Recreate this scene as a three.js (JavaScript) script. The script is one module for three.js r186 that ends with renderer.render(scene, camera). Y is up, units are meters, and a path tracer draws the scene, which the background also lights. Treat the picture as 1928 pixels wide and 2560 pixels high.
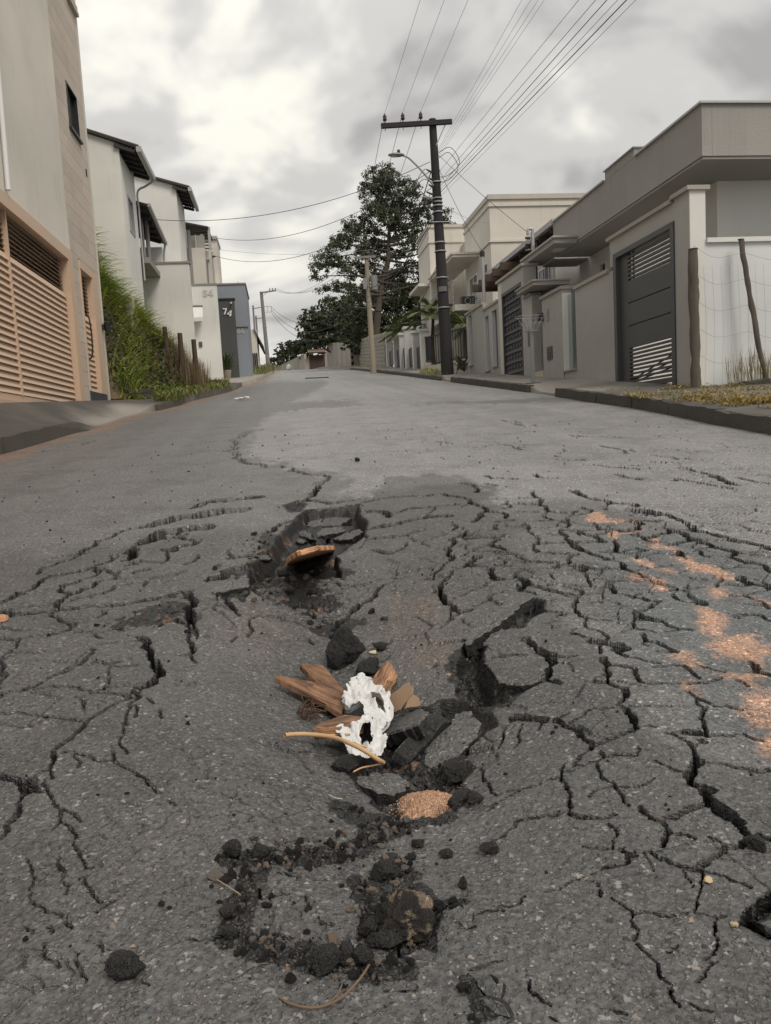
import * as THREE from 'three';
import { mergeGeometries, mergeVertices, toCreasedNormals } from 'three/addons/utils/BufferGeometryUtils.js';
import { FontLoader } from 'three/addons/loaders/FontLoader.js';
import { TextGeometry } from 'three/addons/geometries/TextGeometry.js';

// ------------------------------------------------------------------ camera, sky, sun, exposure
// x = across the street, y = up, d = metres up the street (z = -d)
const scene = new THREE.Scene();
const camera = new THREE.PerspectiveCamera(67.03, 771 / 1024, 0.05, 600);
camera.position.set(0, 0.75, 0);
camera.up.set(0.0661909, 0.99351255, -0.09247472);
camera.lookAt(0.12470262, 0.75 - 0.10018806, -0.98712289);

const renderer = new THREE.WebGLRenderer({ antialias: true });
renderer.setSize(771, 1024);
renderer.toneMapping = THREE.LinearToneMapping;
renderer.toneMappingExposure = 1.36;
renderer.shadowMap.enabled = true;

// ---- noise
function hash2(i, j, s) {
  let h = Math.imul(i | 0, 374761393) ^ Math.imul(j | 0, 668265263) ^ Math.imul(s | 0, 1274126177);
  h = Math.imul(h ^ (h >>> 13), 1274126177); h ^= h >>> 16;
  return (h >>> 0) / 4294967296;
}
function vnoise(x, y, s = 0) {
  const i = Math.floor(x), j = Math.floor(y), fx = x - i, fy = y - j;
  const u = fx * fx * fx * (fx * (fx * 6 - 15) + 10), v = fy * fy * fy * (fy * (fy * 6 - 15) + 10);
  const a = hash2(i, j, s), b = hash2(i + 1, j, s), c = hash2(i, j + 1, s), e = hash2(i + 1, j + 1, s);
  return (a + (b - a) * u + (c - a) * v + (a - b - c + e) * u * v) * 2 - 1;
}
function fbm(x, y, o = 4, s = 0) {
  let v = 0, a = 0.5, f = 1;
  for (let k = 0; k < o; k++) { v += a * vnoise(x * f, y * f, s + k * 17); a *= 0.5; f *= 2.03; }
  return v;
}
function hash3(i, j, k, s) { return hash2(i + Math.imul(k, 7919), j - Math.imul(k, 104729), s); }
function vnoise3(x, y, z, s = 0) {
  const i = Math.floor(x), j = Math.floor(y), k = Math.floor(z);
  const f = t => t * t * (3 - 2 * t), u = f(x - i), v = f(y - j), w = f(z - k);
  let r = 0;
  for (let a = 0; a < 2; a++) for (let b = 0; b < 2; b++) for (let c = 0; c < 2; c++)
    r += hash3(i + a, j + b, k + c, s) * (a ? u : 1 - u) * (b ? v : 1 - v) * (c ? w : 1 - w);
  return r * 2 - 1;
}
function fbm3(x, y, z, o = 4, s = 0) { let v = 0, a = 0.5, f = 1; for (let k = 0; k < o; k++) { v += a * vnoise3(x * f, y * f, z * f, s + k * 31); a *= 0.5; f *= 2.07; } return v; }
function rng(seed) { let a = seed >>> 0; return () => { a = (a + 0x6D2B79F5) | 0; let t = Math.imul(a ^ (a >>> 15), 1 | a); t = (t + Math.imul(t ^ (t >>> 7), 61 | t)) ^ t; return ((t ^ (t >>> 14)) >>> 0) / 4294967296; }; }
const sstep = (a, b, x) => { const t = Math.min(1, Math.max(0, (x - a) / (b - a))); return t * t * (3 - 2 * t); };
const lerp = (a, b, t) => a + (b - a) * t;
const clamp = (x, a, b) => Math.min(b, Math.max(a, x));

// ---- overcast sky: rolling grey cloud with paler breaks, brighter towards the zenith
{
  const W = 2048, H = 1024, data = new Float32Array(W * H * 4);
  for (let j = 0; j < H; j++) {
    const el = ((j + 0.5) / H - 0.5) * Math.PI, sy = Math.sin(el), cy = Math.cos(el);
    for (let i = 0; i < W; i++) {
      const az = ((i + 0.5) / W - 0.5) * 2 * Math.PI, x = cy * Math.cos(az), z = cy * Math.sin(az);
      const e = Math.max(0, sy), k = 1 / (e + 0.28), px = x * k * 1.55, pz = z * k * 1.55;
      const wx = fbm(px * 0.9 + 4.2, pz * 0.9 - 1.3, 3, 11) * 0.8, wz = fbm(px * 0.9 - 7.7, pz * 0.9 + 2.9, 3, 23) * 0.8;
      let c = fbm(px * 0.9 + wx + 12.3, pz * 0.9 + wz + 3.4, 6, 5) * 1.05 + fbm(px * 2.4 + wx * 2.4, pz * 2.4 - wz * 2.4, 6, 41) * 0.85 + fbm(px * 9 + wx * 5, pz * 9 - wz * 5, 5, 83) * 0.30;
      c = clamp(c, -0.8, 0.9);
      const breaks = sstep(0.10, 0.72, c), dark = sstep(-0.02, -0.6, c);
      const grad = 0.92 + 0.42 * e;
      let L = 0.452 + 0.23 * breaks - 0.15 * dark;
      let r = L * 1.012, g = L * 0.993, b = L * (0.965 - 0.07 * breaks + 0.02 * dark);
      const hz = 0.05 * (1 - sstep(0, 0.25, e));
      r = r * grad + hz; g = g * grad + hz * 0.95; b = b * grad + hz * 0.84;
      if (sy < 0) { r = 0.30; g = 0.29; b = 0.28; }
      const o = (j * W + i) * 4; data[o] = r; data[o + 1] = g; data[o + 2] = b; data[o + 3] = 1;
    }
  }
  const t = new THREE.DataTexture(data, W, H, THREE.RGBAFormat, THREE.FloatType);
  t.mapping = THREE.EquirectangularReflectionMapping; t.magFilter = THREE.LinearFilter; t.minFilter = THREE.LinearFilter;
  t.wrapS = THREE.RepeatWrapping; t.needsUpdate = true;
  scene.background = t; scene.environment = t;
}
const sun = new THREE.DirectionalLight(0xfff4e6, 1.5);
sun.position.set(15, 35, 12); sun.target.position.set(0, 1, -12);
sun.castShadow = true; sun.shadow.radius = 45; sun.shadow.mapSize.set(2048, 2048);
Object.assign(sun.shadow.camera, { left: -45, right: 45, top: 60, bottom: -60, near: 1, far: 160 });
scene.add(sun, sun.target);

// ------------------------------------------------------------------ naming, grouping, building helpers
const taken = new Map();
function numbered(n) { const k = taken.get(n) || 0; taken.set(n, k + 1); return k ? n + '_' + String(k).padStart(3, '0') : n; }
const ORIGIN = new WeakMap(); ORIGIN.set(scene, new THREE.Vector3());
function thing(name, label, category, [x, y, d] = [0, 0, 0], group) {
  const g = new THREE.Group(); g.name = numbered(name); g.position.set(x, y, -d); scene.add(g);
  g.userData = { label, category }; if (group) g.userData.group = group;
  ORIGIN.set(g, g.position.clone()); return g;
}
function struct(name, label) { const g = new THREE.Group(); g.name = numbered(name); scene.add(g); g.userData = { kind: 'structure' }; if (label) g.userData.label = label; ORIGIN.set(g, new THREE.Vector3()); return g; }
// geometry is given in street coordinates; it is stored relative to the thing it belongs to
function part(name, geo, mat, parent = scene, label) {
  const m = new THREE.Mesh(geo, mat); m.name = parent === scene ? numbered(name) : name;
  const o = ORIGIN.get(parent); geo.translate(-o.x, -o.y, -o.z);
  ORIGIN.set(m, o); m.castShadow = m.receiveShadow = true; parent.add(m);
  if (label) m.userData.label = label; return m;
}
function single(name, geo, mat, label, category, group) { // a thing that is one mesh, with its origin at its base
  geo.computeBoundingBox(); const b = geo.boundingBox, c = new THREE.Vector3((b.min.x + b.max.x) / 2, b.min.y, (b.min.z + b.max.z) / 2);
  geo.translate(-c.x, -c.y, -c.z);
  const m = new THREE.Mesh(geo, mat); m.name = numbered(name); m.position.copy(c); m.castShadow = m.receiveShadow = true;
  m.userData = { label, category }; if (group) m.userData.group = group; scene.add(m); ORIGIN.set(m, c.clone()); return m;
}
function hexa(P) { // eight corners: bottom 0-3 counter-clockwise seen from above, top 4-7
  const F = [[0, 1, 5, 4], [1, 2, 6, 5], [2, 3, 7, 6], [3, 0, 4, 7], [4, 5, 6, 7], [3, 2, 1, 0]];
  const pos = [], uv = [], idx = []; const a = new THREE.Vector3(), b = new THREE.Vector3(), n = new THREE.Vector3();
  for (const f of F) {
    const v = f.map(i => new THREE.Vector3(...P[i])); const s = pos.length / 3;
    n.crossVectors(a.subVectors(v[1], v[0]), b.subVectors(v[3], v[0])); const ax = Math.abs(n.x), ay = Math.abs(n.y), az = Math.abs(n.z);
    for (const p of v) { pos.push(p.x, p.y, p.z); if (ay > ax && ay > az) uv.push(p.x, p.z); else if (ax > az) uv.push(p.z, p.y); else uv.push(p.x, p.y); }
    idx.push(s, s + 1, s + 2, s, s + 2, s + 3);
  }
  const g = new THREE.BufferGeometry(); g.setAttribute('position', new THREE.Float32BufferAttribute(pos, 3)); g.setAttribute('uv', new THREE.Float32BufferAttribute(uv, 2)); g.setIndex(idx); g.computeVertexNormals(); return g;
}
// axis-aligned block: x0..x1, y0..y1, from d0 (near) to d1 (far)
const bx = (x0, x1, y0, y1, d0, d1) => hexa([[x0, y0, -d0], [x1, y0, -d0], [x1, y0, -d1], [x0, y0, -d1], [x0, y1, -d0], [x1, y1, -d0], [x1, y1, -d1], [x0, y1, -d1]]);
// block whose underside follows the sloping street: bottoms y0 (near) and y0b (far)
const bxs = (x0, x1, y0, y0b, y1, d0, d1) => hexa([[x0, y0, -d0], [x1, y0, -d0], [x1, y0b, -d1], [x0, y0b, -d1], [x0, y1, -d0], [x1, y1, -d0], [x1, y1, -d1], [x0, y1, -d1]]);
const box = (name, x0, x1, y0, y1, d0, d1, mat, parent, label) => part(name, bx(x0, x1, y0, y1, d0, d1), mat, parent, label);
// wall along the street (plane x = x0..x1) with rectangular openings [d0, d1, y0, y1]; cut into solid strips
function wallAlong(x0, x1, y0, y1, d0, d1, holes = [], y0b = y0) {
  const ds = [...new Set([d0, d1, ...holes.flatMap(h => [h[0], h[1]])])].sort((a, b) => a - b), gs = [];
  const bot = d => lerp(y0, y0b, (d - d0) / (d1 - d0));
  for (let i = 0; i + 1 < ds.length; i++) {
    const a = ds[i], b = ds[i + 1], hs = holes.filter(h => h[0] <= a + 1e-6 && h[1] >= b - 1e-6).sort((p, q) => p[2] - q[2]);
    let ya = bot(a), yb = bot(b);
    for (const h of hs) { if (h[2] > Math.min(ya, yb) + 1e-4) gs.push(bxs(x0, x1, ya, yb, h[2], a, b)); ya = yb = h[3]; }
    if (ya < y1 - 1e-4) gs.push(bxs(x0, x1, ya, yb, y1, a, b));
  }
  return mergeGeometries(gs);
}
// wall across the street (faces the lens) with openings [x0, x1, y0, y1]
function wallAcross(x0, x1, y0, y1, d0, d1, holes = []) {
  const xs = [...new Set([x0, x1, ...holes.flatMap(h => [h[0], h[1]])])].sort((a, b) => a - b), gs = [];
  for (let i = 0; i + 1 < xs.length; i++) {
    const a = xs[i], b = xs[i + 1], hs = holes.filter(h => h[0] <= a + 1e-6 && h[1] >= b - 1e-6).sort((p, q) => p[2] - q[2]);
    let y = y0; for (const h of hs) { if (h[2] > y + 1e-4) gs.push(bx(a, b, y, h[2], d0, d1)); y = h[3]; }
    if (y < y1 - 1e-4) gs.push(bx(a, b, y, y1, d0, d1));
  }
  return mergeGeometries(gs);
}
const V = (x, y, d) => new THREE.Vector3(x, y, -d);
function tube(pts, r, seg = 0, rad = 6, closed = false) { return new THREE.TubeGeometry(new THREE.CatmullRomCurve3(pts, closed, 'centripetal'), seg || Math.max(8, pts.length * 6), r, rad, closed); }
function rod(a, b, r0, r1 = r0, rad = 8) { // tapered round bar from a to b
  const g = new THREE.CylinderGeometry(r1, r0, 1, rad, 1); const dir = new THREE.Vector3().subVectors(b, a), L = dir.length();
  g.scale(1, L, 1); g.translate(0, L / 2, 0); g.applyQuaternion(new THREE.Quaternion().setFromUnitVectors(new THREE.Vector3(0, 1, 0), dir.normalize())); g.translate(a.x, a.y, a.z); return g;
}
function bar(a, b, w, h) { // square bar from a to b, w across, h upright
  const dir = new THREE.Vector3().subVectors(b, a), L = dir.length(); dir.normalize();
  const s = new THREE.Vector3().crossVectors(dir, new THREE.Vector3(0, 1, 0)); if (s.lengthSq() < 1e-6) s.set(1, 0, 0); s.normalize(); const u = new THREE.Vector3().crossVectors(s, dir);
  const c = (p, i, j) => { const q = p.clone().addScaledVector(s, i * w / 2).addScaledVector(u, j * h / 2); return [q.x, q.y, q.z]; };
  const g = hexa([c(a, -1, -1), c(a, 1, -1), c(b, 1, -1), c(b, -1, -1), c(a, -1, 1), c(a, 1, 1), c(b, 1, 1), c(b, -1, 1)]);
  return g;
}
const clean = g => { const h = g.index ? g.toNonIndexed() : g; for (const k of Object.keys(h.attributes)) if (!['position', 'normal', 'uv'].includes(k)) h.deleteAttribute(k); return h; };
const join = gs => mergeGeometries(gs.map(clean));

// ------------------------------------------------------------------ procedural textures
function dataTex(n, fn, srgb) {
  const a = new Uint8Array(n * n * 4); for (let j = 0; j < n; j++) for (let i = 0; i < n; i++) { const c = fn(i, j, n), o = (j * n + i) * 4; a[o] = c[0]; a[o + 1] = c[1]; a[o + 2] = c[2]; a[o + 3] = 255; }
  const t = new THREE.DataTexture(a, n, n, THREE.RGBAFormat); t.magFilter = THREE.LinearFilter; t.minFilter = THREE.LinearMipmapLinearFilter; t.generateMipmaps = true;
  t.wrapS = t.wrapT = THREE.RepeatWrapping; if (srgb) t.colorSpace = THREE.SRGBColorSpace; t.anisotropy = 8; t.needsUpdate = true; return t;
}
const toS = v => Math.round(255 * clamp(v <= 0.0031308 ? 12.92 * v : 1.055 * Math.pow(v, 1 / 2.4) - 0.055, 0, 1));
// tiling fractal noise
function tnoise(x, y, p, s) { const i = Math.floor(x), j = Math.floor(y), f = t => t * t * (3 - 2 * t), u = f(x - i), v = f(y - j), m = (a) => ((a % p) + p) % p; const h = (a, b) => hash2(m(a), m(b), s); return lerp(lerp(h(i, j), h(i + 1, j), u), lerp(h(i, j + 1), h(i + 1, j + 1), u), v) * 2 - 1; }
function tfbm(u, v, p, o, s) { let r = 0, a = 0.5; for (let k = 0; k < o; k++) { r += a * tnoise(u * p, v * p, p, s + k); a *= 0.5; p *= 2; } return r; }
const rep = (t, m) => { const c = t.clone(); c.repeat.set(1 / m, 1 / m); c.needsUpdate = true; return c; };

// plaster: mottled tone and faint trowel relief, uv in metres
const plasterT = dataTex(512, (i, j, n) => { const u = i / n, v = j / n, k = toS(0.86 + 0.16 * tfbm(u, v, 4, 6, 3) + 0.05 * tfbm(u * 1, v * 1, 64, 2, 9)); return [k, k, k - 1]; }, true);
const plasterB = dataTex(512, (i, j, n) => { const u = i / n, v = j / n, k = 128 + 90 * tfbm(u, v, 48, 4, 21); return [k, k, k]; });
// rain streaks and stains that run down walls (4 m x 4 m tile)
const stainT = dataTex(1024, (i, j, n) => { const u = i / n, v = j / n; const s = tfbm(u, v, 3, 5, 7); let st = tnoise(u * 48, v * 3, 48, 51) * 0.5 + 0.5; st *= tnoise(u * 160, v * 4, 160, 52) * 0.5 + 0.5; const k = toS(clamp(0.93 + 0.13 * s - 0.13 * st * sstep(-0.1, 0.5, tfbm(u, v, 5, 3, 77)), 0, 1)); return [k, k, k - 2]; }, true);
function plaster(r, g, b, o = {}) { const m = new THREE.MeshStandardMaterial({ color: new THREE.Color().setRGB(r, g, b), roughness: o.rough ?? 0.88, map: rep(o.stain === false ? plasterT : stainT, o.tile ?? 3.3), bumpMap: rep(plasterB, 0.5), bumpScale: o.bump ?? 0.003 }); return m; }
const flat = (r, g, b, rough = 0.6, metal = 0, o = {}) => new THREE.MeshStandardMaterial({ color: new THREE.Color().setRGB(r, g, b), roughness: rough, metalness: metal, ...o });

// asphalt: stone chips in dark binder, uv in metres (0.9 m tile)
const ASP = 1536, ASPM = 0.9;
const [asphaltT, asphaltB, ASPMEAN] = (() => {
  const n = ASP, col = new Float32Array(n * n * 3), hgt = new Float32Array(n * n), R = rng(4711);
  for (let j = 0; j < n; j++) for (let i = 0; i < n; i++) { const u = i / n, v = j / n, k = 0.25 + 0.09 * tfbm(u, v, 6, 4, 2) + 0.20 * tfbm(u, v, 160, 3, 14); const o = j * n + i; col[o * 3] = col[o * 3 + 1] = col[o * 3 + 2] = k; hgt[o] = 0.40 + 0.5 * tfbm(u, v, 120, 4, 33); }
  const N = 21000;
  for (let q = 0; q < N; q++) {
    const big = R() < 0.10, r = big ? 4.5 + R() * 5.5 : 1.8 + R() * R() * 5, ex = 0.6 + R() * 0.8, a = R() * Math.PI, ca = Math.cos(a), sa = Math.sin(a), cx = R() * n, cy = R() * n;
    const t = R(), lum = t < 0.62 ? 0.24 + R() * 0.26 : t < 0.84 ? 0.46 + R() * 0.46 : 0.06 + R() * 0.1, warm = R() < 0.25 ? R() : 0;
    const cr = lum * (1 + 0.22 * warm), cg = lum, cb = lum * (1 - 0.18 * warm), hh = 0.55 + R() * 0.3, m = Math.ceil(r * 1.5), ph = R() * 6;
    for (let y = -m; y <= m; y++) for (let x = -m; x <= m; x++) {
      const xr = (x * ca + y * sa) / ex, yr = (-x * sa + y * ca) * ex, an = Math.atan2(yr, xr), rr = Math.hypot(xr, yr) / (r * (1 + 0.18 * Math.sin(an * 3 + ph) + 0.1 * Math.sin(an * 5 + ph * 2)));
      if (rr > 1) continue; const o = (((Math.floor(cy) + y + n) % n) * n + ((Math.floor(cx) + x + n) % n)), w = sstep(1, 0.6, rr) * 0.9;
      col[o * 3] = lerp(col[o * 3], cr, w); col[o * 3 + 1] = lerp(col[o * 3 + 1], cg, w); col[o * 3 + 2] = lerp(col[o * 3 + 2], cb, w); hgt[o] = Math.max(hgt[o], lerp(hgt[o], hh, w));
    }
  }
  let sum = 0; for (let o = 0; o < n * n * 3; o++) sum += clamp(col[o], 0, 1); const mean = sum / (n * n * 3);
  return [dataTex(n, (i, j) => { const o = (j * n + i) * 3; return [toS(col[o]), toS(col[o + 1]), toS(col[o + 2])]; }, true), dataTex(n, (i, j) => { const k = clamp(hgt[j * n + i], 0, 1) * 255; return [k, k, k]; }), mean];
})();
asphaltT.repeat.set(1 / ASPM, 1 / ASPM); asphaltB.repeat.set(1 / ASPM, 1 / ASPM);
const ASPHALT = new THREE.MeshStandardMaterial({ map: asphaltT, bumpMap: asphaltB, bumpScale: 0.0045, roughness: 0.5, vertexColors: true });

// ------------------------------------------------------------------ leaves and grass
function leafMat(r, g, b, o = {}) { return new THREE.MeshPhysicalMaterial({ color: new THREE.Color().setRGB(r, g, b), roughness: 0.75, transmission: o.t ?? 0.25, thickness: 0, side: THREE.DoubleSide, vertexColors: !!o.vc }); }
function leaf(base, dir, w, droop, seg = 4) { // a tapering blade that arches over
  const L = dir.length(), s = new THREE.Vector3(-dir.z, 0, dir.x); if (s.lengthSq() < 1e-9) s.set(1, 0, 0); s.normalize(); const P = [];
  for (let i = 0; i <= seg; i++) { const t = i / seg, c = base.clone().addScaledVector(dir, t); c.y -= droop * L * t * t * 0.6; const k = w * 0.5 * Math.sin(Math.PI * (0.12 + 0.88 * (1 - t) ** 0.8) * 0.9); P.push(c.clone().addScaledVector(s, -Math.max(k, 0)), c.clone().addScaledVector(s, Math.max(k, 0))); }
  const pos = []; for (let i = 0; i < seg; i++) { const a = P[2 * i], b = P[2 * i + 1], c = P[2 * i + 2], e = P[2 * i + 3]; for (const v of [a, b, e, a, e, c]) pos.push(v.x, v.y, v.z); }
  const g = new THREE.BufferGeometry(); g.setAttribute('position', new THREE.Float32BufferAttribute(pos, 3)); g.computeVertexNormals(); return g;
}
class Blades { // many blades collected into one sheet of foliage, each with its own tone
  constructor() { this.p = []; this.c = []; }
  add(base, dir, w, droop, col, seg = 3) { const g = leaf(base, dir, w, droop, seg), a = g.attributes.position.array; for (let i = 0; i < a.length; i += 3) { this.p.push(a[i], a[i + 1], a[i + 2]); this.c.push(...col); } }
  quad(c, u, v, col) { const q = [[-1, 0], [0, -1], [1, 0], [-1, 0], [1, 0], [0, 1]]; for (const [i, j] of q) { this.p.push(c.x + u.x * i + v.x * j, c.y + u.y * i + v.y * j, c.z + u.z * i + v.z * j); this.c.push(...col); } }
  geo() { const g = new THREE.BufferGeometry(); g.setAttribute('position', new THREE.Float32BufferAttribute(this.p, 3)); g.setAttribute('color', new THREE.Float32BufferAttribute(this.c, 3)); g.computeVertexNormals(); return g; }
}
function randDir(R) { const z = R() * 2 - 1, a = R() * Math.PI * 2, r = Math.sqrt(1 - z * z); return new THREE.Vector3(r * Math.cos(a), z, r * Math.sin(a)); }

// ------------------------------------------------------------------ the road: survey of its damage, in millimetres (x, d)
const TRENCH = [[0.195, 3.416, 0.03, 0.34], [0.176, 2.859, 0.055, 0.38], [0.133, 2.418, 0.085, 0.36], [0.128, 2.078, 0.115, 0.33], [0.158, 1.804, 0.115, 0.31], [0.197, 1.493, 0.09, 0.25], [0.182, 1.257, 0.045, 0.22], [0.099, 1.038, 0.008, 0.2]];
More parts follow.
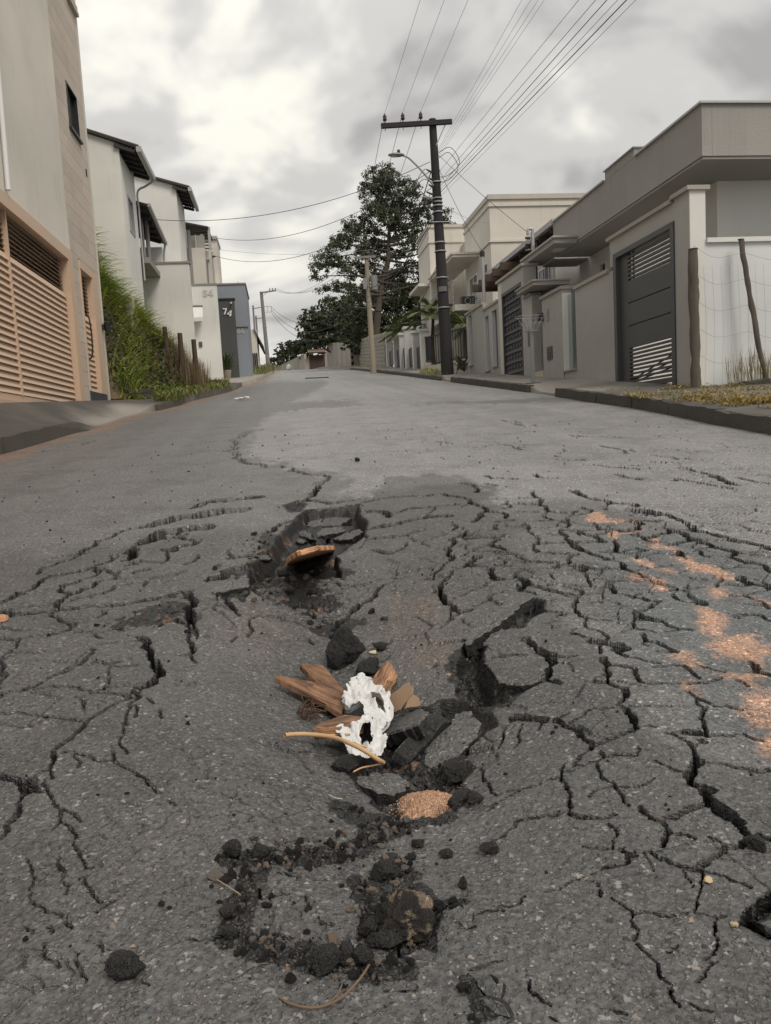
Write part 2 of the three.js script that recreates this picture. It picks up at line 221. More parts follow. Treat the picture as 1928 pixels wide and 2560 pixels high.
// each crack: width, then x, d pairs
const CRACKS = [
[21.0,-960,2655,-945,2677,-924,2732,-901,2840,-905,2910,-883,2968,-837,2972,-802,3003,-766,3036,-748,3075,-704,3145,-716,3226,-656,3258,-654,3331,-638,3435,-616,3522,-589,3624,-555,3652,-474,3653,-414,3688],
[26.2,-929,2559,-876,2498,-820,2502,-771,2519,-717,2535,-637,2541,-595,2550,-528,2556,-451,2597,-381,2651,-346,2664],
[15.2,-945,3018,-952,3089,-922,3125,-877,3195,-834,3291],
[17.7,-953,3256,-898,3280,-855,3338,-837,3386,-837,3520,-792,3577,-779,3672,-732,3735,-644,3774],
[83.9,-644,3774,-582,3852,-546,3928,-438,3937],
[33.8,-654,3331,-645,3225,-629,3162,-651,3130],
[65.2,-636,3423,-592,3539,-580,3634],
[80.8,-492,3620,-410,3648],
[38.1,-518,3271,-485,3242,-461,3319,-412,3328],
[18.7,-583,3585,-531,3594,-459,3523,-477,3457,-563,3482],
[13.4,-479,3469,-404,3348,-385,3388],
[15.7,-756,3069,-733,3027,-719,2922,-748,2882,-762,2840,-803,2806,-795,2746,-751,2639,-769,2604,-739,2547],
[14.5,-733,3027,-699,3009,-663,2940,-641,2854,-562,2859],
[13.1,-641,2854,-677,2848,-688,2820,-687,2760,-734,2758,-724,2699,-737,2675,-774,2726],
[17.1,-580,2936,-542,2969],
[11.5,-626,2703,-616,2772,-565,2783],
[14.2,-723,2619,-699,2645,-646,2666,-626,2703],
[15.1,-633,3035,-593,3060,-623,3104],
[10.9,-639,2950,-643,2994,-621,2997],
[10.4,-598,3116,-533,3081,-497,3055,-484,3125,-499,3205],
[9.5,-515,2750,-515,2825,-457,2862,-424,2874,-395,2919],
[7.7,-407,3021,-374,3142],
[8.6,-922,2724,-848,2767],
[7.8,-901,2576,-864,2585,-811,2596,-765,2603],
[11.3,-767,2518,-746,2465,-681,2394,-648,2359,-656,2324,-684,2300,-758,2292,-794,2272,-833,2291],
[6.6,-656,2324,-652,2387,-626,2398],
[7.8,-597,2426,-597,2490,-579,2510],
[7.6,-631,2303,-554,2288,-523,2303,-465,2301],
[4.4,-581,2288,-544,2226],
[4.6,-794,2272,-769,2205,-781,2172,-779,2119,-757,2049,-732,2005,-739,1991],
[5.7,-781,2172,-680,2157],
[7.7,-561,2145,-540,2093,-553,2045,-579,2018,-615,1956],
[5.5,-542,2174,-494,2190,-435,2203],
[6.0,-531,2042,-487,2015,-411,2009],
[16.0,-446,2228,-412,2178,-391,2106,-372,2047,-361,1989,-341,1957,-352,1914],
[23.5,-355,2638,-334,2588,-323,2553,-341,2504,-322,2438,-312,2371],
[24.9,-363,2387,-335,2356,-313,2349],
[9.7,-315,2371,-300,2287,-281,2241],
[8.0,-304,2266,-307,2226,-291,2174,-282,2115,-301,2092,-323,2092],
[3.4,-285,2088,-266,2051],
[8.6,-417,2298,-390,2352,-363,2387],
[8.2,-378,2444,-337,2470],
[7.6,-873,2392,-778,2348],
[106.2,-475,3914,-429,3929,-405,3982,-336,4022,-245,4023],
[25.9,-245,4023,-203,4042],
[22.7,-501,4162,-452,4302,-388,4316,-261,4363,-135,4375],
[80.6,-447,3654,-410,3669,-374,3633],
[21.5,115,4245,156,4426,192,4584,250,4842],
[26.5,54,4175,106,4175,214,4050,287,4093,381,4130],
[17.4,403,4034,487,4091,553,4103],
[22.8,348,3816,413,3805,467,3758,478,3665],
[30.0,341,3482,396,3485,467,3490],
[17.7,357,3300,438,3292],
[15.7,333,3147,375,3090,404,3065],
[47.3,-298,2796,-244,2876,-204,2943,-165,2979],
[18.8,-248,3085,-179,3105,-128,3142,-80,3197],
[6.1,-246,3210,-246,3137,-224,3077],
[19.2,-93,3499,-50,3609,-4,3694],
[17.9,-266,2649,-236,2629,-217,2565,-191,2507],
[4.0,-191,2507,-174,2460],
[4.9,-114,2480,-133,2453,-141,2385,-136,2325,-142,2284],
[7.9,-114,2480,-77,2493,-31,2471,6,2455,28,2429],
[7.7,-140,2722,-101,2648,-69,2624],
[12.8,353,2716,277,2625,229,2576,205,2538,166,2475,140,2443,117,2398],
[13.1,140,2443,99,2470,77,2490,49,2545],
[10.4,-2,2577,19,2609,51,2601,74,2564,126,2560],
[9.6,78,2509,126,2513,175,2520,209,2575],
[10.2,152,2799,206,2756,275,2752],
[5.5,32,2322,48,2290],
[3.8,-187,2230,-175,2270],
[4.2,-319,2442,-304,2399,-302,2311,-285,2243],
[4.9,-291,2168,-280,2127,-280,2067],
[7.0,-285,2243,-248,2244],
[7.2,232,2220,276,2245],
[5.4,237,2147,260,2161],
[12.2,74,3642,134,3511,172,3774],
[18.8,141,3632,219,3614,295,3695],
[22.4,115,3448,197,3476,242,3483],
[34.2,432,3503,475,3490,537,3527,656,3556,751,3541],
[16.3,461,3714,498,3723,591,3781,709,3764,835,3780,882,3773],
[5.9,658,3568,712,3748],
[13.9,835,4117,886,4004,937,3895,929,3762,943,3677],
[15.7,943,3677,942,3585,998,3535,980,3413],
[18.7,942,3585,904,3554,855,3431,819,3377],
[18.7,920,3340,991,3355],
[10.4,898,3284,878,3194,851,3192],
[12.2,720,3354,730,3325,705,3264],
[14.1,403,3296,448,3279,543,3306,582,3316],
[14.0,374,3085,424,3088,481,3159],
[15.0,753,3220,715,3169,654,3105,662,3051,608,2988,603,2901,611,2851,591,2802,543,2750,512,2708,497,2680],
[13.7,715,3169,790,3181],
[8.7,619,2846,673,2875,698,2898,748,2872,785,2835,837,2730],
[15.7,892,3097,843,3071,813,2999,787,2960,719,2943,687,2913],
[13.2,787,2960,805,2903,815,2841],
[22.4,696,2798,666,2770,627,2707],
[15.2,622,2702,666,2683,685,2689,740,2677,776,2651],
[3.9,786,2752,760,2684],
[16.4,696,2665,685,2591,677,2534,701,2514],
[7.2,701,2514,744,2515],
[11.3,817,2585,768,2566,751,2527,761,2478],
[29.4,761,2478,759,2421,730,2393],
[10.0,723,2369,740,2348,753,2329],
[9.1,763,2420,783,2384,822,2335],
[6.2,701,2514,645,2495,588,2463,524,2433,485,2403],
[7.0,661,2375,611,2341,574,2317,554,2313],
[13.8,538,2626,500,2570,493,2536,486,2465,483,2393,498,2355,505,2288],
[12.9,505,2288,534,2281],
[8.5,503,2278,465,2246,430,2223],
[9.2,470,2678,515,2658,556,2650,579,2690,624,2692],
[13.2,1311,4015,1268,3827,1217,3659,1217,3504,1178,3444,1159,3325,1161,3285,1197,3247,1134,3107,1113,3022,1089,2881],
[17.5,1050,3889,1131,3859,1268,3827],
[16.8,1067,3729,1137,3714,1217,3659],
[11.3,1107,3799,1078,3644,1037,3627],
[16.0,1070,3540,1119,3508,1212,3490,1259,3459,1328,3441],
[8.8,1296,3403,1216,3253],
[9.6,1021,3267,1012,3183,987,3121,996,3038,990,2976,960,2903],
[15.0,1039,3299,1094,3281,1137,3279],
[13.4,996,3038,1063,3027,1113,3022],
[24.5,960,2903,989,2903],
[12.3,964,2901,1024,2891,1085,2872,1131,2857],
[11.6,960,2903,923,2837,914,2783,959,2749,1014,2722,1043,2704,998,2665,977,2603,937,2591,915,2566,859,2569],
[12.5,854,2769,833,2732,869,2674,935,2609],
[14.2,1084,2862,1082,2765,1086,2745],
[15.1,1524,3974,1513,3845,1515,3807],
[9.6,1222,3657,1275,3755],
[17.6,1130,3097,1182,3068,1208,3048],
[2.3,872,2495,852,2428],
[4.5,868,2373,897,2323,884,2269,860,2239,831,2175,816,2146,806,2083],
[7.8,807,2381,832,2318,858,2283,872,2260],
[10.5,715,2151,735,2136,772,2116],
[4.3,732,1958,757,1987],
[19.9,1218,4630,1228,4527,1353,4452],
[12.0,1012,4426,1017,4107],
[15.0,1150,4349,1178,4272],
[15.7,1508,4560,1510,4436,1580,4383],
[14.4,514,4105,612,4106,776,4101],
[28.6,1512,3978,1507,3865,1524,3716,1570,3647,1567,3583,1639,3540,1640,3477],
[72.2,1588,3419,1620,3363,1649,3282],
[23.8,1649,3282,1672,3260,1676,3191,1670,3128,1668,3065,1650,2975,1658,2915,1669,2845,1693,2785,1710,2708,1728,2654,1724,2571],
[18.0,1579,3437,1619,3408],
[52.3,1509,3169,1539,3151,1590,3154],
[10.4,1567,3583,1481,3456],
[15.1,1281,3380,1387,3415,1388,3519],
[12.3,1600,3370,1524,3283],
[39.6,1470,3156,1483,3126,1482,3090],
[17.0,1163,3074,1205,3061,1255,3044,1314,3049,1369,3008,1433,3022,1477,3091],
[8.0,1299,3175,1273,3062],
[14.0,1333,3090,1423,3159,1481,3191],
[17.5,1191,3054,1205,2949,1209,2863],
[11.2,1205,2949,1266,2973,1301,3030],
[21.7,1081,2863,1115,2873,1209,2853],
[17.9,1081,2863,1084,2784,1097,2733,1110,2665,1122,2610,1151,2584,1139,2522,1121,2480],
[11.5,1134,2721,1174,2728,1237,2795,1277,2884],
[17.5,1174,2728,1211,2716,1293,2692],
[8.5,1235,2619,1294,2682],
[15.5,1364,2953,1386,2881,1393,2806],
[22.5,1407,2874,1489,2925,1534,2943,1557,2947,1562,2879,1553,2818],
[52.5,1543,2801,1561,2779,1575,2760],
[20.5,1557,2947,1547,3008],
[18.7,1417,2739,1481,2759,1538,2782],
[18.4,1575,2760,1574,2691,1578,2643,1593,2583,1543,2545,1540,2512,1563,2455,1580,2426,1576,2380,1558,2325],
[14.4,1557,2947,1636,2968],
[12.3,1481,2672,1528,2686,1570,2693],
[9.5,1485,2662,1466,2595,1476,2557],
[12.1,1589,2576,1635,2553,1699,2534],
[28.4,1407,2657,1398,2615],
[13.1,1417,2426,1454,2408,1512,2430,1562,2447],
[21.9,974,2563,1007,2545,986,2504],
[14.6,1012,2527,1068,2495,1122,2472,1135,2445],
[7.6,986,2504,970,2434,950,2355],
[9.9,1135,2445,1211,2469,1260,2479,1293,2485],
[8.8,1135,2445,1159,2365],
[13.6,982,2394,1028,2366,1085,2364,1146,2354,1181,2359],
[14.6,1028,2366,1004,2312,990,2263,1022,2229,1026,2197,1045,2149,1073,2130],
[10.1,1022,2229,1076,2245,1141,2241,1168,2240,1206,2236,1261,2221,1292,2219,1329,2262,1375,2319],
[8.6,1146,2354,1163,2308],
[13.5,1151,2206,1138,2160,1142,2118,1168,2105],
[35.4,1172,2104,1185,2089],
[13.6,1073,2130,1049,2113,1018,2088,965,2069],
[17.9,965,2069,961,2038,975,2008,997,1982],
[9.3,997,1982,1000,1946,1013,1919,1040,1893],
[8.7,959,2049,919,1987,906,1952,922,1928,941,1904,972,1906],
[6.4,972,1906,1012,1905],
[8.8,860,1926,886,1938,904,1947],
[10.9,903,1896,893,1862,908,1832,913,1805,920,1763],
[6.1,893,1862,872,1833,879,1814],
[6.8,880,2342,903,2308,895,2278,872,2260,847,2206,820,2156,809,2092,821,2067,788,1996,805,1961,811,1922,803,1888],
[8.2,898,2277,953,2267],
[6.8,821,2067,875,2035],
[7.6,880,2196,914,2186],
[5.5,732,1958,747,1943,765,1883],
[32.5,765,1883,787,1866,809,1842],
[25.2,801,1824,814,1811],
[3.6,769,1855,756,1817],
[29.3,1436,2302,1430,2247,1443,2217,1450,2163],
[11.6,1329,2248,1371,2237,1426,2228],
[14.8,1300,2129,1330,2121,1376,2139,1434,2155],
[10.3,1330,2115,1343,2076,1347,2046,1331,2000],
[12.4,1212,1967,1245,1969,1276,1951,1274,1926,1282,1914],
[16.9,2406,4235,2393,4097,2376,3949,2370,3826],
[15.2,2133,4068,2186,4114,2216,4013,2249,3935,2252,3811,2284,3740],
[14.7,2504,4029,2510,3916,2533,3802],
[16.0,1948,4377,1976,4245,2018,4182],
[16.9,-389,2078,-370,2028,-356,1978,-348,1946,-353,1898],
[19.9,-352,1894,-366,1875,-384,1865,-385,1840],
[7.3,-385,1840,-371,1808,-387,1775],
[9.4,-386,1847,-401,1827,-392,1806,-411,1791,-425,1770,-438,1746,-449,1723],
[11.2,-449,1723,-460,1696,-463,1668,-469,1641,-476,1618],
[9.7,-475,1616,-490,1593,-494,1574],
[9.2,-494,1579,-487,1543,-485,1515],
[3.7,-485,1515,-478,1487,-469,1461],
[9.1,-528,1717,-507,1713,-484,1703,-470,1694],
[4.4,-666,1772,-623,1766,-580,1742,-531,1719],
[7.8,-539,2091,-551,2034,-579,2020,-584,1993,-607,1971,-626,1927,-637,1915],
[10.9,-637,1915,-657,1892,-688,1889,-702,1882],
[4.7,-630,1904,-606,1895,-595,1907,-555,1892,-528,1883,-501,1861,-454,1847,-430,1837,-401,1810],
[5.9,-508,2032,-486,2012,-412,2010],
[5.4,-695,1860,-696,1894],
[6.0,-770,2141,-769,2090,-750,2037,-731,2002,-727,1964,-712,1911],
[2.2,-387,1775,-380,1752,-381,1715,-372,1666,-380,1673,-372,1626,-375,1600],
[1.8,-375,1600,-365,1567,-347,1534],
[2.0,-375,1771,-363,1745,-361,1707],
[1.7,-316,1745,-306,1700],
[3.2,-354,1804,-334,1777],
[3.3,-379,1553,-367,1512,-383,1510,-406,1521,-434,1543,-459,1562,-477,1561],
[2.9,-366,1507,-347,1486,-318,1458,-299,1437,-276,1403,-260,1379],
[2.8,-246,1353,-231,1335],
[1.7,-459,1562,-442,1530,-431,1496],
[12.5,-572,1492,-555,1478,-532,1467],
[20.5,-526,1461,-512,1450,-501,1428],
[6.9,-499,1427,-481,1418,-466,1415],
[3.0,-483,1461,-481,1444,-466,1415],
[4.4,-466,1415,-452,1394,-445,1377,-422,1350,-422,1336,-415,1316,-398,1296,-384,1276,-375,1261],
[2.1,-422,1350,-396,1327,-379,1306],
[1.9,-414,1313,-422,1294],
[5.2,-501,1419,-506,1405,-508,1390],
[9.0,-508,1390,-498,1358,-497,1336,-504,1323],
[6.6,-504,1323,-497,1301,-503,1286],
[3.0,-508,1475,-500,1491,-485,1492],
[1.8,-505,1470,-491,1438,-483,1424],
[25.0,607,1965,614,1916,616,1865,632,1838,623,1803],
[12.9,620,1797,601,1777,590,1737,569,1712],
[12.7,576,1715,591,1691,598,1672],
[8.3,517,1918,555,1893,575,1866],
[8.1,636,1840,661,1823,688,1811],
[20.5,457,1585,479,1569,496,1547,508,1529],
[2.0,455,1580,437,1566,419,1531,399,1498],
[2.1,462,1544,448,1522,441,1492,425,1474],
[1.8,502,1525,486,1504],
[11.2,528,1519,534,1499,543,1467,550,1435],
[3.9,540,1523,559,1530],
[3.6,537,1492,551,1490,570,1497],
[9.7,394,1583,365,1558,343,1542,317,1521],
[3.2,346,1454,342,1420,338,1385,338,1344,341,1310],
[3.2,342,1308,356,1315,381,1302,400,1298,418,1299],
[3.3,309,1375,331,1376,338,1378],
[3.8,302,1257,318,1267,336,1285,362,1290,381,1296],
[4.6,526,1368,501,1341],
[3.2,497,1332,511,1325],
[4.1,487,1354,470,1328,459,1304,456,1271,451,1236,443,1216,430,1191,437,1173],
[3.1,467,1319,489,1317],
[4.5,436,1305,447,1303],
[3.9,345,1206,368,1199,384,1198,405,1193,417,1201],
[35.5,765,1883,787,1867,808,1839],
[25.4,799,1812,817,1811],
[5.1,786,1791,799,1812],
[4.5,772,1854,749,1804],
[19.0,744,1773,734,1730],
[9.2,731,1724,718,1706,709,1665,696,1642,703,1612,712,1602],
[5.2,709,1672,686,1681,671,1658,688,1638],
[17.8,715,1595,704,1559],
[8.8,696,1555,672,1532],
[15.6,674,1519,672,1484,669,1451,659,1417],
[8.8,736,1726,762,1710,783,1692],
[8.1,785,1684,769,1646,763,1613],
[5.8,763,1613,785,1601,807,1598,841,1586],
[6.3,792,1790,797,1760,819,1742,843,1716,856,1706],
[6.8,834,1693,875,1689,900,1679,901,1654,897,1626,897,1599],
[6.3,931,1665,944,1651,955,1634,972,1623],
[10.6,889,1846,916,1822,917,1788,928,1761],
[8.3,883,1777,904,1763,926,1757],
[9.4,856,1582,884,1582,918,1581,942,1592],
[7.7,839,1548,841,1510,851,1490,858,1474],
[4.1,838,1511,826,1487,832,1471],
[6.3,856,1471,879,1469,891,1449,901,1444],
[7.3,837,1470,817,1447,797,1403],
[8.9,795,1403,777,1361],
[19.1,743,1377,762,1367,776,1356],
[7.5,708,1385,730,1380,743,1377],
[6.6,713,1377,721,1355,728,1341],
[12.0,727,1334,719,1304,712,1283],
[17.6,712,1278,704,1267,671,1233],
[3.7,753,1342,733,1323],
[9.4,753,1342,757,1332],
[19.0,667,1226,661,1211,671,1197,680,1180],
[16.1,673,1193,665,1165,656,1145],
[22.8,658,1148,667,1129,671,1107,678,1089],
[7.4,782,1358,810,1346,842,1342,851,1321,860,1316],
[6.6,724,1267,746,1256,760,1242,779,1228,790,1217,810,1219],
[1.8,777,1222,770,1207],
[6.1,667,1246,654,1252,647,1268],
[3.8,647,1268,636,1293,628,1304],
[6.6,613,1323,607,1329,587,1338,564,1340],
[3.0,629,1351,629,1341,615,1327],
[7.0,560,1342,560,1364],
[3.8,556,1338,537,1327,509,1326],
[9.7,652,1411,624,1403,603,1400,581,1396,558,1388],
[8.0,558,1399,549,1377],
[8.1,556,1400,552,1434],
[4.9,545,1379,524,1364,506,1348,492,1330],
[5.5,553,1494,582,1502,597,1518,626,1524,654,1522],
[4.2,677,1518,721,1505,768,1487],
[3.6,537,1327,531,1296,526,1267,536,1250,532,1226,534,1205,526,1189,531,1176],
[2.7,484,1227,502,1237,527,1240],
[3.5,544,1234,558,1226,579,1224,594,1228,608,1241],
[6.5,546,1168,543,1154,547,1136,558,1122],
[10.6,563,1128,587,1129,610,1138,628,1144,650,1150],
[3.7,671,1424,687,1425,696,1412],
[5.2,432,1180,448,1170,465,1160,485,1154,498,1160],
[14.7,1021,1611,1039,1607,1059,1581],
[15.8,1056,1653,1047,1619],
[6.4,970,1572,978,1557,977,1538],
[2.1,-13,1059,-11,1040,-5,1021],
[2.4,-1,999,12,991,21,988],
[2.7,-58,991,-51,981,-31,970],
[2.8,-49,1124,-27,1114],
[1.8,-76,1089,-77,1059,-56,1064,-37,1066],
[3.4,185,882,208,886,228,890],
[2.5,77,865,101,861,114,863],
[2.4,218,978,234,983,256,976],
[3.9,166,997,186,1005,207,1010],
[2.9,187,857,194,834,207,822],
[16.3,661,1157,671,1120,674,1092,669,1066,667,1053],
[13.6,667,1053,686,1054,699,1045],
[10.1,664,1050,643,1037,623,1041,596,1026,575,1018,558,1006],
[6.4,509,1058,515,1040,527,1023,540,1012,558,1006],
[4.3,560,1006,559,995,545,975],
[2.1,545,975,526,950,507,924],
[3.3,564,999,584,986,588,970],
[2.2,588,970,600,961,606,950],
[7.1,562,1126,558,1108,559,1094,550,1087,533,1065],
[2.5,562,1089,576,1079,588,1065],
[2.4,610,1065,625,1045],
[3.5,546,1165,548,1139,558,1125],
[9.1,563,1128,590,1131,624,1140,653,1149],
[3.9,445,1222,431,1190,436,1174,465,1158,486,1153,500,1161],
[2.6,477,1141,484,1124,479,1106,459,1076],
[2.4,458,1074,437,1080,417,1097],
[7.7,468,1069,473,1057,483,1050],
[3.8,470,1051,464,1038,448,1032,429,1029],
[3.1,430,1033,406,1023,384,1019,364,1015,345,1004,327,1003],
[2.0,295,1003,283,986,268,984,240,978],
[1.5,396,1006,402,997,394,974],
[1.8,408,965,417,946,423,934],
[2.5,420,928,447,925,466,916,486,918,502,921,514,916,525,907,542,910],
[2.1,422,931,412,911,414,901,402,885,405,867,408,855,413,843,405,823,410,813],
[2.1,526,904,509,879,508,868,493,853,473,837],
[1.5,485,835,465,823,444,808],
[1.5,433,856,450,864],
[2.6,412,809,405,798,406,781],
[2.4,420,781,428,770,437,765],
[12.2,559,891,584,912,621,928],
[9.1,569,893,571,871,575,861],
[2.8,251,848,247,833,255,821,265,809],
[3.7,297,1171,324,1185,345,1205,366,1198,384,1197,414,1192,424,1196],
[1.6,537,1011,532,993,530,971],
[4.7,318,1265,342,1284],
[1.6,331,790,343,781],
[1.7,258,794,261,787],
[1.8,-387,1256,-371,1230,-353,1201,-333,1176],
[2.9,-419,1319,-419,1327],
[1.4,-440,1217,-421,1176,-414,1145,-408,1118,-396,1104],
[1.8,-396,1104,-373,1085,-357,1076,-341,1059,-328,1040],
[1.2,-362,1052,-351,1033],
[1.0,-310,995,-299,964,-285,943],
[1.4,-357,1016,-346,984,-323,968],
[1.3,-343,1164,-327,1131,-310,1100,-299,1086],
[1.4,-301,1069,-291,1079,-281,1089],
[1.1,-394,1216,-370,1149,-356,1118],
[1.5,-168,993,-141,988,-121,986],
[1.3,-397,1058,-380,1039],
[1.1,-283,1005,-275,991],
[1.2,-265,982,-258,971],
[1.3,-218,926,-206,918],
[19.9,-412,6314,-424,7082,-410,8171,-357,9458,-269,10539],
[23.5,-398,6233,-188,5791,26,5334,272,4964],
[11.6,272,4964,175,4502,109,4184],
[34.1,-2344,7956,-2098,8993,-1740,9821,-1470,10945,-1270,12767],
[14.5,-501,4163,-432,4344,-308,4372,-142,4385],
[23.7,2490,6524,2626,6343,2772,6161],
[27.0,2423,7541,2522,7620],
[23.5,1852,5125,2006,5054],
[25.2,2363,4770,2420,4709],
[24.6,2179,4681,2211,4667],
[15.5,1965,4411,1977,4220,1994,4168],
[15.7,2421,4520,2447,4456,2417,4221,2421,4082,2376,3810],
[17.6,1924,4851,2030,4692,2154,4531],
[19.4,2421,5716,2439,5546,2402,5267],
[28.0,2389,8328,2478,8104,2483,7503],
[14.4,1905,5365,1913,5293,2095,5641],
[19.2,1767,6053,1799,5789],
[21.5,1304,6567,1365,6478],
[16.4,2516,5075,2556,4801],
[13.5,2528,5425,2503,5333],
[11.9,2136,4068,2197,4130],
];
// broken-out hollows: depth, outline
const HOLES = [
[88,[96,3920,230,3922,366,3982,335,3772,370,3589,338,3484,327,3336,289,3204,213,3148,176,3111,185,2878,115,2847,-16,2943,-65,2764,-143,2709,-159,2814,-160,2979,-80,3180,-50,3430,18,3669,56,3799]],
[25,[-11,4076,54,4175,96,4074,59,3902,17,3899]],
[45,[-266,2649,-208,2696,-156,2719,-155,2682,-168,2594,-197,2637,-228,2619]],
[75,[464,2047,607,2144,731,2287,746,2231,715,2151,627,2059,576,2073,503,2009,481,1918,479,1806,491,1755,567,1714,471,1689,456,1657,413,1666,401,1753,408,1870,406,1928,426,1988]],
[45,[290,1828,383,1781,412,1660,418,1583,371,1570,343,1542,317,1523,331,1475,293,1419,298,1358,256,1312,222,1284,154,1304,138,1355,113,1430,87,1535,120,1621,173,1735,228,1822]],
[12,[82,1041,115,1073,152,1067,170,1017,152,953,119,940,88,959]],
[40,[-526,1461,-515,1468,-494,1426,-501,1419,-512,1438]],
[40,[559,891,584,912,623,932,618,912,577,894,577,864,566,857]],
];
const CLAY = [
[[1289,3229,1392,3413,1439,3426,1400,3244,1500,3172,1484,3139,1390,3195,1332,3189]],
[[1386,2881,1425,2869,1389,2768,1425,2708,1408,2676,1334,2717,1385,2789]],
[[1362,2590,1406,2586,1377,2501,1410,2444,1435,2390,1411,2337,1435,2295,1414,2286,1379,2318,1354,2383,1328,2405,1354,2460,1331,2498]],
[[1213,2600,1252,2588,1224,2513,1223,2466,1203,2488]],
[[1249,2466,1272,2452,1255,2381,1237,2401]],
[[1121,2434,1151,2433,1152,2367,1188,2357,1181,2303,1147,2245,1133,2256,1155,2324,1131,2358,1102,2367]],
[[1292,2219,1322,2250,1316,2212,1293,2143,1274,2124,1244,2132]],
[[1333,2120,1340,2094,1374,2050,1355,2022,1340,2071]],
[[1155,2074,1169,2048,1187,2022,1176,1961,1137,1902,1109,1862,1104,1836,1176,1818,1146,1756,1126,1712,1098,1688,1003,1711,1035,1759,1075,1799,1081,1842,1065,1873,1093,1933,1098,1961,1131,1994]],
[[1279,2991,1315,3025,1435,3014,1427,2994,1320,2956,1277,2863,1277,2884]],
[[1036,1767,1077,1808,1151,1790,1130,1728,1099,1680,1051,1625,1061,1659,1068,1695,1054,1722,1015,1732]],
[[909,1742,934,1748,954,1739,931,1676,916,1676,913,1710]],
[[956,1626,998,1616,1035,1601,1008,1573,987,1532,1006,1503,992,1482,977,1516,972,1548,974,1574,957,1598]],
[[898,1439,936,1465,949,1485,981,1484,1003,1497,991,1458,965,1441,943,1435,929,1405,933,1393,916,1355,900,1369,888,1387,899,1411]],
[[877,1334,901,1334,848,1249,834,1274,848,1298]],
[[852,1570,867,1567,857,1550,845,1553]],
];
const PALE = [
[[-70,12152,-261,10157,-301,7739,-262,6245,44,5503,310,5096,465,4691,261,4387,339,4080,596,4622,791,4756,1067,4727,1095,4349,1049,3962,941,3125,787,2453,769,2017,750,1591,732,1351,767,1147,1022,1212,2555,2832,5326,6870,4367,10304,1838,12033]],
[[1314,22440,203,14401,2007,13113,4817,11666,5849,25023,5451,42247,2968,36031]],
];
const DUST = [
[[1235,3029,1563,2923,1584,2363,1306,1751,920,1234,798,1352,833,1569,891,1979]],
];
const BAND = [
[[0.022, 1.0],[-121,1159,-70,1169,-18,1155,22,1170,76,1189,110,1244,186,1268]],
[[0.02, 1.0],[-82,1139,-97,1080,-104,1027,-109,989,-77,960,-23,937,29,920,63,900]],
[[0.02, 1.0],[127,1161,140,1105,90,1076,74,1087]],
[[0.02, 0.6],[62,892,81,894,105,884]],
[[0.02, 0.7],[75,1050,76,988,97,944,141,942]],
[[0.03, 0.8],[130,1589,153,1567,189,1552,239,1544,287,1526,314,1487]],
[[0.04, 1],[442,1997,425,1874,422,1766,467,1693]],
[[0.03, 0.8],[268,1372,244,1320,222,1284]],
[[0.03, 0.8],[72,1342,100,1302,131,1294]],
[[0.07, 0.8],[-50,3430,-61,3100,-105,2928,-148,2861]],
[[0.1, 0.6],[-16,2943,22,2691,45,2640]],
[[0.06, 0.6],[60,3123,80,3034,165,2912]],
[[0.05, 0.9],[-434,2455,-385,2502]],
[[0.06, 0.6],[-468,2355,-395,2408]],
[[0.04, 0.3],[-515,2328,-500,2359]],
[[0.05, 0.6],[87,2401,167,2435]],
[[0.012, 0.5],[167,1013,207,1010]],
[[0.015, 0.5],[179,864,188,811]],
];

// ------------------------------------------------------------------ road surface
function pw(T, d) { if (d <= T[0][0]) return T[0][1]; for (let i = 1; i < T.length; i++) if (d < T[i][0]) { const t = (d - T[i - 1][0]) / (T[i][0] - T[i - 1][0]); return lerp(T[i - 1][1], T[i][1], t * t * (3 - 2 * t) * 0.5 + t * 0.5); } return T[T.length - 1][1]; }
const profile = d => { if (d < 57) return 0.1 * d; const t = d - 57; return 5.7 + 0.1 * t - 0.004 * t * t; };
const kerbL = d => pw([[0, -2.65], [14, -2.65], [18, -2.2], [24, -1.25], [33, -0.6], [50, -0.2], [62, -0.15], [70, -0.9], [80, -2.8], [112, -11]], d);
const kerbR = d => pw([[0, 3.6], [4, 3.72], [6, 3.88], [9, 4.22], [14, 4.38], [30, 4.5], [44, 4.4], [52, 4.0], [62, 3.0], [70, 2.0], [80, 0.2], [112, -8]], d);
const leftDrop = d => pw([[6, 0], [10, -0.06], [12, -0.13], [18, -0.15], [26, -0.05], [33, 0]], d);
function trenchD(x, d) {
  if (d < 0.5 || d > 5.2 || x < -1.2 || x > 1.6) return 0; let D = 0;
  for (let i = 0; i + 1 < TRENCH.length; i++) {
    const a = TRENCH[i], b = TRENCH[i + 1], vx = b[0] - a[0], vd = b[1] - a[1];
    const t = clamp(((x - a[0]) * vx + (d - a[1]) * vd) / (vx * vx + vd * vd), 0, 1), ex = x - a[0] - t * vx, ed = d - a[1] - t * vd;
    const w = lerp(a[3], b[3], t), v = lerp(a[2], b[2], t) * Math.exp(-(ex * ex + ed * ed) / (w * w)); D += v ** 6;
  }
  return D > 0 ? D ** (1 / 6) : 0;
}
const roadBase = (x, d) => profile(d) + leftDrop(d) * sstep(1.2, kerbL(d), x) - trenchD(x, d);

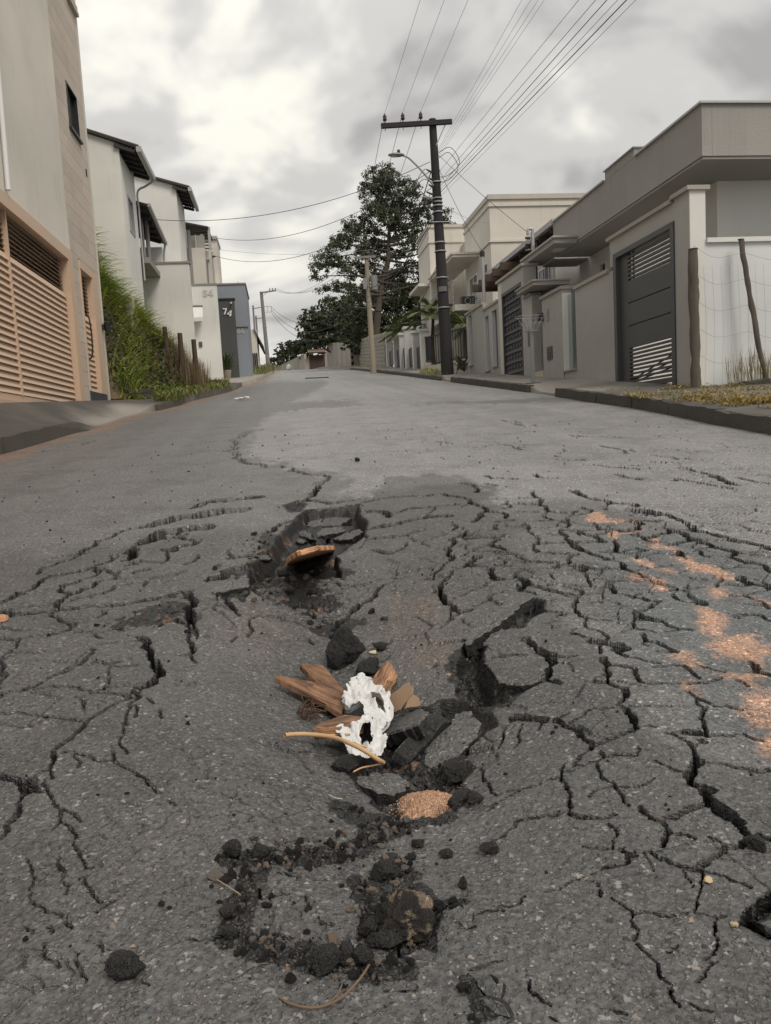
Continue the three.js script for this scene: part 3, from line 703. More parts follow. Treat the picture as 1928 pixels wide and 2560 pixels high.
// crack index
const CELL = 0.06, cgrid = new Map(), CR = rng(606);
for (const c of CRACKS) {
  const w = c[0] / 1000; let P = []; for (let i = 1; i < c.length; i += 2) P.push([c[i] / 1000, c[i + 1] / 1000]);
  for (let lev = 0; lev < 4; lev++) { // break every run into angular steps
    const Q = [P[0]]; for (let i = 1; i < P.length; i++) { const a = P[i - 1], b = P[i], L = Math.hypot(b[0] - a[0], b[1] - a[1]), m = 0.012 + 0.004 * b[1]; if (L > m * 1.6) { const t = 0.35 + 0.3 * CR(), o = (CR() - 0.5) * 0.34 * L; Q.push([lerp(a[0], b[0], t) - (b[1] - a[1]) / L * o, lerp(a[1], b[1], t) + (b[0] - a[0]) / L * o]); } Q.push(b); } P = Q;
  }
  for (let i = 0; i + 1 < P.length; i++) {
    const [ax, ad] = P[i], [bxx, bd] = P[i + 1], r = w + 0.02 + 0.004 * Math.max(ad, bd);
    const s = { ax, ad, vx: bxx - ax, vd: bd - ad, w: w * (0.62 + 0.76 * CR()), l2: (bxx - ax) ** 2 + (bd - ad) ** 2 || 1e-9 };
    for (let gi = Math.floor((Math.min(ax, bxx) - r) / CELL); gi <= Math.floor((Math.max(ax, bxx) + r) / CELL); gi++)
      for (let gj = Math.floor((Math.min(ad, bd) - r) / CELL); gj <= Math.floor((Math.max(ad, bd) + r) / CELL); gj++) {
        const key = gi * 100003 + gj; let L = cgrid.get(key); if (!L) cgrid.set(key, L = []); L.push(s);
      }
  }
}
function crackAt(x, d, cell, cellD) { // how deep the cracks cut here, and whether the crack black is painted here
  const wf = 1 + 0.25 * d, a = 0.0016 * wf, q = 34 / wf, jt = 0.0022 * (1 - sstep(1.2, 1.9, d));
  const xw = x + a * fbm(x * q, d * q, d > 2 ? 2 : 3, 3) + jt * vnoise(x * 210, d * 210, 5), dw = d + a * 1.3 * fbm(x * q + 9, d * q + 5, d > 2 ? 2 : 3, 8) + jt * vnoise(x * 210, d * 210, 6);
  const L = cgrid.get(Math.floor(xw / CELL) * 100003 + Math.floor(dw / CELL)); if (!L) return [0, 0];
  let best = 0, wide = 0; const v = 0.95 + 0.4 * fbm(x * 26, d * 26, 2, 71);
  for (const s of L) {
    const t = clamp(((xw - s.ax) * s.vx + (dw - s.ad) * s.vd) / s.l2, 0, 1), r = Math.hypot(xw - s.ax - t * s.vx, dw - s.ad - t * s.vd);
    const nd = r > 1e-6 ? Math.abs(dw - s.ad - t * s.vd) / r : 0, e = lerp(cell, cellD, nd * nd), n2 = nd * nd, hw = Math.max(s.w * 0.46 * v, e * lerp(0.45, 0.7, n2)); if (r > hw + e) continue;
    const dep = Math.min(0.095, 0.03 + 1.7 * s.w), c = dep * (1 - sstep(hw - e * lerp(0.25, 0.55, n2), hw + e * lerp(0.28, 0.6, n2), r)); if (d < 4.7 && r < (s.w > 0.014 ? hw + e * 0.5 : s.w > 0.007 ? hw + e * 0.05 : hw * 0.6)) wide = 1; if (c > best) best = c;
  }
  return [best, wide];
}
function poly(P) { const a = P.map(v => v / 1000), b = { a, x0: 1e9, x1: -1e9, d0: 1e9, d1: -1e9 }; for (let i = 0; i < a.length; i += 2) { b.x0 = Math.min(b.x0, a[i]); b.x1 = Math.max(b.x1, a[i]); b.d0 = Math.min(b.d0, a[i + 1]); b.d1 = Math.max(b.d1, a[i + 1]); } return b; }
function sdPoly(b, x, d, pad = 0.2) { // signed distance, negative inside
  if (x < b.x0 - pad || x > b.x1 + pad || d < b.d0 - pad || d > b.d1 + pad) return 9;
  const a = b.a, n = a.length; let m = 1e9, ins = false;
  for (let i = 0, j = n - 2; i < n; j = i, i += 2) {
    const x1 = a[i], y1 = a[i + 1], x2 = a[j], y2 = a[j + 1], vx = x2 - x1, vy = y2 - y1, t = clamp(((x - x1) * vx + (d - y1) * vy) / (vx * vx + vy * vy + 1e-12), 0, 1);
    m = Math.min(m, (x - x1 - t * vx) ** 2 + (d - y1 - t * vy) ** 2);
    if ((y1 > d) !== (y2 > d) && x < (x2 - x1) * (d - y1) / (y2 - y1) + x1) ins = !ins;
  }
  return ins ? -Math.sqrt(m) : Math.sqrt(m);
}
const holes = HOLES.map(h => [h[0] / 1000, poly(h[1])]), clays = CLAY.map(c => poly(c[0])), pales = PALE.map(c => poly(c[0])), dusts = DUST.map(c => poly(c[0]));
const bands = BAND.map(([[sp, de], P]) => [sp, de, P.map(v => v / 1000)]);
function bandAt(x, d) { // 1 on the line of a band of crumbled binder, 0 well away from it
  let m = 0; for (const [sp, de, a] of bands) { const w = sp * 1.5; for (let i = 0; i + 3 < a.length; i += 2) { const vx = a[i + 2] - a[i], vd = a[i + 3] - a[i + 1]; if (x < Math.min(a[i], a[i + 2]) - w || x > Math.max(a[i], a[i + 2]) + w || d < Math.min(a[i + 1], a[i + 3]) - w || d > Math.max(a[i + 1], a[i + 3]) + w) continue; const t = clamp(((x - a[i]) * vx + (d - a[i + 1]) * vd) / (vx * vx + vd * vd), 0, 1), r = Math.hypot(x - a[i] - t * vx, d - a[i + 1] - t * vd); m = Math.max(m, (0.55 + 0.45 * de) * (1 - r / w)); } }
  return m;
}
function voro(x, y, s) { // distance to the nearest edge of an irregular net
  const i = Math.floor(x), j = Math.floor(y); let f1 = 9, f2 = 9, id = 0;
  for (let a = -1; a <= 1; a++) for (let b = -1; b <= 1; b++) { const px = i + a + hash2(i + a, j + b, s), py = j + b + hash2(i + a, j + b, s + 1), r = Math.hypot(x - px, y - py); if (r < f1) { f2 = f1; f1 = r; id = hash2(i + a, j + b, s + 2); } else if (r < f2) f2 = r; }
  voro.id = id; return f2 - f1;
}
const crazeMask = (x, d) => d > 5 ? 0 : Math.max(
  Math.exp(-(((x + 0.18) / 0.28) ** 2 + ((d - 1.25) / 0.35) ** 2)), Math.exp(-(((x - 0.0) / 0.16) ** 2 + ((d - 1.02) / 0.16) ** 2)) * 1.1,
  Math.exp(-(((x - 0.2) / 0.35) ** 2 + ((d - 2.75) / 0.28) ** 2)) * 1.2, Math.exp(-(((x + 0.6) / 0.3) ** 2 + ((d - 2.85) / 0.4) ** 2)),
  Math.exp(-(((x - 0.75) / 0.5) ** 2 + ((d - 2.6) / 0.7) ** 2)) * 0.85, Math.exp(-(((x + 0.35) / 0.3) ** 2 + ((d - 0.9) / 0.25) ** 2)) * 0.9);
function roadAt(x, d, cell, cellD = cell) { // height and where the hollow and crack colours apply
  let y = roadBase(x, d), hole = 0, cut = 0, wide = 0;
  y += 0.006 * fbm(x * 2.3, d * 2.3, 3, 90);
  if (d < 9) {
    y += 0.0035 * fbm(x * 11, d * 11, 3, 91) + 0.0016 * fbm(x * 70, d * 70, 3, 92);
    const ho = d > 2.4 ? 2 : 4, hq = d > 2.4 ? 15 : 20, wx = x + 0.016 * fbm(x * hq, d * hq, ho, 60), wd = d + 0.02 * fbm(x * hq + 7, d * hq, ho, 61);
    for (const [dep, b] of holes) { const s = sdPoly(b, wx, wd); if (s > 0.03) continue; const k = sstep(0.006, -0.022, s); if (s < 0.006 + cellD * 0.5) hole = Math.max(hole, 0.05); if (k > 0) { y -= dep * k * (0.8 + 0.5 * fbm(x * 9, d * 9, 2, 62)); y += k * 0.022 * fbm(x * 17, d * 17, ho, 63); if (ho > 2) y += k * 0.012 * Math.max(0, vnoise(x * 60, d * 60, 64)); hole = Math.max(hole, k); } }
    [cut, wide] = crackAt(x, d, cell, cellD);
    const bm = d < 4 ? bandAt(x, d) : 0; if (bm > 0) { const k = sstep(0.12, 0.42, bm + 0.45 * fbm(x * 32, d * 32, 3, 66)); if (k > 0) { y += k * (-0.002 + 0.007 * Math.abs(fbm(x * 48, d * 40, 3, 67)) + (d < 1.5 ? 0.005 * Math.abs(vnoise(x * 150, d * 130, 68)) : 0)); hole = Math.max(hole, k > 0.5 ? 0.6 : 0); } }
    const m = crazeMask(x, d);
    if (m > 0.15) { const q = 17 + 12 * (vnoise(x * 1.5, d * 1.5, 3) > 0), qx = x + 0.012 * fbm(x * 30, d * 30, 3, 15), qd = d + 0.012 * fbm(x * 30 + 4, d * 30, 3, 16), e = voro(qx * q, qd * q, 27) / q, on = sstep(0.45, 0.95, m + 0.75 * fbm(x * 5, d * 5, 4, 18)); const hw = Math.max(0.0007, cell * 0.42); cut = Math.max(cut, 0.008 * on * (1 - sstep(hw * 0.6, hw * 1.7, e))); y += 0.004 * on * vnoise(x * q * 0.8, d * q * 0.8, 29); }
    // hairline net between the main cracks, and the broken-up lane farther on
    { const far = d > 3.3, q = far ? 3.4 : 7.6, wq = far ? 0.09 : 0.016, on = far ? sstep(0.02, 0.2, fbm(x * 0.8 + 3, d * 0.6, 3, 19)) * sstep(0.5, 1.1, x) * sstep(8.8, 7.6, d) : sstep(0.0, 0.16, fbm(x * 3.1, d * 3.1, 3, 20) + 0.42 * sstep(0.25, 0.6, x) * sstep(1.35, 1.9, d) - 0.03 - 0.14 * sstep(0.1, -0.15, x));
      if (on > 0) { const qx = x + wq * fbm(x * 12, d * 12, 3, 21), qd = d + wq * fbm(x * 12 + 4, d * 12, 3, 22), e = voro(qx * q, qd * q, 57) / q, hw = Math.max(0.0006, (far ? cellD * 0.3 : Math.max(cell * 0.42, cellD * 0.4))); if (!far) y += (voro.id - 0.5) * 0.009 * on; if (vnoise(x * (far ? 3 : 9), d * (far ? 3 : 9), 23) > (far ? -0.05 : -0.35)) { const k = on * (1 - sstep(hw * 0.35, hw * 1.7, e)); cut = Math.max(cut, 0.016 * k); if (k > 0.9 && !far) wide = 1; } } }
    y -= cut;
  }
  return [y, hole, wide, cut, roadBase(x, d) - y];
}
const groundY = (x, d) => roadAt(x, d, 0.002)[0];
function roadColour(x, d, hole, wide, out) {
  const n1 = fbm(x * 1.7, d * 1.1, 4, 130), n2 = fbm(x * 9, d * 9, 3, 131), n3 = fbm(x * 45, d * 45, 3, 132);
  let l = 0.097 + 0.009 * n1 + 0.013 * n2, r, g, b;
  if (d > 2.9) l = lerp(l, 0.138 + 0.014 * n1 + 0.009 * n2, sstep(-0.12, 0.12, d - 3.35 - 0.5 * (x + 1) + 0.45 * fbm(x * 3, d * 1.5, 4, 143)));  // lighter farther up: grazing sky sheen put into the base tone
  const wx = x + 0.05 * fbm(x * 6, d * 4, 4, 140), wd = d + (0.03 + 0.04 * d) * fbm(x * 6 + 3, d * 4, 4, 141);
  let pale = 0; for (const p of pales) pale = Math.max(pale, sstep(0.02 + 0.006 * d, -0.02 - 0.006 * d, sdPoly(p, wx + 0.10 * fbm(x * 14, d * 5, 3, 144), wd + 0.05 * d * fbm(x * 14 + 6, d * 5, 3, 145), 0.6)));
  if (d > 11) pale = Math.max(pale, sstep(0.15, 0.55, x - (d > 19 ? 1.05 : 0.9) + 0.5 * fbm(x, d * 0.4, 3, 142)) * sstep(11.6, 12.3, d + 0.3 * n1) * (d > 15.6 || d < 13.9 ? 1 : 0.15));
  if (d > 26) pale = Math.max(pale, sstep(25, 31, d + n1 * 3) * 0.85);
  const worn = sstep(-0.09, 0.09, Math.max(x - 1.6, (d - 3.85) * 0.6) + 0.22 * fbm(x * 2.5, d * 1.6, 4, 146)); l = lerp(l, lerp(0.145, 0.235, worn) + 0.03 * n1 + 0.015 * n2, pale);  // paler far part: lighter old surface with grazing sheen painted in
  if (d > 5) l *= 1 + 0.10 * vnoise(x * 1.1, d * 0.18, 150) + 0.07 * vnoise(x * 5, d * 0.35, 151);
  r = l * 1.005; g = l; b = l * 0.995;
  let du = 0; for (const p of dusts) du = Math.max(du, sstep(0.12, -0.12, sdPoly(p, wx, wd, 0.6))); du *= 0.75 + 0.5 * n2;
  r = lerp(r, 0.128, du); g = lerp(g, 0.139, du); b = lerp(b, 0.144, du);
  // brown silt washed over the trench side and the left gutter
  const silt = Math.max(0.8 * Math.exp(-(((x - 0.376) / 0.13) ** 2 + ((d - 2.40) / 0.2) ** 2)), 0.9 * Math.exp(-(((x - 0.37) / 0.07) ** 2 + ((d - 2.08) / 0.13) ** 2)), 0.5 * Math.exp(-(((x + 0.12) / 0.12) ** 2 + ((d - 2.4) / 0.25) ** 2))) * (0.15 + 0.5 * sstep(0.0, 0.3, fbm(x * 150, d * 110, 2, 160)));
  const gut = d > 4 ? sstep(0.42, 0.05, x - kerbL(d) + 0.25 * fbm(x * 3, d * 1.2, 3, 161)) * 0.7 : 0;
  const s = Math.max(silt, gut); r = lerp(r, 0.24, s); g = lerp(g, 0.155, s); b = lerp(b, 0.105, s);
  if (hole > 0.04 || wide) { const k = 0.017 + 0.010 * n3 + 0.005 * n2; r = k * 1.02; g = k; b = k * 0.98; if (hole > 0.5 && fbm(x * 14, d * 14, 3, 170) > 0.42) { r = 0.13; g = 0.085; b = 0.06; } }  // near-black bitumen in hollows; in cracks their deep shade is painted too
  let cl = 0; const cx = x + 0.020 * fbm(x * 22, d * 14, 4, 180) , cd = d + 0.045 * fbm(x * 22 + 5, d * 14, 4, 181);
  for (const p of clays) { const sd = sdPoly(p, cx, cd, 0.1); if (sd < 0.04) cl = Math.max(cl, sstep(0.028, -0.02, sd + 0.02 * fbm(x * 70, d * 50, 2, 183))); }
  if (cl > 0 && hole < 0.3) { cl *= clamp(0.85 + 0.5 * fbm(x * 40, d * 30, 3, 182), 0, 1) * (wide ? 0.35 : 1); const k = 0.92 + 0.25 * n2; r = lerp(r, 0.54 * k, cl); g = lerp(g, 0.325 * k, cl); b = lerp(b, 0.22 * k, cl); }
  out[0] = r / ASPMEAN; out[1] = g / ASPMEAN; out[2] = b / ASPMEAN;
}
{
  const NF = 810, NM = 32, NC = NF + 2 * NM + 1, rows = [];
  for (let i = 0; i < 26; i++) rows.push(-7 + i * 0.27);
  for (let i = 0; i <= 31; i++) rows.push(0.02 + i * 0.02);
  for (let i = 0; i < 1080; i++) rows.push(1 / lerp(1 / 0.68, 1 / 4.6, i / 1080)); for (let i = 0; i <= 190; i++) rows.push(1 / lerp(1 / 4.6, 1 / 76, i / 190));
  for (let i = 1; i <= 16; i++) rows.push(76 + i * 2.2);
  const NR = rows.length, pos = new Float32Array(NR * NC * 3), col = new Float32Array(NR * NC * 3), uv = new Float32Array(NR * NC * 2), c = [0, 0, 0];
  for (let j = 0; j < NR; j++) {
    const d = rows[j], dd = Math.max(d, 0.5), kl = kerbL(d) - 0.1, kr = kerbR(d) + 0.1, xl = Math.max(kl + 0.25, -0.37 * dd - 0.22), xr = Math.min(kr - 0.25, 0.70 * dd + 0.14), cell = (xr - xl) / NF;
    for (let i = 0; i < NC; i++) {
      const x = i < NM ? lerp(kl, xl, i / NM) : i <= NM + NF ? lerp(xl, xr, (i - NM) / NF) : lerp(xr, kr, (i - NM - NF) / NM);
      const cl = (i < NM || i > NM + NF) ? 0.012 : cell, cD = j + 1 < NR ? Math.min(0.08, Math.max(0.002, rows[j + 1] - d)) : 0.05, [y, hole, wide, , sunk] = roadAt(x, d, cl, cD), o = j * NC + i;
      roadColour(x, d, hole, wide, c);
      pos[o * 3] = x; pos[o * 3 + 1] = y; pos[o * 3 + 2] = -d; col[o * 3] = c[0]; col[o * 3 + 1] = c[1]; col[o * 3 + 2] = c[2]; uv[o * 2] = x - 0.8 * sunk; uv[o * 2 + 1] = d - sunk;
    }
  }
  const idx = new Uint32Array((NR - 1) * (NC - 1) * 6); let k = 0;
  for (let j = 0; j + 1 < NR; j++) for (let i = 0; i + 1 < NC; i++) { const p = j * NC + i; idx[k++] = p; idx[k++] = p + 1; idx[k++] = p + NC + 1; idx[k++] = p; idx[k++] = p + NC + 1; idx[k++] = p + NC; }
  const g = new THREE.BufferGeometry(); g.setAttribute('position', new THREE.BufferAttribute(pos, 3)); g.setAttribute('color', new THREE.BufferAttribute(col, 3)); g.setAttribute('uv', new THREE.BufferAttribute(uv, 2)); g.setIndex(new THREE.BufferAttribute(idx, 1)); g.computeVertexNormals();
  const m = new THREE.Mesh(g, ASPHALT); m.name = 'road'; m.receiveShadow = m.castShadow = true; m.userData = { kind: 'structure', label: 'cracked asphalt street climbing uphill, with a long collapsed pothole' }; scene.add(m);
}
console.log('road done');

// ------------------------------------------------------------------ materials of the street
const MAT = {
  beige: plaster(0.68, 0.65, 0.595), white: plaster(0.76, 0.76, 0.745), cream: plaster(0.70, 0.665, 0.61), creamDark: plaster(0.60, 0.56, 0.51),
  grey: plaster(0.46, 0.452, 0.44, { bump: 0.006 }), greyDark: plaster(0.36, 0.35, 0.338, { bump: 0.006 }),
  coolWhite: plaster(0.74, 0.765, 0.79), blue: plaster(0.28, 0.31, 0.365), charcoal: plaster(0.085, 0.088, 0.088), sand: plaster(0.62, 0.56, 0.46),
  block: plaster(0.36, 0.335, 0.29, { bump: 0.008 }), blockPale: plaster(0.42, 0.385, 0.33, { bump: 0.008 }), earth: plaster(0.17, 0.12, 0.08, { bump: 0.03 }),
  tan: flat(0.58, 0.43, 0.315, 0.5), tanEdge: flat(0.54, 0.40, 0.295, 0.5), roomWall: plaster(0.60, 0.575, 0.53),
  cladA: plaster(0.60, 0.53, 0.455, { stain: false, bump: 0.001 }), cladB: plaster(0.57, 0.505, 0.44, { stain: false, bump: 0.001 }), cladC: plaster(0.625, 0.55, 0.47, { stain: false, bump: 0.001 }), joint: plaster(0.22, 0.19, 0.16),
  glass: new THREE.MeshPhysicalMaterial({ color: new THREE.Color().setRGB(0.03, 0.032, 0.035), roughness: 0.06, metalness: 0 }),
  frame: flat(0.02, 0.02, 0.022, 0.4), blackMetal: flat(0.025, 0.025, 0.027, 0.45, 0.2), graphite: flat(0.085, 0.086, 0.09, 0.5, 0.1), graphiteB: flat(0.095, 0.096, 0.10, 0.55, 0.1), steel: flat(0.32, 0.32, 0.33, 0.45, 0.6), galv: flat(0.42, 0.42, 0.42, 0.5, 0.5),
  roofTile: flat(0.075, 0.068, 0.064, 0.85), rafter: flat(0.035, 0.030, 0.028, 0.7), whitePaint: flat(0.72, 0.72, 0.72, 0.6), slateStep: flat(0.05, 0.06, 0.075, 0.45),
  concrete: plaster(0.30, 0.285, 0.26, { bump: 0.006 }), concretePale: plaster(0.42, 0.395, 0.35, { bump: 0.005 }), kerb: plaster(0.085, 0.078, 0.068, { bump: 0.012, tile: 1.3 }),
  poleDark: plaster(0.030, 0.028, 0.032, { bump: 0.006, tile: 1.1 }), polePale: plaster(0.33, 0.29, 0.225, { tile: 1.4 }), poleGrey: plaster(0.24, 0.235, 0.23, { tile: 1.4 }), wire: flat(0.03, 0.03, 0.032, 0.6), wirePale: flat(0.30, 0.30, 0.30, 0.6),
  ceramic: flat(0.03, 0.022, 0.02, 0.3), terracotta: flat(0.40, 0.26, 0.17, 0.85), clayPot: flat(0.30, 0.26, 0.22, 0.9), timber: flat(0.07, 0.045, 0.032, 0.8), lampGrey: flat(0.25, 0.255, 0.26, 0.4, 0.3), lens: flat(0.55, 0.55, 0.5, 0.2), soil: flat(0.03, 0.022, 0.016, 0.95),
};

// wavy roof sheet of half-round tiles: each row of tiles is one piece
function tileRow(x0, y0, x1, y1, d, w, thick = 0.02) { // a row of tiles running down from (x0,y0) to (x1,y1) at street position d
  const n = 6, P = []; for (let i = 0; i <= n; i++) { const a = Math.PI * i / n; P.push([-Math.cos(a) * w / 2, Math.sin(a) * w * 0.22]); }
  const pos = [], idx = [], steps = 5; for (let s = 0; s <= steps; s++) { const t = s / steps, x = lerp(x0, x1, t), y = lerp(y0, y1, t) + (s % 2 ? 0.012 : 0); for (const p of P) pos.push(x, y + p[1] + thick, -(d + p[0])); for (const p of P) pos.push(x, y + p[1], -(d + p[0])); }
  const m = 2 * (n + 1); for (let s = 0; s < steps; s++) for (let i = 0; i < n; i++) { const a = s * m + i, b = a + 1, c = a + m, e = b + m; idx.push(a, b, e, a, e, c); const k = n + 1; idx.push(a + k, e + k, b + k, a + k, c + k, e + k); }
  for (const s of [0, steps]) for (let i = 0; i < n; i++) { const a = s * m + i, k = n + 1; idx.push(a, a + k, a + k + 1, a, a + k + 1, a + 1); }
  const g = new THREE.BufferGeometry(); g.setAttribute('position', new THREE.Float32BufferAttribute(pos, 3)); g.setAttribute('uv', new THREE.Float32BufferAttribute(new Float32Array(pos.length / 3 * 2), 2)); g.setIndex(idx); g.computeVertexNormals(); return g;
}
// louvre blade facing the street on the left side (front edge at x, tilted)
const blade = (x, d0, d1, y, h, out) => hexa([[x, y, -d0], [x + out, y - 0.0, -d0], [x + out, y, -d1], [x, y, -d1], [x - 0.012, y + h, -d0], [x - 0.002, y + h, -d0], [x - 0.002, y + h, -d1], [x - 0.012, y + h, -d1]]);

// ------------------------------------------------------------------ left side: apartment building with the tan gates
{
  const X = -3.7, g = thing('apartment_building', 'tall beige apartment building with slatted tan garage gate, at the left edge', 'building', [X, 1.4, 13]);
  const GD0 = 5.2, GD1 = 15.16, GT = 4.34;
  // facade: plaster above and beside the garage opening; clad strip at the far end is backed by the same wall
  part('wall', wallAlong(X - 0.22, X, 0.2, 13.5, 3.5, 15.46, [[GD0, 15.3, 0.2, 4.44], [11.0, 11.75, 5.0, 6.15]], 1.2), MAT.beige, g);
  part('clad_backing', wallAlong(X - 0.22, X - 0.035, 1.2, 13.5, 15.46, 17.66, [[15.98, 17.38, 1.6, 4.42], [16.28, 17.06, 7.0, 7.86]], 1.6), MAT.joint, g);
  box('end_wall', -14, X - 0.003, 1.2, 13.5, 17.66, 17.82, MAT.beige, g); box('near_wall', -14, X - 0.22, 0, 13.5, 3.5, 3.7, MAT.beige, g);
  box('flat_roof', -14, X + 0.12, 13.5, 13.75, 3.4, 17.9, MAT.greyDark, g);
  box('garage_ceiling', -10, X - 0.22, 4.6, 4.75, 3.7, 17.66, MAT.roomWall, g); box('garage_back_wall', -10.2, -10, 0.2, 4.6, 3.7, 17.66, MAT.roomWall, g); box('garage_floor', -10, X - 0.05, 0.2, 1.40, 3.7, 15.46, MAT.roomWall, g); box('entry_floor', -10, X - 0.1, 0.2, 1.60, 15.46, 17.64, MAT.roomWall, g);
  // wood-look cladding planks on the far strip, each a slab with an open joint
  const R = rng(91), open = [[15.98, 17.38, 1.69, 4.46], [16.28, 17.06, 6.96, 7.86]], clad = [MAT.cladA, MAT.cladB, MAT.cladC];
  for (let k = 0; k < 43; k++) {
    const y0 = 1.42 + k * 0.28, y1 = y0 + 0.274; let cuts = [15.48, 17.655]; const j = 15.8 + ((k * 0.731) % 1) * 1.6; cuts.splice(1, 0, j);
    for (let i = 0; i + 1 < cuts.length; i++) {
      const pieces = [[cuts[i] + 0.003, cuts[i + 1] - 0.003, y0, y1]];
      for (const o of open) for (let q = pieces.length - 1; q >= 0; q--) { // cut the plank round door and window
        const [a, b, c, e] = pieces[q]; if (b <= o[0] || a >= o[1] || e <= o[2] || c >= o[3]) continue; pieces.splice(q, 1);
        if (a < o[0] - 0.02) pieces.push([a, o[0], c, e]); if (b > o[1] + 0.02) pieces.push([o[1], b, c, e]);
        const m0 = Math.max(a, o[0]), m1 = Math.min(b, o[1]); if (e > o[3] + 0.015) pieces.push([m0, m1, o[3], e]); if (c < o[2] - 0.015) pieces.push([m0, m1, c, o[2]]);
      }
      const mt = clad[Math.floor(R() * 3)];
      for (const [a, b, c, e] of pieces) { const lo = Math.max(c, 0.2); box('plank', X - 0.033, X, lo, e, a, b, mt, g); }
    }
  }
  // small projecting band at the top, open window in the clad strip
  box('band', X, X + 0.07, 9.72, 9.80, 16.95, 17.70, MAT.cladB, g); box('band', X, X + 0.05, 9.86, 9.92, 16.95, 17.70, MAT.cladA, g);
  const w = part('window', join([bx(X - 0.10, X + 0.015, 7.0, 7.03, 16.28, 17.06), bx(X - 0.10, X + 0.015, 7.83, 7.86, 16.28, 17.06), bx(X - 0.10, X + 0.015, 7.03, 7.83, 16.28, 16.31), bx(X - 0.10, X + 0.015, 7.03, 7.83, 17.03, 17.06), bx(X - 0.10, X - 0.05, 7.03, 7.83, 16.66, 16.69)]), MAT.frame, g);
  box('pane', X - 0.085, X - 0.079, 7.03, 7.83, 16.31, 17.03, MAT.glass, w); box('sill', X - 0.02, X + 0.06, 6.955, 6.995, 16.24, 17.10, MAT.frame, w);
  const w2 = part('window', join([bx(X - 0.1, X + 0.02, 5.0, 5.05, 11.0, 11.75), bx(X - 0.1, X + 0.02, 6.1, 6.15, 11.0, 11.75), bx(X - 0.1, X + 0.02, 5.05, 6.1, 11.0, 11.05), bx(X - 0.1, X + 0.02, 5.05, 6.1, 11.70, 11.75)]), MAT.whitePaint, g);
  box('pane', X - 0.08, X - 0.074, 5.05, 6.1, 11.05, 11.70, MAT.glass, w2);
  part('drain_pipe', rod(V(X + 0.05, 4.5, 12.02), V(X + 0.05, 13.2, 12.35), 0.035), MAT.whitePaint, g); box('vent_slot', X, X + 0.02, 6.42, 6.56, 17.34, 17.38, MAT.frame, g);
  // garage gate: tan frame, closed louvres below, open louvres above
  const gf = part('garage_gate', join([bx(X - 0.16, X + 0.03, 4.24, 4.44, GD0, 15.46), bx(X - 0.16, X + 0.03, 1.36, 4.24, 15.14, 15.46), bx(X - 0.16, X + 0.03, 1.0, 4.24, GD0, GD0 + 0.2)]), MAT.tan, g);
  box('bottom_rail', X - 0.15, X - 0.07, 1.50, 1.60, GD0 + 0.2, 15.14, MAT.tan, gf);
  const bays = [[GD0 + 0.2, 8.5], [8.54, 12.08], [12.12, 15.12]];
  for (const [a, b] of bays) {
    for (let k = 0; k < 20; k++) part('slat', blade(X - 0.11, a, b, 1.61 + k * 0.1015, 0.112, 0.05), MAT.tan, gf);
    for (let k = 0; k < 8; k++) part('slat', blade(X - 0.12, a, b, 3.68 + k * 0.074, 0.012, 0.026), MAT.tanEdge, gf);
  }
  for (const a of [8.52, 12.10]) box('mullion', X - 0.125, X - 0.045, 1.6, 4.24, a - 0.02, a + 0.02, MAT.tan, gf);
  box('gate_track', X - 0.18, X - 0.04, 1.36, 1.40, GD0, 15.14, MAT.concrete, gf); box('plinth', X - 0.14, X - 0.02, 0.6, 1.50, GD0 + 0.2, 12.6, MAT.tanEdge, gf);
  // pedestrian gate beside it
  const dg = part('entrance_gate', join([bx(X - 0.14, X + 0.03, 4.26, 4.42, 15.98, 17.38), bx(X - 0.14, X + 0.03, 1.91, 4.26, 16.92, 17.38), bx(X - 0.14, X + 0.02, 1.91, 4.26, 15.98, 16.05)]), MAT.tan, g);
  for (let k = 0; k < 14; k++) part('slat', blade(X - 0.10, 16.05, 16.92, 1.93 + k * 0.108, 0.118, 0.045), MAT.tan, dg);
  for (let k = 0; k < 10; k++) part('slat', blade(X - 0.11, 16.05, 16.92, 3.50 + k * 0.076, 0.012, 0.026), MAT.tanEdge, dg);
  const hd = part('handle', tube([V(X - 0.02, 2.56, 16.25), V(X + 0.03, 2.58, 16.25), V(X + 0.03, 3.40, 16.25), V(X - 0.02, 3.42, 16.25)], 0.016, 24), MAT.blackMetal, dg);
  box('step', X - 0.1, X + 0.03, 1.50, 1.905, 15.99, 17.37, MAT.slateStep, g, 'dark blue-grey stone step under the entrance gate');
  const lamp = thing('wall_lamp', 'small black wall lamp at the far corner of the beige apartment building', 'lamp', [X, 3.25, 17.62]);
  box('bracket', X, X + 0.05, 3.30, 3.42, 17.55, 17.64, MAT.blackMetal, lamp);
  part('lamp_shade', join([rod(V(X + 0.11, 3.27, 17.6), V(X + 0.11, 3.45, 17.6), 0.055, 0.075, 12), rod(V(X + 0.11, 3.45, 17.6), V(X + 0.11, 3.48, 17.6), 0.09, 0.04, 12)]), MAT.blackMetal, lamp);
}

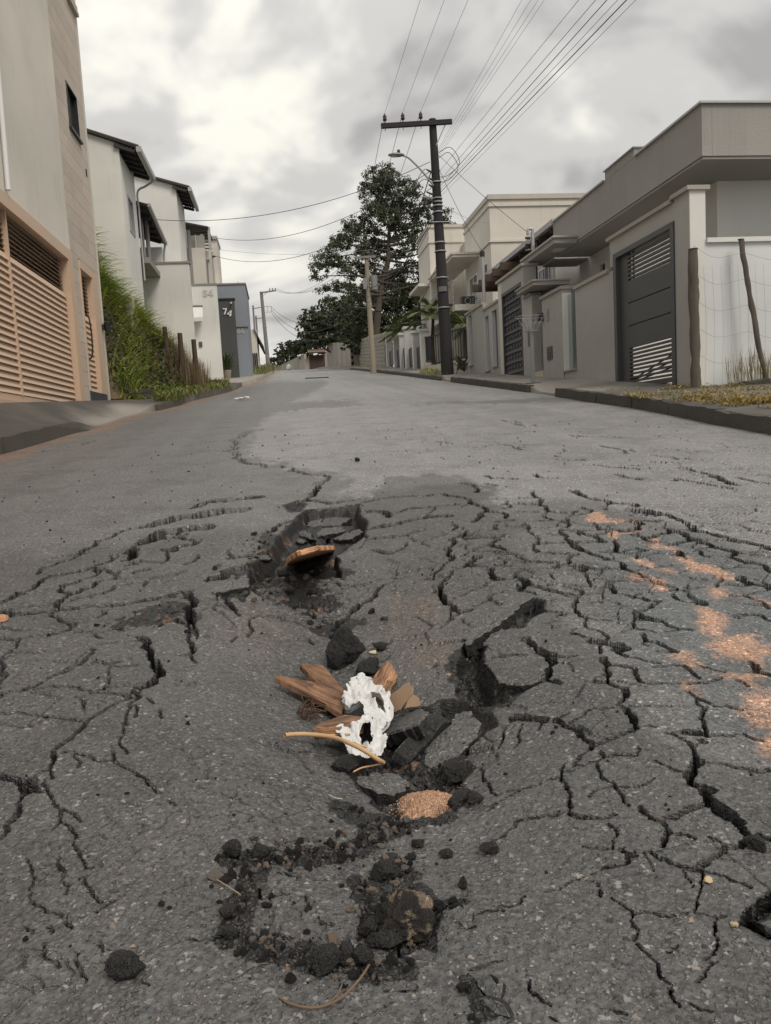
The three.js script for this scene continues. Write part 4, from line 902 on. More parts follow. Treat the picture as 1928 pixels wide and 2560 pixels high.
// ------------------------------------------------------------------ left side: houses above the bank
function eaveRoof(g, xIn, yIn, xOut, yOut, xRidge, yRidge, d0, d1, n) { // roof falling towards the street, its boarded underside seen from below
  const roof = part('roof', hexa([[xRidge, yRidge - 0.03, -d0], [xOut, yOut - 0.0, -d0], [xOut, yOut - 0.0, -d1], [xRidge, yRidge - 0.03, -d1], [xRidge, yRidge, -d0], [xOut, yOut + 0.03, -d0], [xOut, yOut + 0.03, -d1], [xRidge, yRidge, -d1]]), MAT.rafter, g);
  const w = (d1 - d0) / n; for (let i = 0; i < n; i++) part('tile_row', tileRow(xRidge, yRidge, xOut + 0.04, yOut + 0.02, d0 + (i + 0.5) * w, w), MAT.roofTile, roof);
  for (let i = 0; i <= 5; i++) { const d = lerp(d0 + 0.05, d1 - 0.05, i / 5), t = (x) => lerp(yOut, yRidge, (x - xOut) / (xRidge - xOut)); part('rafter', bar(V(xIn - 0.1, t(xIn - 0.1) - 0.10, d), V(xOut - 0.06, t(xOut - 0.06) - 0.08, d), 0.06, 0.09), MAT.rafter, roof); }
  for (let i = 0; i < 4; i++) { const x = lerp(xIn + 0.08, xOut - 0.1, i / 3), y = lerp(yOut, yRidge, (x - xOut) / (xRidge - xOut)); part('batten', bar(V(x, y - 0.055, d0 + 0.02), V(x, y - 0.055, d1 - 0.02), 0.05, 0.035), MAT.rafter, roof); }
  part('gutter', join([bx(xOut + 0.01, xOut + 0.10, yOut - 0.10, yOut - 0.085, d0 - 0.03, d1 + 0.03), bx(xOut + 0.09, xOut + 0.105, yOut - 0.085, yOut + 0.04, d0 - 0.03, d1 + 0.03), bx(xOut - 0.01, xOut + 0.01, yOut - 0.10, yOut + 0.02, d0 - 0.03, d1 + 0.03), bx(xOut + 0.01, xOut + 0.09, yOut - 0.085, yOut + 0.03, d0 - 0.03, d0 - 0.02)]), MAT.galv, roof);
  return roof;
}
{
  const X = -3.61, g = thing('white_house', 'white house with a deep tiled eave, standing above the grassy bank', 'house', [-5, 3, 22]);
  part('wall', wallAlong(X - 0.2, X, 2.6, 8.15, 21.0, 22.75, [[21.5, 22.25, 6.4, 7.32]]), MAT.white, g);
  part('gable_wall', hexa([[-9, 2.6, -20.9], [X - 0.003, 2.6, -20.9], [X - 0.003, 2.6, -21.0], [-9, 2.6, -21.0], [-9, 10.2, -20.9], [X - 0.003, 8.36, -20.9], [X - 0.003, 8.36, -21.0], [-9, 10.2, -21.0]]), MAT.white, g);
  box('far_wall', -9, X - 0.003, 2.6, 8.3, 22.75, 22.9, MAT.white, g);
  const w = part('window', join([bx(X - 0.1, X + 0.02, 6.4, 6.45, 21.5, 22.25), bx(X - 0.1, X + 0.02, 7.27, 7.32, 21.5, 22.25), bx(X - 0.1, X + 0.02, 6.45, 7.27, 21.5, 21.55), bx(X - 0.1, X + 0.02, 6.45, 7.27, 22.2, 22.25), bx(X - 0.09, X, 6.45, 7.27, 21.86, 21.89)]), MAT.galv, g);
  box('pane', X - 0.07, X - 0.064, 6.45, 7.27, 21.55, 22.2, MAT.glass, w);
  eaveRoof(g, X, 8.33, -3.16, 8.22, -9, 10.25, 20.8, 23.0, 9);
  part('downpipe', tube([V(-3.12, 8.1, 22.98), V(-3.35, 7.95, 22.95), V(-3.54, 7.85, 22.95), V(-3.56, 7.3, 22.95), V(-3.56, 5.4, 22.95)], 0.03, 30), MAT.galv, g);
  // covered porch behind, with its own lower roof
  const pg = thing('porch', 'small covered porch with dark lean-to roof, between the two white gabled houses', 'porch', [-3.3, 4.6, 24.4]);
  box('back_wall', -6.5, -4.6, 3.5, 7.6, 23.2, 26.9, MAT.roomWall, pg); box('side_wall', -4.6, -3.40, 3.5, 7.0, 25.8, 25.95, MAT.white, pg); box('floor_slab', -4.6, -3.40, 5.9, 6.05, 23.0, 25.8, MAT.concrete, pg);
  const rf = part('roof', hexa([[-4.8, 7.85, -22.95], [-3.32, 7.42, -22.95], [-3.32, 7.12, -25.95], [-4.8, 7.55, -25.95], [-4.8, 7.92, -22.95], [-3.32, 7.49, -22.95], [-3.32, 7.19, -25.95], [-4.8, 7.62, -25.95]]), MAT.rafter, pg);
  for (let i = 0; i < 6; i++) part('rafter', bar(V(-4.7, 7.76 - i * 0.05, 23.2 + i * 0.5), V(-3.4, 7.37 - i * 0.05, 23.2 + i * 0.5), 0.06, 0.1), MAT.rafter, rf);
  part('gutter', bar(V(-3.28, 7.46, 22.95), V(-3.28, 7.14, 26.0), 0.08, 0.09), MAT.galv, rf);
  part('post', rod(V(-3.57, 6.05, 24.2), V(-3.57, 7.4, 24.2), 0.06, 0.06), MAT.poleGrey, pg); part('post', rod(V(-3.68, 6.05, 24.1), V(-3.68, 7.4, 24.1), 0.03), MAT.galv, pg);
  part('downpipe', tube([V(-3.3, 7.1, 25.9), V(-3.36, 6.8, 25.92), V(-3.36, 5.6, 25.92)], 0.035), MAT.galv, pg);
}
{
  const X = -3.16, g = thing('white_house', 'second white house up the hill, partly hidden by the grey porch roofs', 'house', [-5, 4, 30]);
  part('gable_wall', hexa([[-8, 4, -28.9], [X, 4, -28.9], [X, 4, -29.05], [-8, 4, -29.05], [-8, 11.2, -28.9], [X, 9.86, -28.9], [X, 9.86, -29.05], [-8, 11.2, -29.05]]), MAT.white, g);
  box('wall', X - 0.2, X - 0.003, 4, 9.7, 29.05, 31.2, MAT.white, g);
  eaveRoof(g, X, 9.86, -2.72, 9.70, -8, 11.3, 28.75, 31.2, 8);
  box('dark_wall', -3.1, -2.5, 6.6, 8.72, 31.25, 31.4, MAT.greyDark, g); box('recess', -3.15, -2.5, 6.6, 8.2, 31.0, 31.24, MAT.roomWall, g);
  const m = part('post', rod(V(-3.06, 6.7, 31), V(-3.06, 8.85, 31), 0.075, 0.075), MAT.poleGrey, g); part('post', rod(V(-2.82, 6.7, 31.1), V(-2.82, 8.7, 31.1), 0.03), MAT.galv, g);
  const h = thing('porch', 'dark slatted eave with a satellite box, beyond the second white house', 'porch', [-2.7, 6.6, 33.2]);
  const rf = part('roof', hexa([[-3.4, 9.55, -32.6], [-2.42, 9.34, -32.6], [-2.42, 9.34, -34.6], [-3.4, 9.55, -34.6], [-3.4, 9.62, -32.6], [-2.42, 9.41, -32.6], [-2.42, 9.41, -34.6], [-3.4, 9.62, -34.6]]), MAT.rafter, h);
  for (let i = 0; i < 6; i++) part('slat', bx(-3.0, -2.45, 8.62 + i * 0.125, 8.66 + i * 0.125, 32.95, 33.0), MAT.rafter, rf);
  part('gutter', bx(-2.46, -2.36, 8.55, 9.42, 32.7, 32.8), MAT.galv, rf);
  box('back_wall', -3.4, -2.5, 6.6, 8.25, 33.3, 34.4, MAT.roomWall, h); box('beam', -3.1, -2.5, 8.25, 8.6, 33.2, 33.3, MAT.cream, h); box('box', -2.78, -2.66, 9.05, 9.17, 32.85, 32.93, MAT.whitePaint, h);
  part('post', rod(V(-2.62, 6.6, 33.1), V(-2.62, 8.2, 33.1), 0.05, 0.05), MAT.poleGrey, h);
  const t = thing('grey_tower_house', 'narrow pale house end rising behind the boundary wall with number 84', 'house', [-2.6, 6, 35.6]);
  box('wall', -3.4, -2.30, 5.5, 9.55, 35.2, 37, MAT.cream, t); box('cap', -3.45, -2.26, 9.55, 9.68, 35.1, 37.05, MAT.creamDark, t);
  part('mast', rod(V(-2.5, 6.8, 34.9), V(-2.5, 8.95, 34.9), 0.04), MAT.galv, t); part('insulator', rod(V(-2.5, 8.75, 34.85), V(-2.36, 8.75, 34.85), 0.05, 0.03), MAT.ceramic, t);
}
// ------------------------------------------------------------------ left side: stepped boundary walls
const font = await new FontLoader().loadAsync('fonts/droid/droid_sans_bold.typeface.json');
function letters(txt, size, x, y, d, mat, parent, depth = 0.02, tilt = 0) { const g = new TextGeometry(txt, { font, size, depth, curveSegments: 4, bevelEnabled: false }); g.rotateZ(tilt); g.translate(x, y, -d); return part('digits', g, mat, parent); }
{
  let g = thing('boundary_wall', 'tall white boundary wall behind the grass bank, with flat coping', 'wall', [-3.6, 2.4, 25.2]);
  box('wall', -7.5, -2.52, 2.0, 6.3, 25.0, 25.22, MAT.white, g); box('coping', -7.5, -2.48, 6.3, 6.36, 24.97, 25.25, MAT.concrete, g);
  g = thing('boundary_wall', 'white boundary wall bearing faint number 84 and a small entrance canopy', 'wall', [-2.5, 2.7, 30]);
  box('wall', -4.5, -2.08, 2.4, 6.6, 30.0, 30.2, MAT.white, g); box('coping', -4.5, -2.05, 6.6, 6.66, 29.97, 30.23, MAT.concrete, g);
  const cn = part('canopy', hexa([[-3.02, 5.22, -29.5], [-2.62, 5.24, -29.55], [-2.66, 5.55, -30.0], [-3.02, 5.55, -30.0], [-3.02, 5.36, -29.5], [-2.62, 5.38, -29.55], [-2.66, 5.84, -30.0], [-3.02, 5.84, -30.0]]), MAT.white, g); part('canopy_edge', bar(V(-3.02, 5.87, 29.98), V(-2.64, 5.86, 29.98), 0.08, 0.04), MAT.greyDark, cn);
  letters('84', 0.26, -2.62, 6.18, 29.995, plaster(0.52, 0.515, 0.50), g, 0.015); box('intercom', -2.88, -2.76, 4.36, 4.54, 29.95, 30.0, MAT.graphite, g);
  g = thing('entrance_wall', 'dark charcoal entrance wall with white number 74 and a small camera', 'wall', [-1.9, 3.1, 32]);
  box('wall', -2.3, -1.58, 2.8, 6.4, 32.0, 32.3, MAT.charcoal, g); box('coping', -2.32, -1.54, 6.4, 6.46, 31.96, 32.3, MAT.frame, g);
  letters('7', 0.24, -2.05, 5.83, 31.995, MAT.whitePaint, g, 0.04); letters('4', 0.24, -1.90, 5.78, 31.995, MAT.whitePaint, g, 0.04, -0.28);
  part('camera', join([rod(V(-1.69, 6.3, 32), V(-1.69, 6.27, 31.9), 0.02), rod(V(-1.69, 6.27, 31.95), V(-1.69, 6.24, 31.78), 0.035)]), MAT.whitePaint, g);
  g = thing('blue_house', 'blue-grey house wall with painted number 66 beside charcoal entrance', 'house', [-1.7, 3.2, 33.5]);
  box('wall', -3.8, -1.14, 2.8, 7.18, 33.0, 36.5, MAT.blue, g); box('coping', -3.8, -1.10, 7.18, 7.24, 32.96, 36.55, MAT.concrete, g); box('ledge', -1.64, -1.11, 5.46, 5.52, 32.94, 33.0, MAT.concrete, g); letters('66', 0.2, -1.60, 5.2, 32.995, plaster(0.5, 0.52, 0.56), g, 0.015);
  box('roof_block', -2.6, -1.75, 7.24, 7.42, 34, 35, MAT.cream, g);
  part('antenna', rod(V(-1.45, 7.2, 34), V(-1.45, 7.5, 34), 0.05, 0.01), MAT.greyDark, g);
  g = thing('cream_house', 'low cream house with dark gate, last on the left before the crest', 'house', [-1.2, 4, 40]);
  box('wall', -3.5, -0.98, 3.6, 6.33, 40.0, 43.5, MAT.cream, g); part('roof', hexa([[-1.1, 6.3, -39.9], [-0.72, 5.45, -39.9], [-0.72, 5.45, -43.6], [-1.1, 6.3, -43.6], [-1.1, 6.4, -39.9], [-0.66, 5.47, -39.9], [-0.66, 5.47, -43.6], [-1.1, 6.4, -43.6]]), MAT.roofTile, g);
  for (let k = 0; k < 4; k++) box('gate_post', -1.36 + k * 0.1, -1.30 + k * 0.1, 4.0, 5.15, 39.93, 39.99, MAT.frame, g);
  g = thing('planter', 'clay planter with leafy plant before the charcoal wall with number 74', 'planter', [-2.03, 3.3, 31.6]);
  part('pot', new THREE.LatheGeometry([[0.001, 0], [0.13, 0], [0.17, 0.38], [0.185, 0.4], [0.165, 0.42], [0.15, 0.37], [0.001, 0.36]].map(p => new THREE.Vector2(...p)), 20).translate(-2.03, 3.18, -31.6), MAT.clayPot, g);
  const L = []; const R = rng(5); for (let i = 0; i < 60; i++) { const a = R() * 6.28, r = 0.12 + R() * 0.4, h = 0.35 + R() * 0.75; L.push(leaf(V(-2.03, 3.55, 31.6), new THREE.Vector3(Math.cos(a) * r, h, Math.sin(a) * r), 0.06, 0.5)); }
  part('foliage', mergeGeometries(L), leafMat(0.05, 0.075, 0.022), g);
}

// ------------------------------------------------------------------ pavements, kerbs, banks
const dropL = d => lerp(0.14, 0.02, sstep(10.6, 12.2, d) * (1 - sstep(15.0, 16.2, d)));
const faceL = d => d < 11 ? 1.44 - 0.09 * (11 - d) : d < 17.7 ? 1.44 + 0.055 * (d - 11) : Math.max(1.81 + 0.09 * (d - 17.7), profile(d) + leftDrop(d) + 0.12);
const sideL = (x, d) => { const k = kerbL(d), t = sstep(k - 0.1, Math.min(-3.7, k - 1), x); return lerp(roadBase(k, d) + dropL(d), faceL(d), t) + 0.006 * fbm(x * 3, d * 3, 3, 200); };
const dropR = d => lerp(0.14, 0.03, Math.max(sstep(11.7, 12.3, d) * (1 - sstep(13.1, 13.7, d)), sstep(20, 20.4, d) * (1 - sstep(21, 21.6, d))));
const sideR = (x, d) => { const k = kerbR(d), t = sstep(k + 0.1, 5.5, x); return lerp(roadBase(k, d) + dropR(d), profile(d) + 0.18, t) + (d < 9.9 ? 0.02 * fbm(x * 2, d * 2, 4, 201) + 0.05 * sstep(5.5, 8, x) : 0.004 * fbm(x * 3, d * 3, 3, 202)); };
function sheet(fy, fx0, fx1, d0, d1, nx, nd, colour, mat, name, skirt = 0) { // skirt -1 / 1: the low- / high-x edge is turned down as a vertical face
  const pos = [], uv = [], col = [], idx = [];
  for (let j = 0; j <= nd; j++) for (let i = 0; i <= nx; i++) { const d = lerp(d0, d1, j / nd), ei = skirt < 0 ? i : nx - i; let x = lerp(fx0(d), fx1(d), i / nx), y; if (skirt && ei < 2) { x = (skirt < 0 ? fx0(d) : fx1(d)) - skirt * 0.006 * ei; y = fy(x, d) - (ei ? 0 : 0.3); } else y = fy(x, d); pos.push(x, y, -d); uv.push(x, d); if (colour) col.push(...colour(x, d)); }
  for (let j = 0; j < nd; j++) for (let i = 0; i < nx; i++) { const p = j * (nx + 1) + i, a = [p, p + 1, p + nx + 2, p, p + nx + 2, p + nx + 1]; idx.push(...a); }
  const g = new THREE.BufferGeometry(); g.setAttribute('position', new THREE.Float32BufferAttribute(pos, 3)); g.setAttribute('uv', new THREE.Float32BufferAttribute(uv, 2)); if (colour) g.setAttribute('color', new THREE.Float32BufferAttribute(col, 3)); g.setIndex(idx); g.computeVertexNormals();
  if (g.attributes.normal.getY(0) < 0) { for (let i = 0; i < idx.length; i += 3) { const t = idx[i]; idx[i] = idx[i + 1]; idx[i + 1] = t; } g.setIndex(idx); g.computeVertexNormals(); }
  const m = new THREE.Mesh(g, mat); m.name = name; m.castShadow = m.receiveShadow = true; m.userData = { kind: 'structure' }; scene.add(m); return m;
}
const PAVE = new THREE.MeshStandardMaterial({ vertexColors: true, roughness: 0.8, map: rep(stainT, 2.1), bumpMap: rep(plasterB, 0.4), bumpScale: 0.006 });
{
  const dark = (x, d) => { const n = fbm(x * 1.3, d * 1.3, 4, 210), n2 = fbm(x * 6, d * 6, 3, 211); let l = 0.085 + 0.03 * n + 0.02 * n2; const pale = sstep(10.8, 12.6, d + n) * (1 - sstep(15.4, 16.4, d)) * sstep(-3.5, -2.9, x + 0.3 * n); l = lerp(l, 0.28, pale); if (d > 26) l = 0.33 + 0.05 * n; return [l * 1.06, l * 0.985, l * 0.9]; };
  sheet(sideL, d => d < 17.75 ? -3.72 : d < 29.9 ? -4.6 : lerp(-2.6, -1.9, sstep(30, 34, d)), d => kerbL(d) - 0.06, -6, 46, 22, 320, dark, PAVE, 'pavement_left', 1).userData.label = 'dark weathered concrete pavement along the left side';
  const rc = (x, d) => { const n = fbm(x * 1.3, d * 1.3, 4, 212), n2 = fbm(x * 7, d * 7, 3, 213); let l = 0.235 + 0.045 * n + 0.03 * n2; if (d < 11.6) l = lerp(0.125 + 0.05 * n + 0.05 * n2, l, sstep(10.2, 11.4, d + 0.5 * n)); else if (d < 14) l += 0.06 * sstep(12, 12.6, d); return [l * 1.05, l * 0.98, l * 0.88]; };
  sheet(sideR, d => kerbR(d) + 0.06, d => d < 9.95 ? 13 : 5.72, -6, 66, 26, 420, rc, PAVE, 'pavement_right', -1).userData.label = 'cracked concrete pavement along the right side';
  // land around, out to the horizon
  sheet((x, d) => profile(clamp(d, -30, 67)) - (d > 67 ? 0.06 * (d - 67) : 0) - 0.55 - 1.5 * sstep(20, 120, Math.abs(x)), () => -220, () => 220, -60, 330, 60, 80, (x, d) => { const n = fbm(x * 0.2, d * 0.2, 4, 214); return [0.07 + 0.02 * n, 0.065 + 0.02 * n, 0.035]; }, new THREE.MeshStandardMaterial({ vertexColors: true, roughness: 1 }), 'ground');
}
// kerbs: separate concrete stones, a little uneven
function kerbRun(name, label, side, d0, d1, step, height) {
  const g = struct(name, label), R = rng(Math.round(d0 * 77 + 13)); const kf = side < 0 ? kerbL : kerbR;
  for (let a = d0; a < d1 - 0.05; a += step) {
    const b = Math.min(d1, a + step) - 0.018, xa = kf(a), xb = kf(b), j = () => (R() - 0.5) * 0.016, w = 0.13 * side, hy = (x, d) => roadBase(x, d);
    const ya = hy(xa, a) - 0.12, yb = hy(xb, b) - 0.12, ta = hy(xa, a) + height(a) + 0.012 + j(), tb = hy(xb, b) + height(b) + 0.012 + j(), o = j();
    const q = side < 0 ? [[xa + w, a], [xa + 0.004, a], [xb + 0.004, b], [xb + w, b]] : [[xa - 0.004, a], [xa + w, a], [xb + w, b], [xb - 0.004, b]];
    const lo = i => [q[i][0] + o, i === 0 || i === 1 ? ya : yb, -q[i][1]], inset = (i) => { const front = side < 0 ? (i === 1 || i === 2) : (i === 0 || i === 3); return (front ? -side * -0.018 : 0); };
    const hi = i => [q[i][0] + o + inset(i), (i === 0 || i === 1 ? ta : tb), -q[i][1]];
    const gb = new THREE.BoxGeometry(1, 1, 1, 2, 3, 9), pp = gb.attributes.position, uu = gb.attributes.uv, C8 = [0, 1, 2, 3].map(lo).concat([0, 1, 2, 3].map(hi)); // worn block: its faces are bent between the eight corners
    for (let i = 0; i < pp.count; i++) { const s = pp.getX(i) + 0.5, t = pp.getY(i) + 0.5, u = 0.5 - pp.getZ(i), q3 = k => lerp(lerp(lerp(C8[0][k], C8[1][k], s), lerp(C8[3][k], C8[2][k], s), u), lerp(lerp(C8[4][k], C8[5][k], s), lerp(C8[7][k], C8[6][k], s), u), t), X3 = q3(0), Y3 = q3(1), Z3 = q3(2), n = 0.022 * fbm3(X3 * 7, Y3 * 7, Z3 * 7, 3, 400), chip = t > 0.9 ? 0.03 * Math.max(0, fbm3(X3 * 5, 3, Z3 * 5, 3, 401)) : 0; pp.setXYZ(i, X3 + n, Y3 + n * 0.7 - chip, Z3); uu.setXY(i, Z3, X3 + Y3); }
    gb.computeVertexNormals(); part('kerb_stone', gb, MAT.kerb, g);
  }
}
kerbRun('kerb', 'dark worn kerb at the lower left', -1, -5.9, 11.4, 1.72, d => 0.14 * (1 - sstep(10.4, 11.4, d)) + 0.005);
kerbRun('kerb', 'short broken kerb where the grass verge begins', -1, 16.0, 18.2, 0.72, () => 0.11);
kerbRun('kerb', 'low mossy kerb at the lower right', 1, -5.9, 12.0, 1.15, () => 0.13);
kerbRun('kerb', 'low dark kerb before the grey gates', 1, 13.5, 20.1, 0.95, () => 0.12);
kerbRun('kerb', 'kerb farther up past the tall dark pole', 1, 21.5, 47, 1.3, () => 0.10);

// the earth bank behind the left pavement
const footX = d => lerp(-3.25, -2.0, sstep(17.9, 23.6, d));
const bankY = (x, d) => { const t = clamp((footX(d) - x) / 1.65, 0, 1.6), h = 3.25 * (1 - Math.exp(-2.1 * t * t)) * sstep(17.75, 18.2, d) * (1.42 - 0.47 * sstep(18.8, 21.0, d) - 0.45 * sstep(20.8, 24.6, d)); return sideL(Math.max(x, -4.4), d) + 0.02 + h * (0.92 + 0.14 * fbm(x * 1.7, d * 1.7, 3, 220)) + 0.05 * fbm(x * 6, d * 6, 3, 221) - 0.05; };
sheet(bankY, () => -5.2, d => footX(d) + 0.12, 17.84, 24.96, 40, 70, null, MAT.earth, 'earth_bank').userData.label = 'steep earth bank overgrown with grass';
const GREEN = [[0.40, 0.46, 0.085], [0.31, 0.39, 0.075], [0.50, 0.52, 0.13], [0.20, 0.28, 0.06]], STRAW = [[0.25, 0.19, 0.10], [0.20, 0.14, 0.075], [0.15, 0.105, 0.06]], VINE = [[0.035, 0.06, 0.018], [0.05, 0.08, 0.024], [0.028, 0.05, 0.016]], YEL = [[0.42, 0.29, 0.055], [0.34, 0.25, 0.06], [0.26, 0.24, 0.05], [0.46, 0.34, 0.09]];
const VERGE = [[0.19, 0.24, 0.05], [0.14, 0.19, 0.045], [0.25, 0.26, 0.07], [0.24, 0.20, 0.09]];
const GRASSM = leafMat(1, 1, 1, { vc: true, t: 0.2 });
const tint = (c, R, k = 0.3) => { const f = 1 - k / 2 + R() * k; return [c[0] * f, c[1] * f, c[2] * f]; };
function stuff(name, geo, mat, label) { const m = new THREE.Mesh(geo, mat); m.name = numbered(name); m.userData = { kind: 'stuff', label }; m.castShadow = m.receiveShadow = true; scene.add(m); return m; }
{
  const R = rng(321), B = new Blades(), S = new Blades(), C = new Blades();
  for (let i = 0; i < 15000; i++) {
    const d = 17.9 + R() * 7.0, x = footX(d) + 0.25 - Math.pow(R(), 0.75) * 2.6, y = bankY(x, d), t = (footX(d) - x) / 1.65, up = sstep(0.42, 0.85, t + 0.25 * fbm(x * 3, d * 3, 2, 230)), low = 1 - sstep(0.1, 0.35, t);
    const a = R() * 6.283, r = R(); const out = new THREE.Vector3(0.55 + Math.cos(a) * 0.6, 0, Math.sin(a) * 0.6);
    if (up > R() || low > R() * 1.3) { const L = (up > 0.5 ? (d < 20.6 ? 0.55 + R() * 0.6 : 0.4 + R() * 0.45) : 0.22 + R() * 0.3) * (1 - 0.35 * sstep(21, 24, d)); B.add(V(x, y - 0.03, d), out.clone().multiplyScalar(L * 0.75).setY(L * (0.55 + R() * 0.4)), 0.022 + R() * 0.018, 0.5 + R() * 0.6, tint(GREEN[Math.floor(R() * 4)], R), 4); }
    else if (r < 0.62) { const L = 0.3 + R() * 0.5; S.add(V(x, y, d), out.clone().multiplyScalar(L * 0.6).setY(L * (0.1 + R() * 0.5)), 0.010 + R() * 0.010, 0.9, tint(STRAW[Math.floor(R() * 3)], R), 3); }
    if (r > 0.55 && t > 0 && t < 0.6) { const c = V(x + 0.05 + R() * 0.12, y + R() * 0.12, d), u = randDir(R).multiplyScalar(0.035 + R() * 0.03), v = randDir(R).cross(u).normalize().multiplyScalar(0.03 + R() * 0.02); C.quad(c, u, v, tint(VINE[Math.floor(R() * 3)], R)); }
  }
  // taller arching clumps hanging out over the wall side and dry stalks among the posts
  for (const [cx, cd, n, l] of [[-3.0, 22.4, 60, 0.8], [-3.4, 20.4, 140, 0.95], [-3.5, 18.5, 200, 1.05], [-3.6, 19.4, 200, 1.0], [-3.5, 21.4, 70, 0.8]]) for (let i = 0; i < n; i++) { const a = R() * 6.283, L = l * (0.5 + R() * 0.7), x = cx + (R() - 0.5) * 0.5, d = cd + (R() - 0.5) * 0.7; B.add(V(x, bankY(x, d), d), new THREE.Vector3(Math.cos(a) * 0.5 + 0.3, 0, Math.sin(a) * 0.5).multiplyScalar(L * 0.8).setY(L * (0.6 + R() * 0.4)), 0.022, 0.6 + R() * 0.5, tint(GREEN[Math.floor(R() * 4)], R), 5); }
  for (let i = 0; i < 900; i++) { const d = 21.3 + R() * 2.6, x = -3.0 + R() * 1.0, L = 0.4 + R() * 0.6; S.add(V(x, Math.max(bankY(Math.min(x, footX(d)), d), 2.2), d), new THREE.Vector3((R() - 0.5) * 0.3, 1, (R() - 0.5) * 0.3).multiplyScalar(L), 0.009, 0.25, tint(STRAW[Math.floor(R() * 3)], R), 3); }
  stuff('tall_grass', B.geo(), GRASSM, 'tall green grass spilling over the left bank'); stuff('dry_grass', S.geo(), GRASSM, 'dry brown grass hanging on the bank'); stuff('creeper_leaves', C.geo(), GRASSM, 'dark creeper leaves covering the lower bank');
  // verge by the left kerb
  const G2 = new Blades();
  for (let i = 0; i < 5200; i++) { const d = 16.6 + R() * 10.5, k = kerbL(d), w = d < 19 ? 0.35 : 0.75, x = k - 0.02 - R() * w - (d > 20 ? (R() < 0.4 ? 0.5 : 0) : 0), y = sideL(x, d), L = 0.10 + R() * 0.26, a = R() * 6.283; if (fbm(x * 1.5, d * 0.8, 3, 240) + (d > 18 && d < 25 ? 0.25 : -0.12) < 0) continue; G2.add(V(x, y - 0.01, d), new THREE.Vector3(Math.cos(a) * 0.6, 0, Math.sin(a) * 0.6).multiplyScalar(L).setY(L), 0.012 + R() * 0.012, 0.5 + R() * 0.5, tint(VERGE[Math.floor(R() * 4)], R), 3); }
  for (let i = 0; i < 900; i++) { const far = R() < 0.6, d = far ? 36 + R() * 12 : 44 + R() * 16, x = kerbL(d) - 0.1 - R() * 0.7, L = 0.2 + R() * 0.7; G2.add(V(x, profile(d) + 0.05, d), new THREE.Vector3((R() - 0.5) * 0.9, 0.9, (R() - 0.5) * 0.9).multiplyScalar(L), 0.03, 0.5, tint(R() < 0.5 ? GREEN[3] : STRAW[1], R), 3); }
  stuff('verge_grass', G2.geo(), GRASSM, 'green grass verge along the left kerb');
  // yellowed grass on the right pavement, weeds by the posts and far kerb
  const Y = new Blades(); const patches = [[4.5, 7.4, 0.3, 1.1, 1200], [4.35, 8.6, 0.22, 0.8, 500], [5.0, 6.6, 0.45, 0.5, 700], [4.75, 8.0, 0.35, 1.3, 800], [5.3, 7.3, 0.5, 0.5, 500], [4.6, 6.9, 0.25, 0.7, 550], [5.3, 8.6, 0.5, 0.35, 350], [5.9, 9.5, 0.55, 0.2, 420], [5.2, 9.75, 0.25, 0.2, 200], [4.42, 5.5, 0.12, 0.5, 320], [6.7, 8.9, 0.5, 0.6, 400], [5.6, 6.2, 0.5, 0.6, 350], [4.75, 10.4, 0.25, 0.5, 60]];
  for (const [cx, cd, rx, rd, n] of patches) for (let i = 0; i < n; i++) { const a = R() * 6.283, q = Math.sqrt(R()), x = cx + Math.cos(a) * q * rx, d = cd + Math.sin(a) * q * rd, L = 0.05 + R() * 0.10, b = R() * 6.283; if (fbm(x * 5, d * 5, 2, 241) < -0.12) continue; Y.add(V(x, sideR(x, d) - 0.005, d), new THREE.Vector3(Math.cos(b), 0, Math.sin(b)).multiplyScalar(L * 1.1).setY(L * (0.4 + R() * 0.6)), 0.007 + R() * 0.006, 0.6, tint(YEL[Math.floor(R() * 4)], R), 3); }
  for (let i = 0; i < 360; i++) { const x = 5.9 + R() * 1.6, d = 9.45 + R() * 0.35, L = 0.2 + R() * 0.45; Y.add(V(x, sideR(x, d), d), new THREE.Vector3((R() - 0.5) * 0.5, 1, (R() - 0.5) * 0.4).multiplyScalar(L), 0.008, 0.3, tint(R() < 0.6 ? STRAW[0] : YEL[2], R), 3); }
  stuff('yellow_grass', Y.geo(), GRASSM, 'yellowed grass growing on the right pavement');
  const K = new Blades(); for (let i = 0; i < 520; i++) { const d = R() < 0.7 ? 21.8 + R() * 3.4 : 33 + R() * 14, x = kerbR(d) + 0.02 + R() * 0.3, L = 0.08 + R() * 0.26; K.add(V(x, sideR(x, d), d), new THREE.Vector3((R() - 0.5), 0.9, (R() - 0.5)).multiplyScalar(L), 0.014, 0.6, tint(R() < 0.5 ? GREEN[1] : STRAW[0], R), 3); }
  stuff('kerb_weeds', K.geo(), GRASSM, 'weeds along the far right kerb');
}
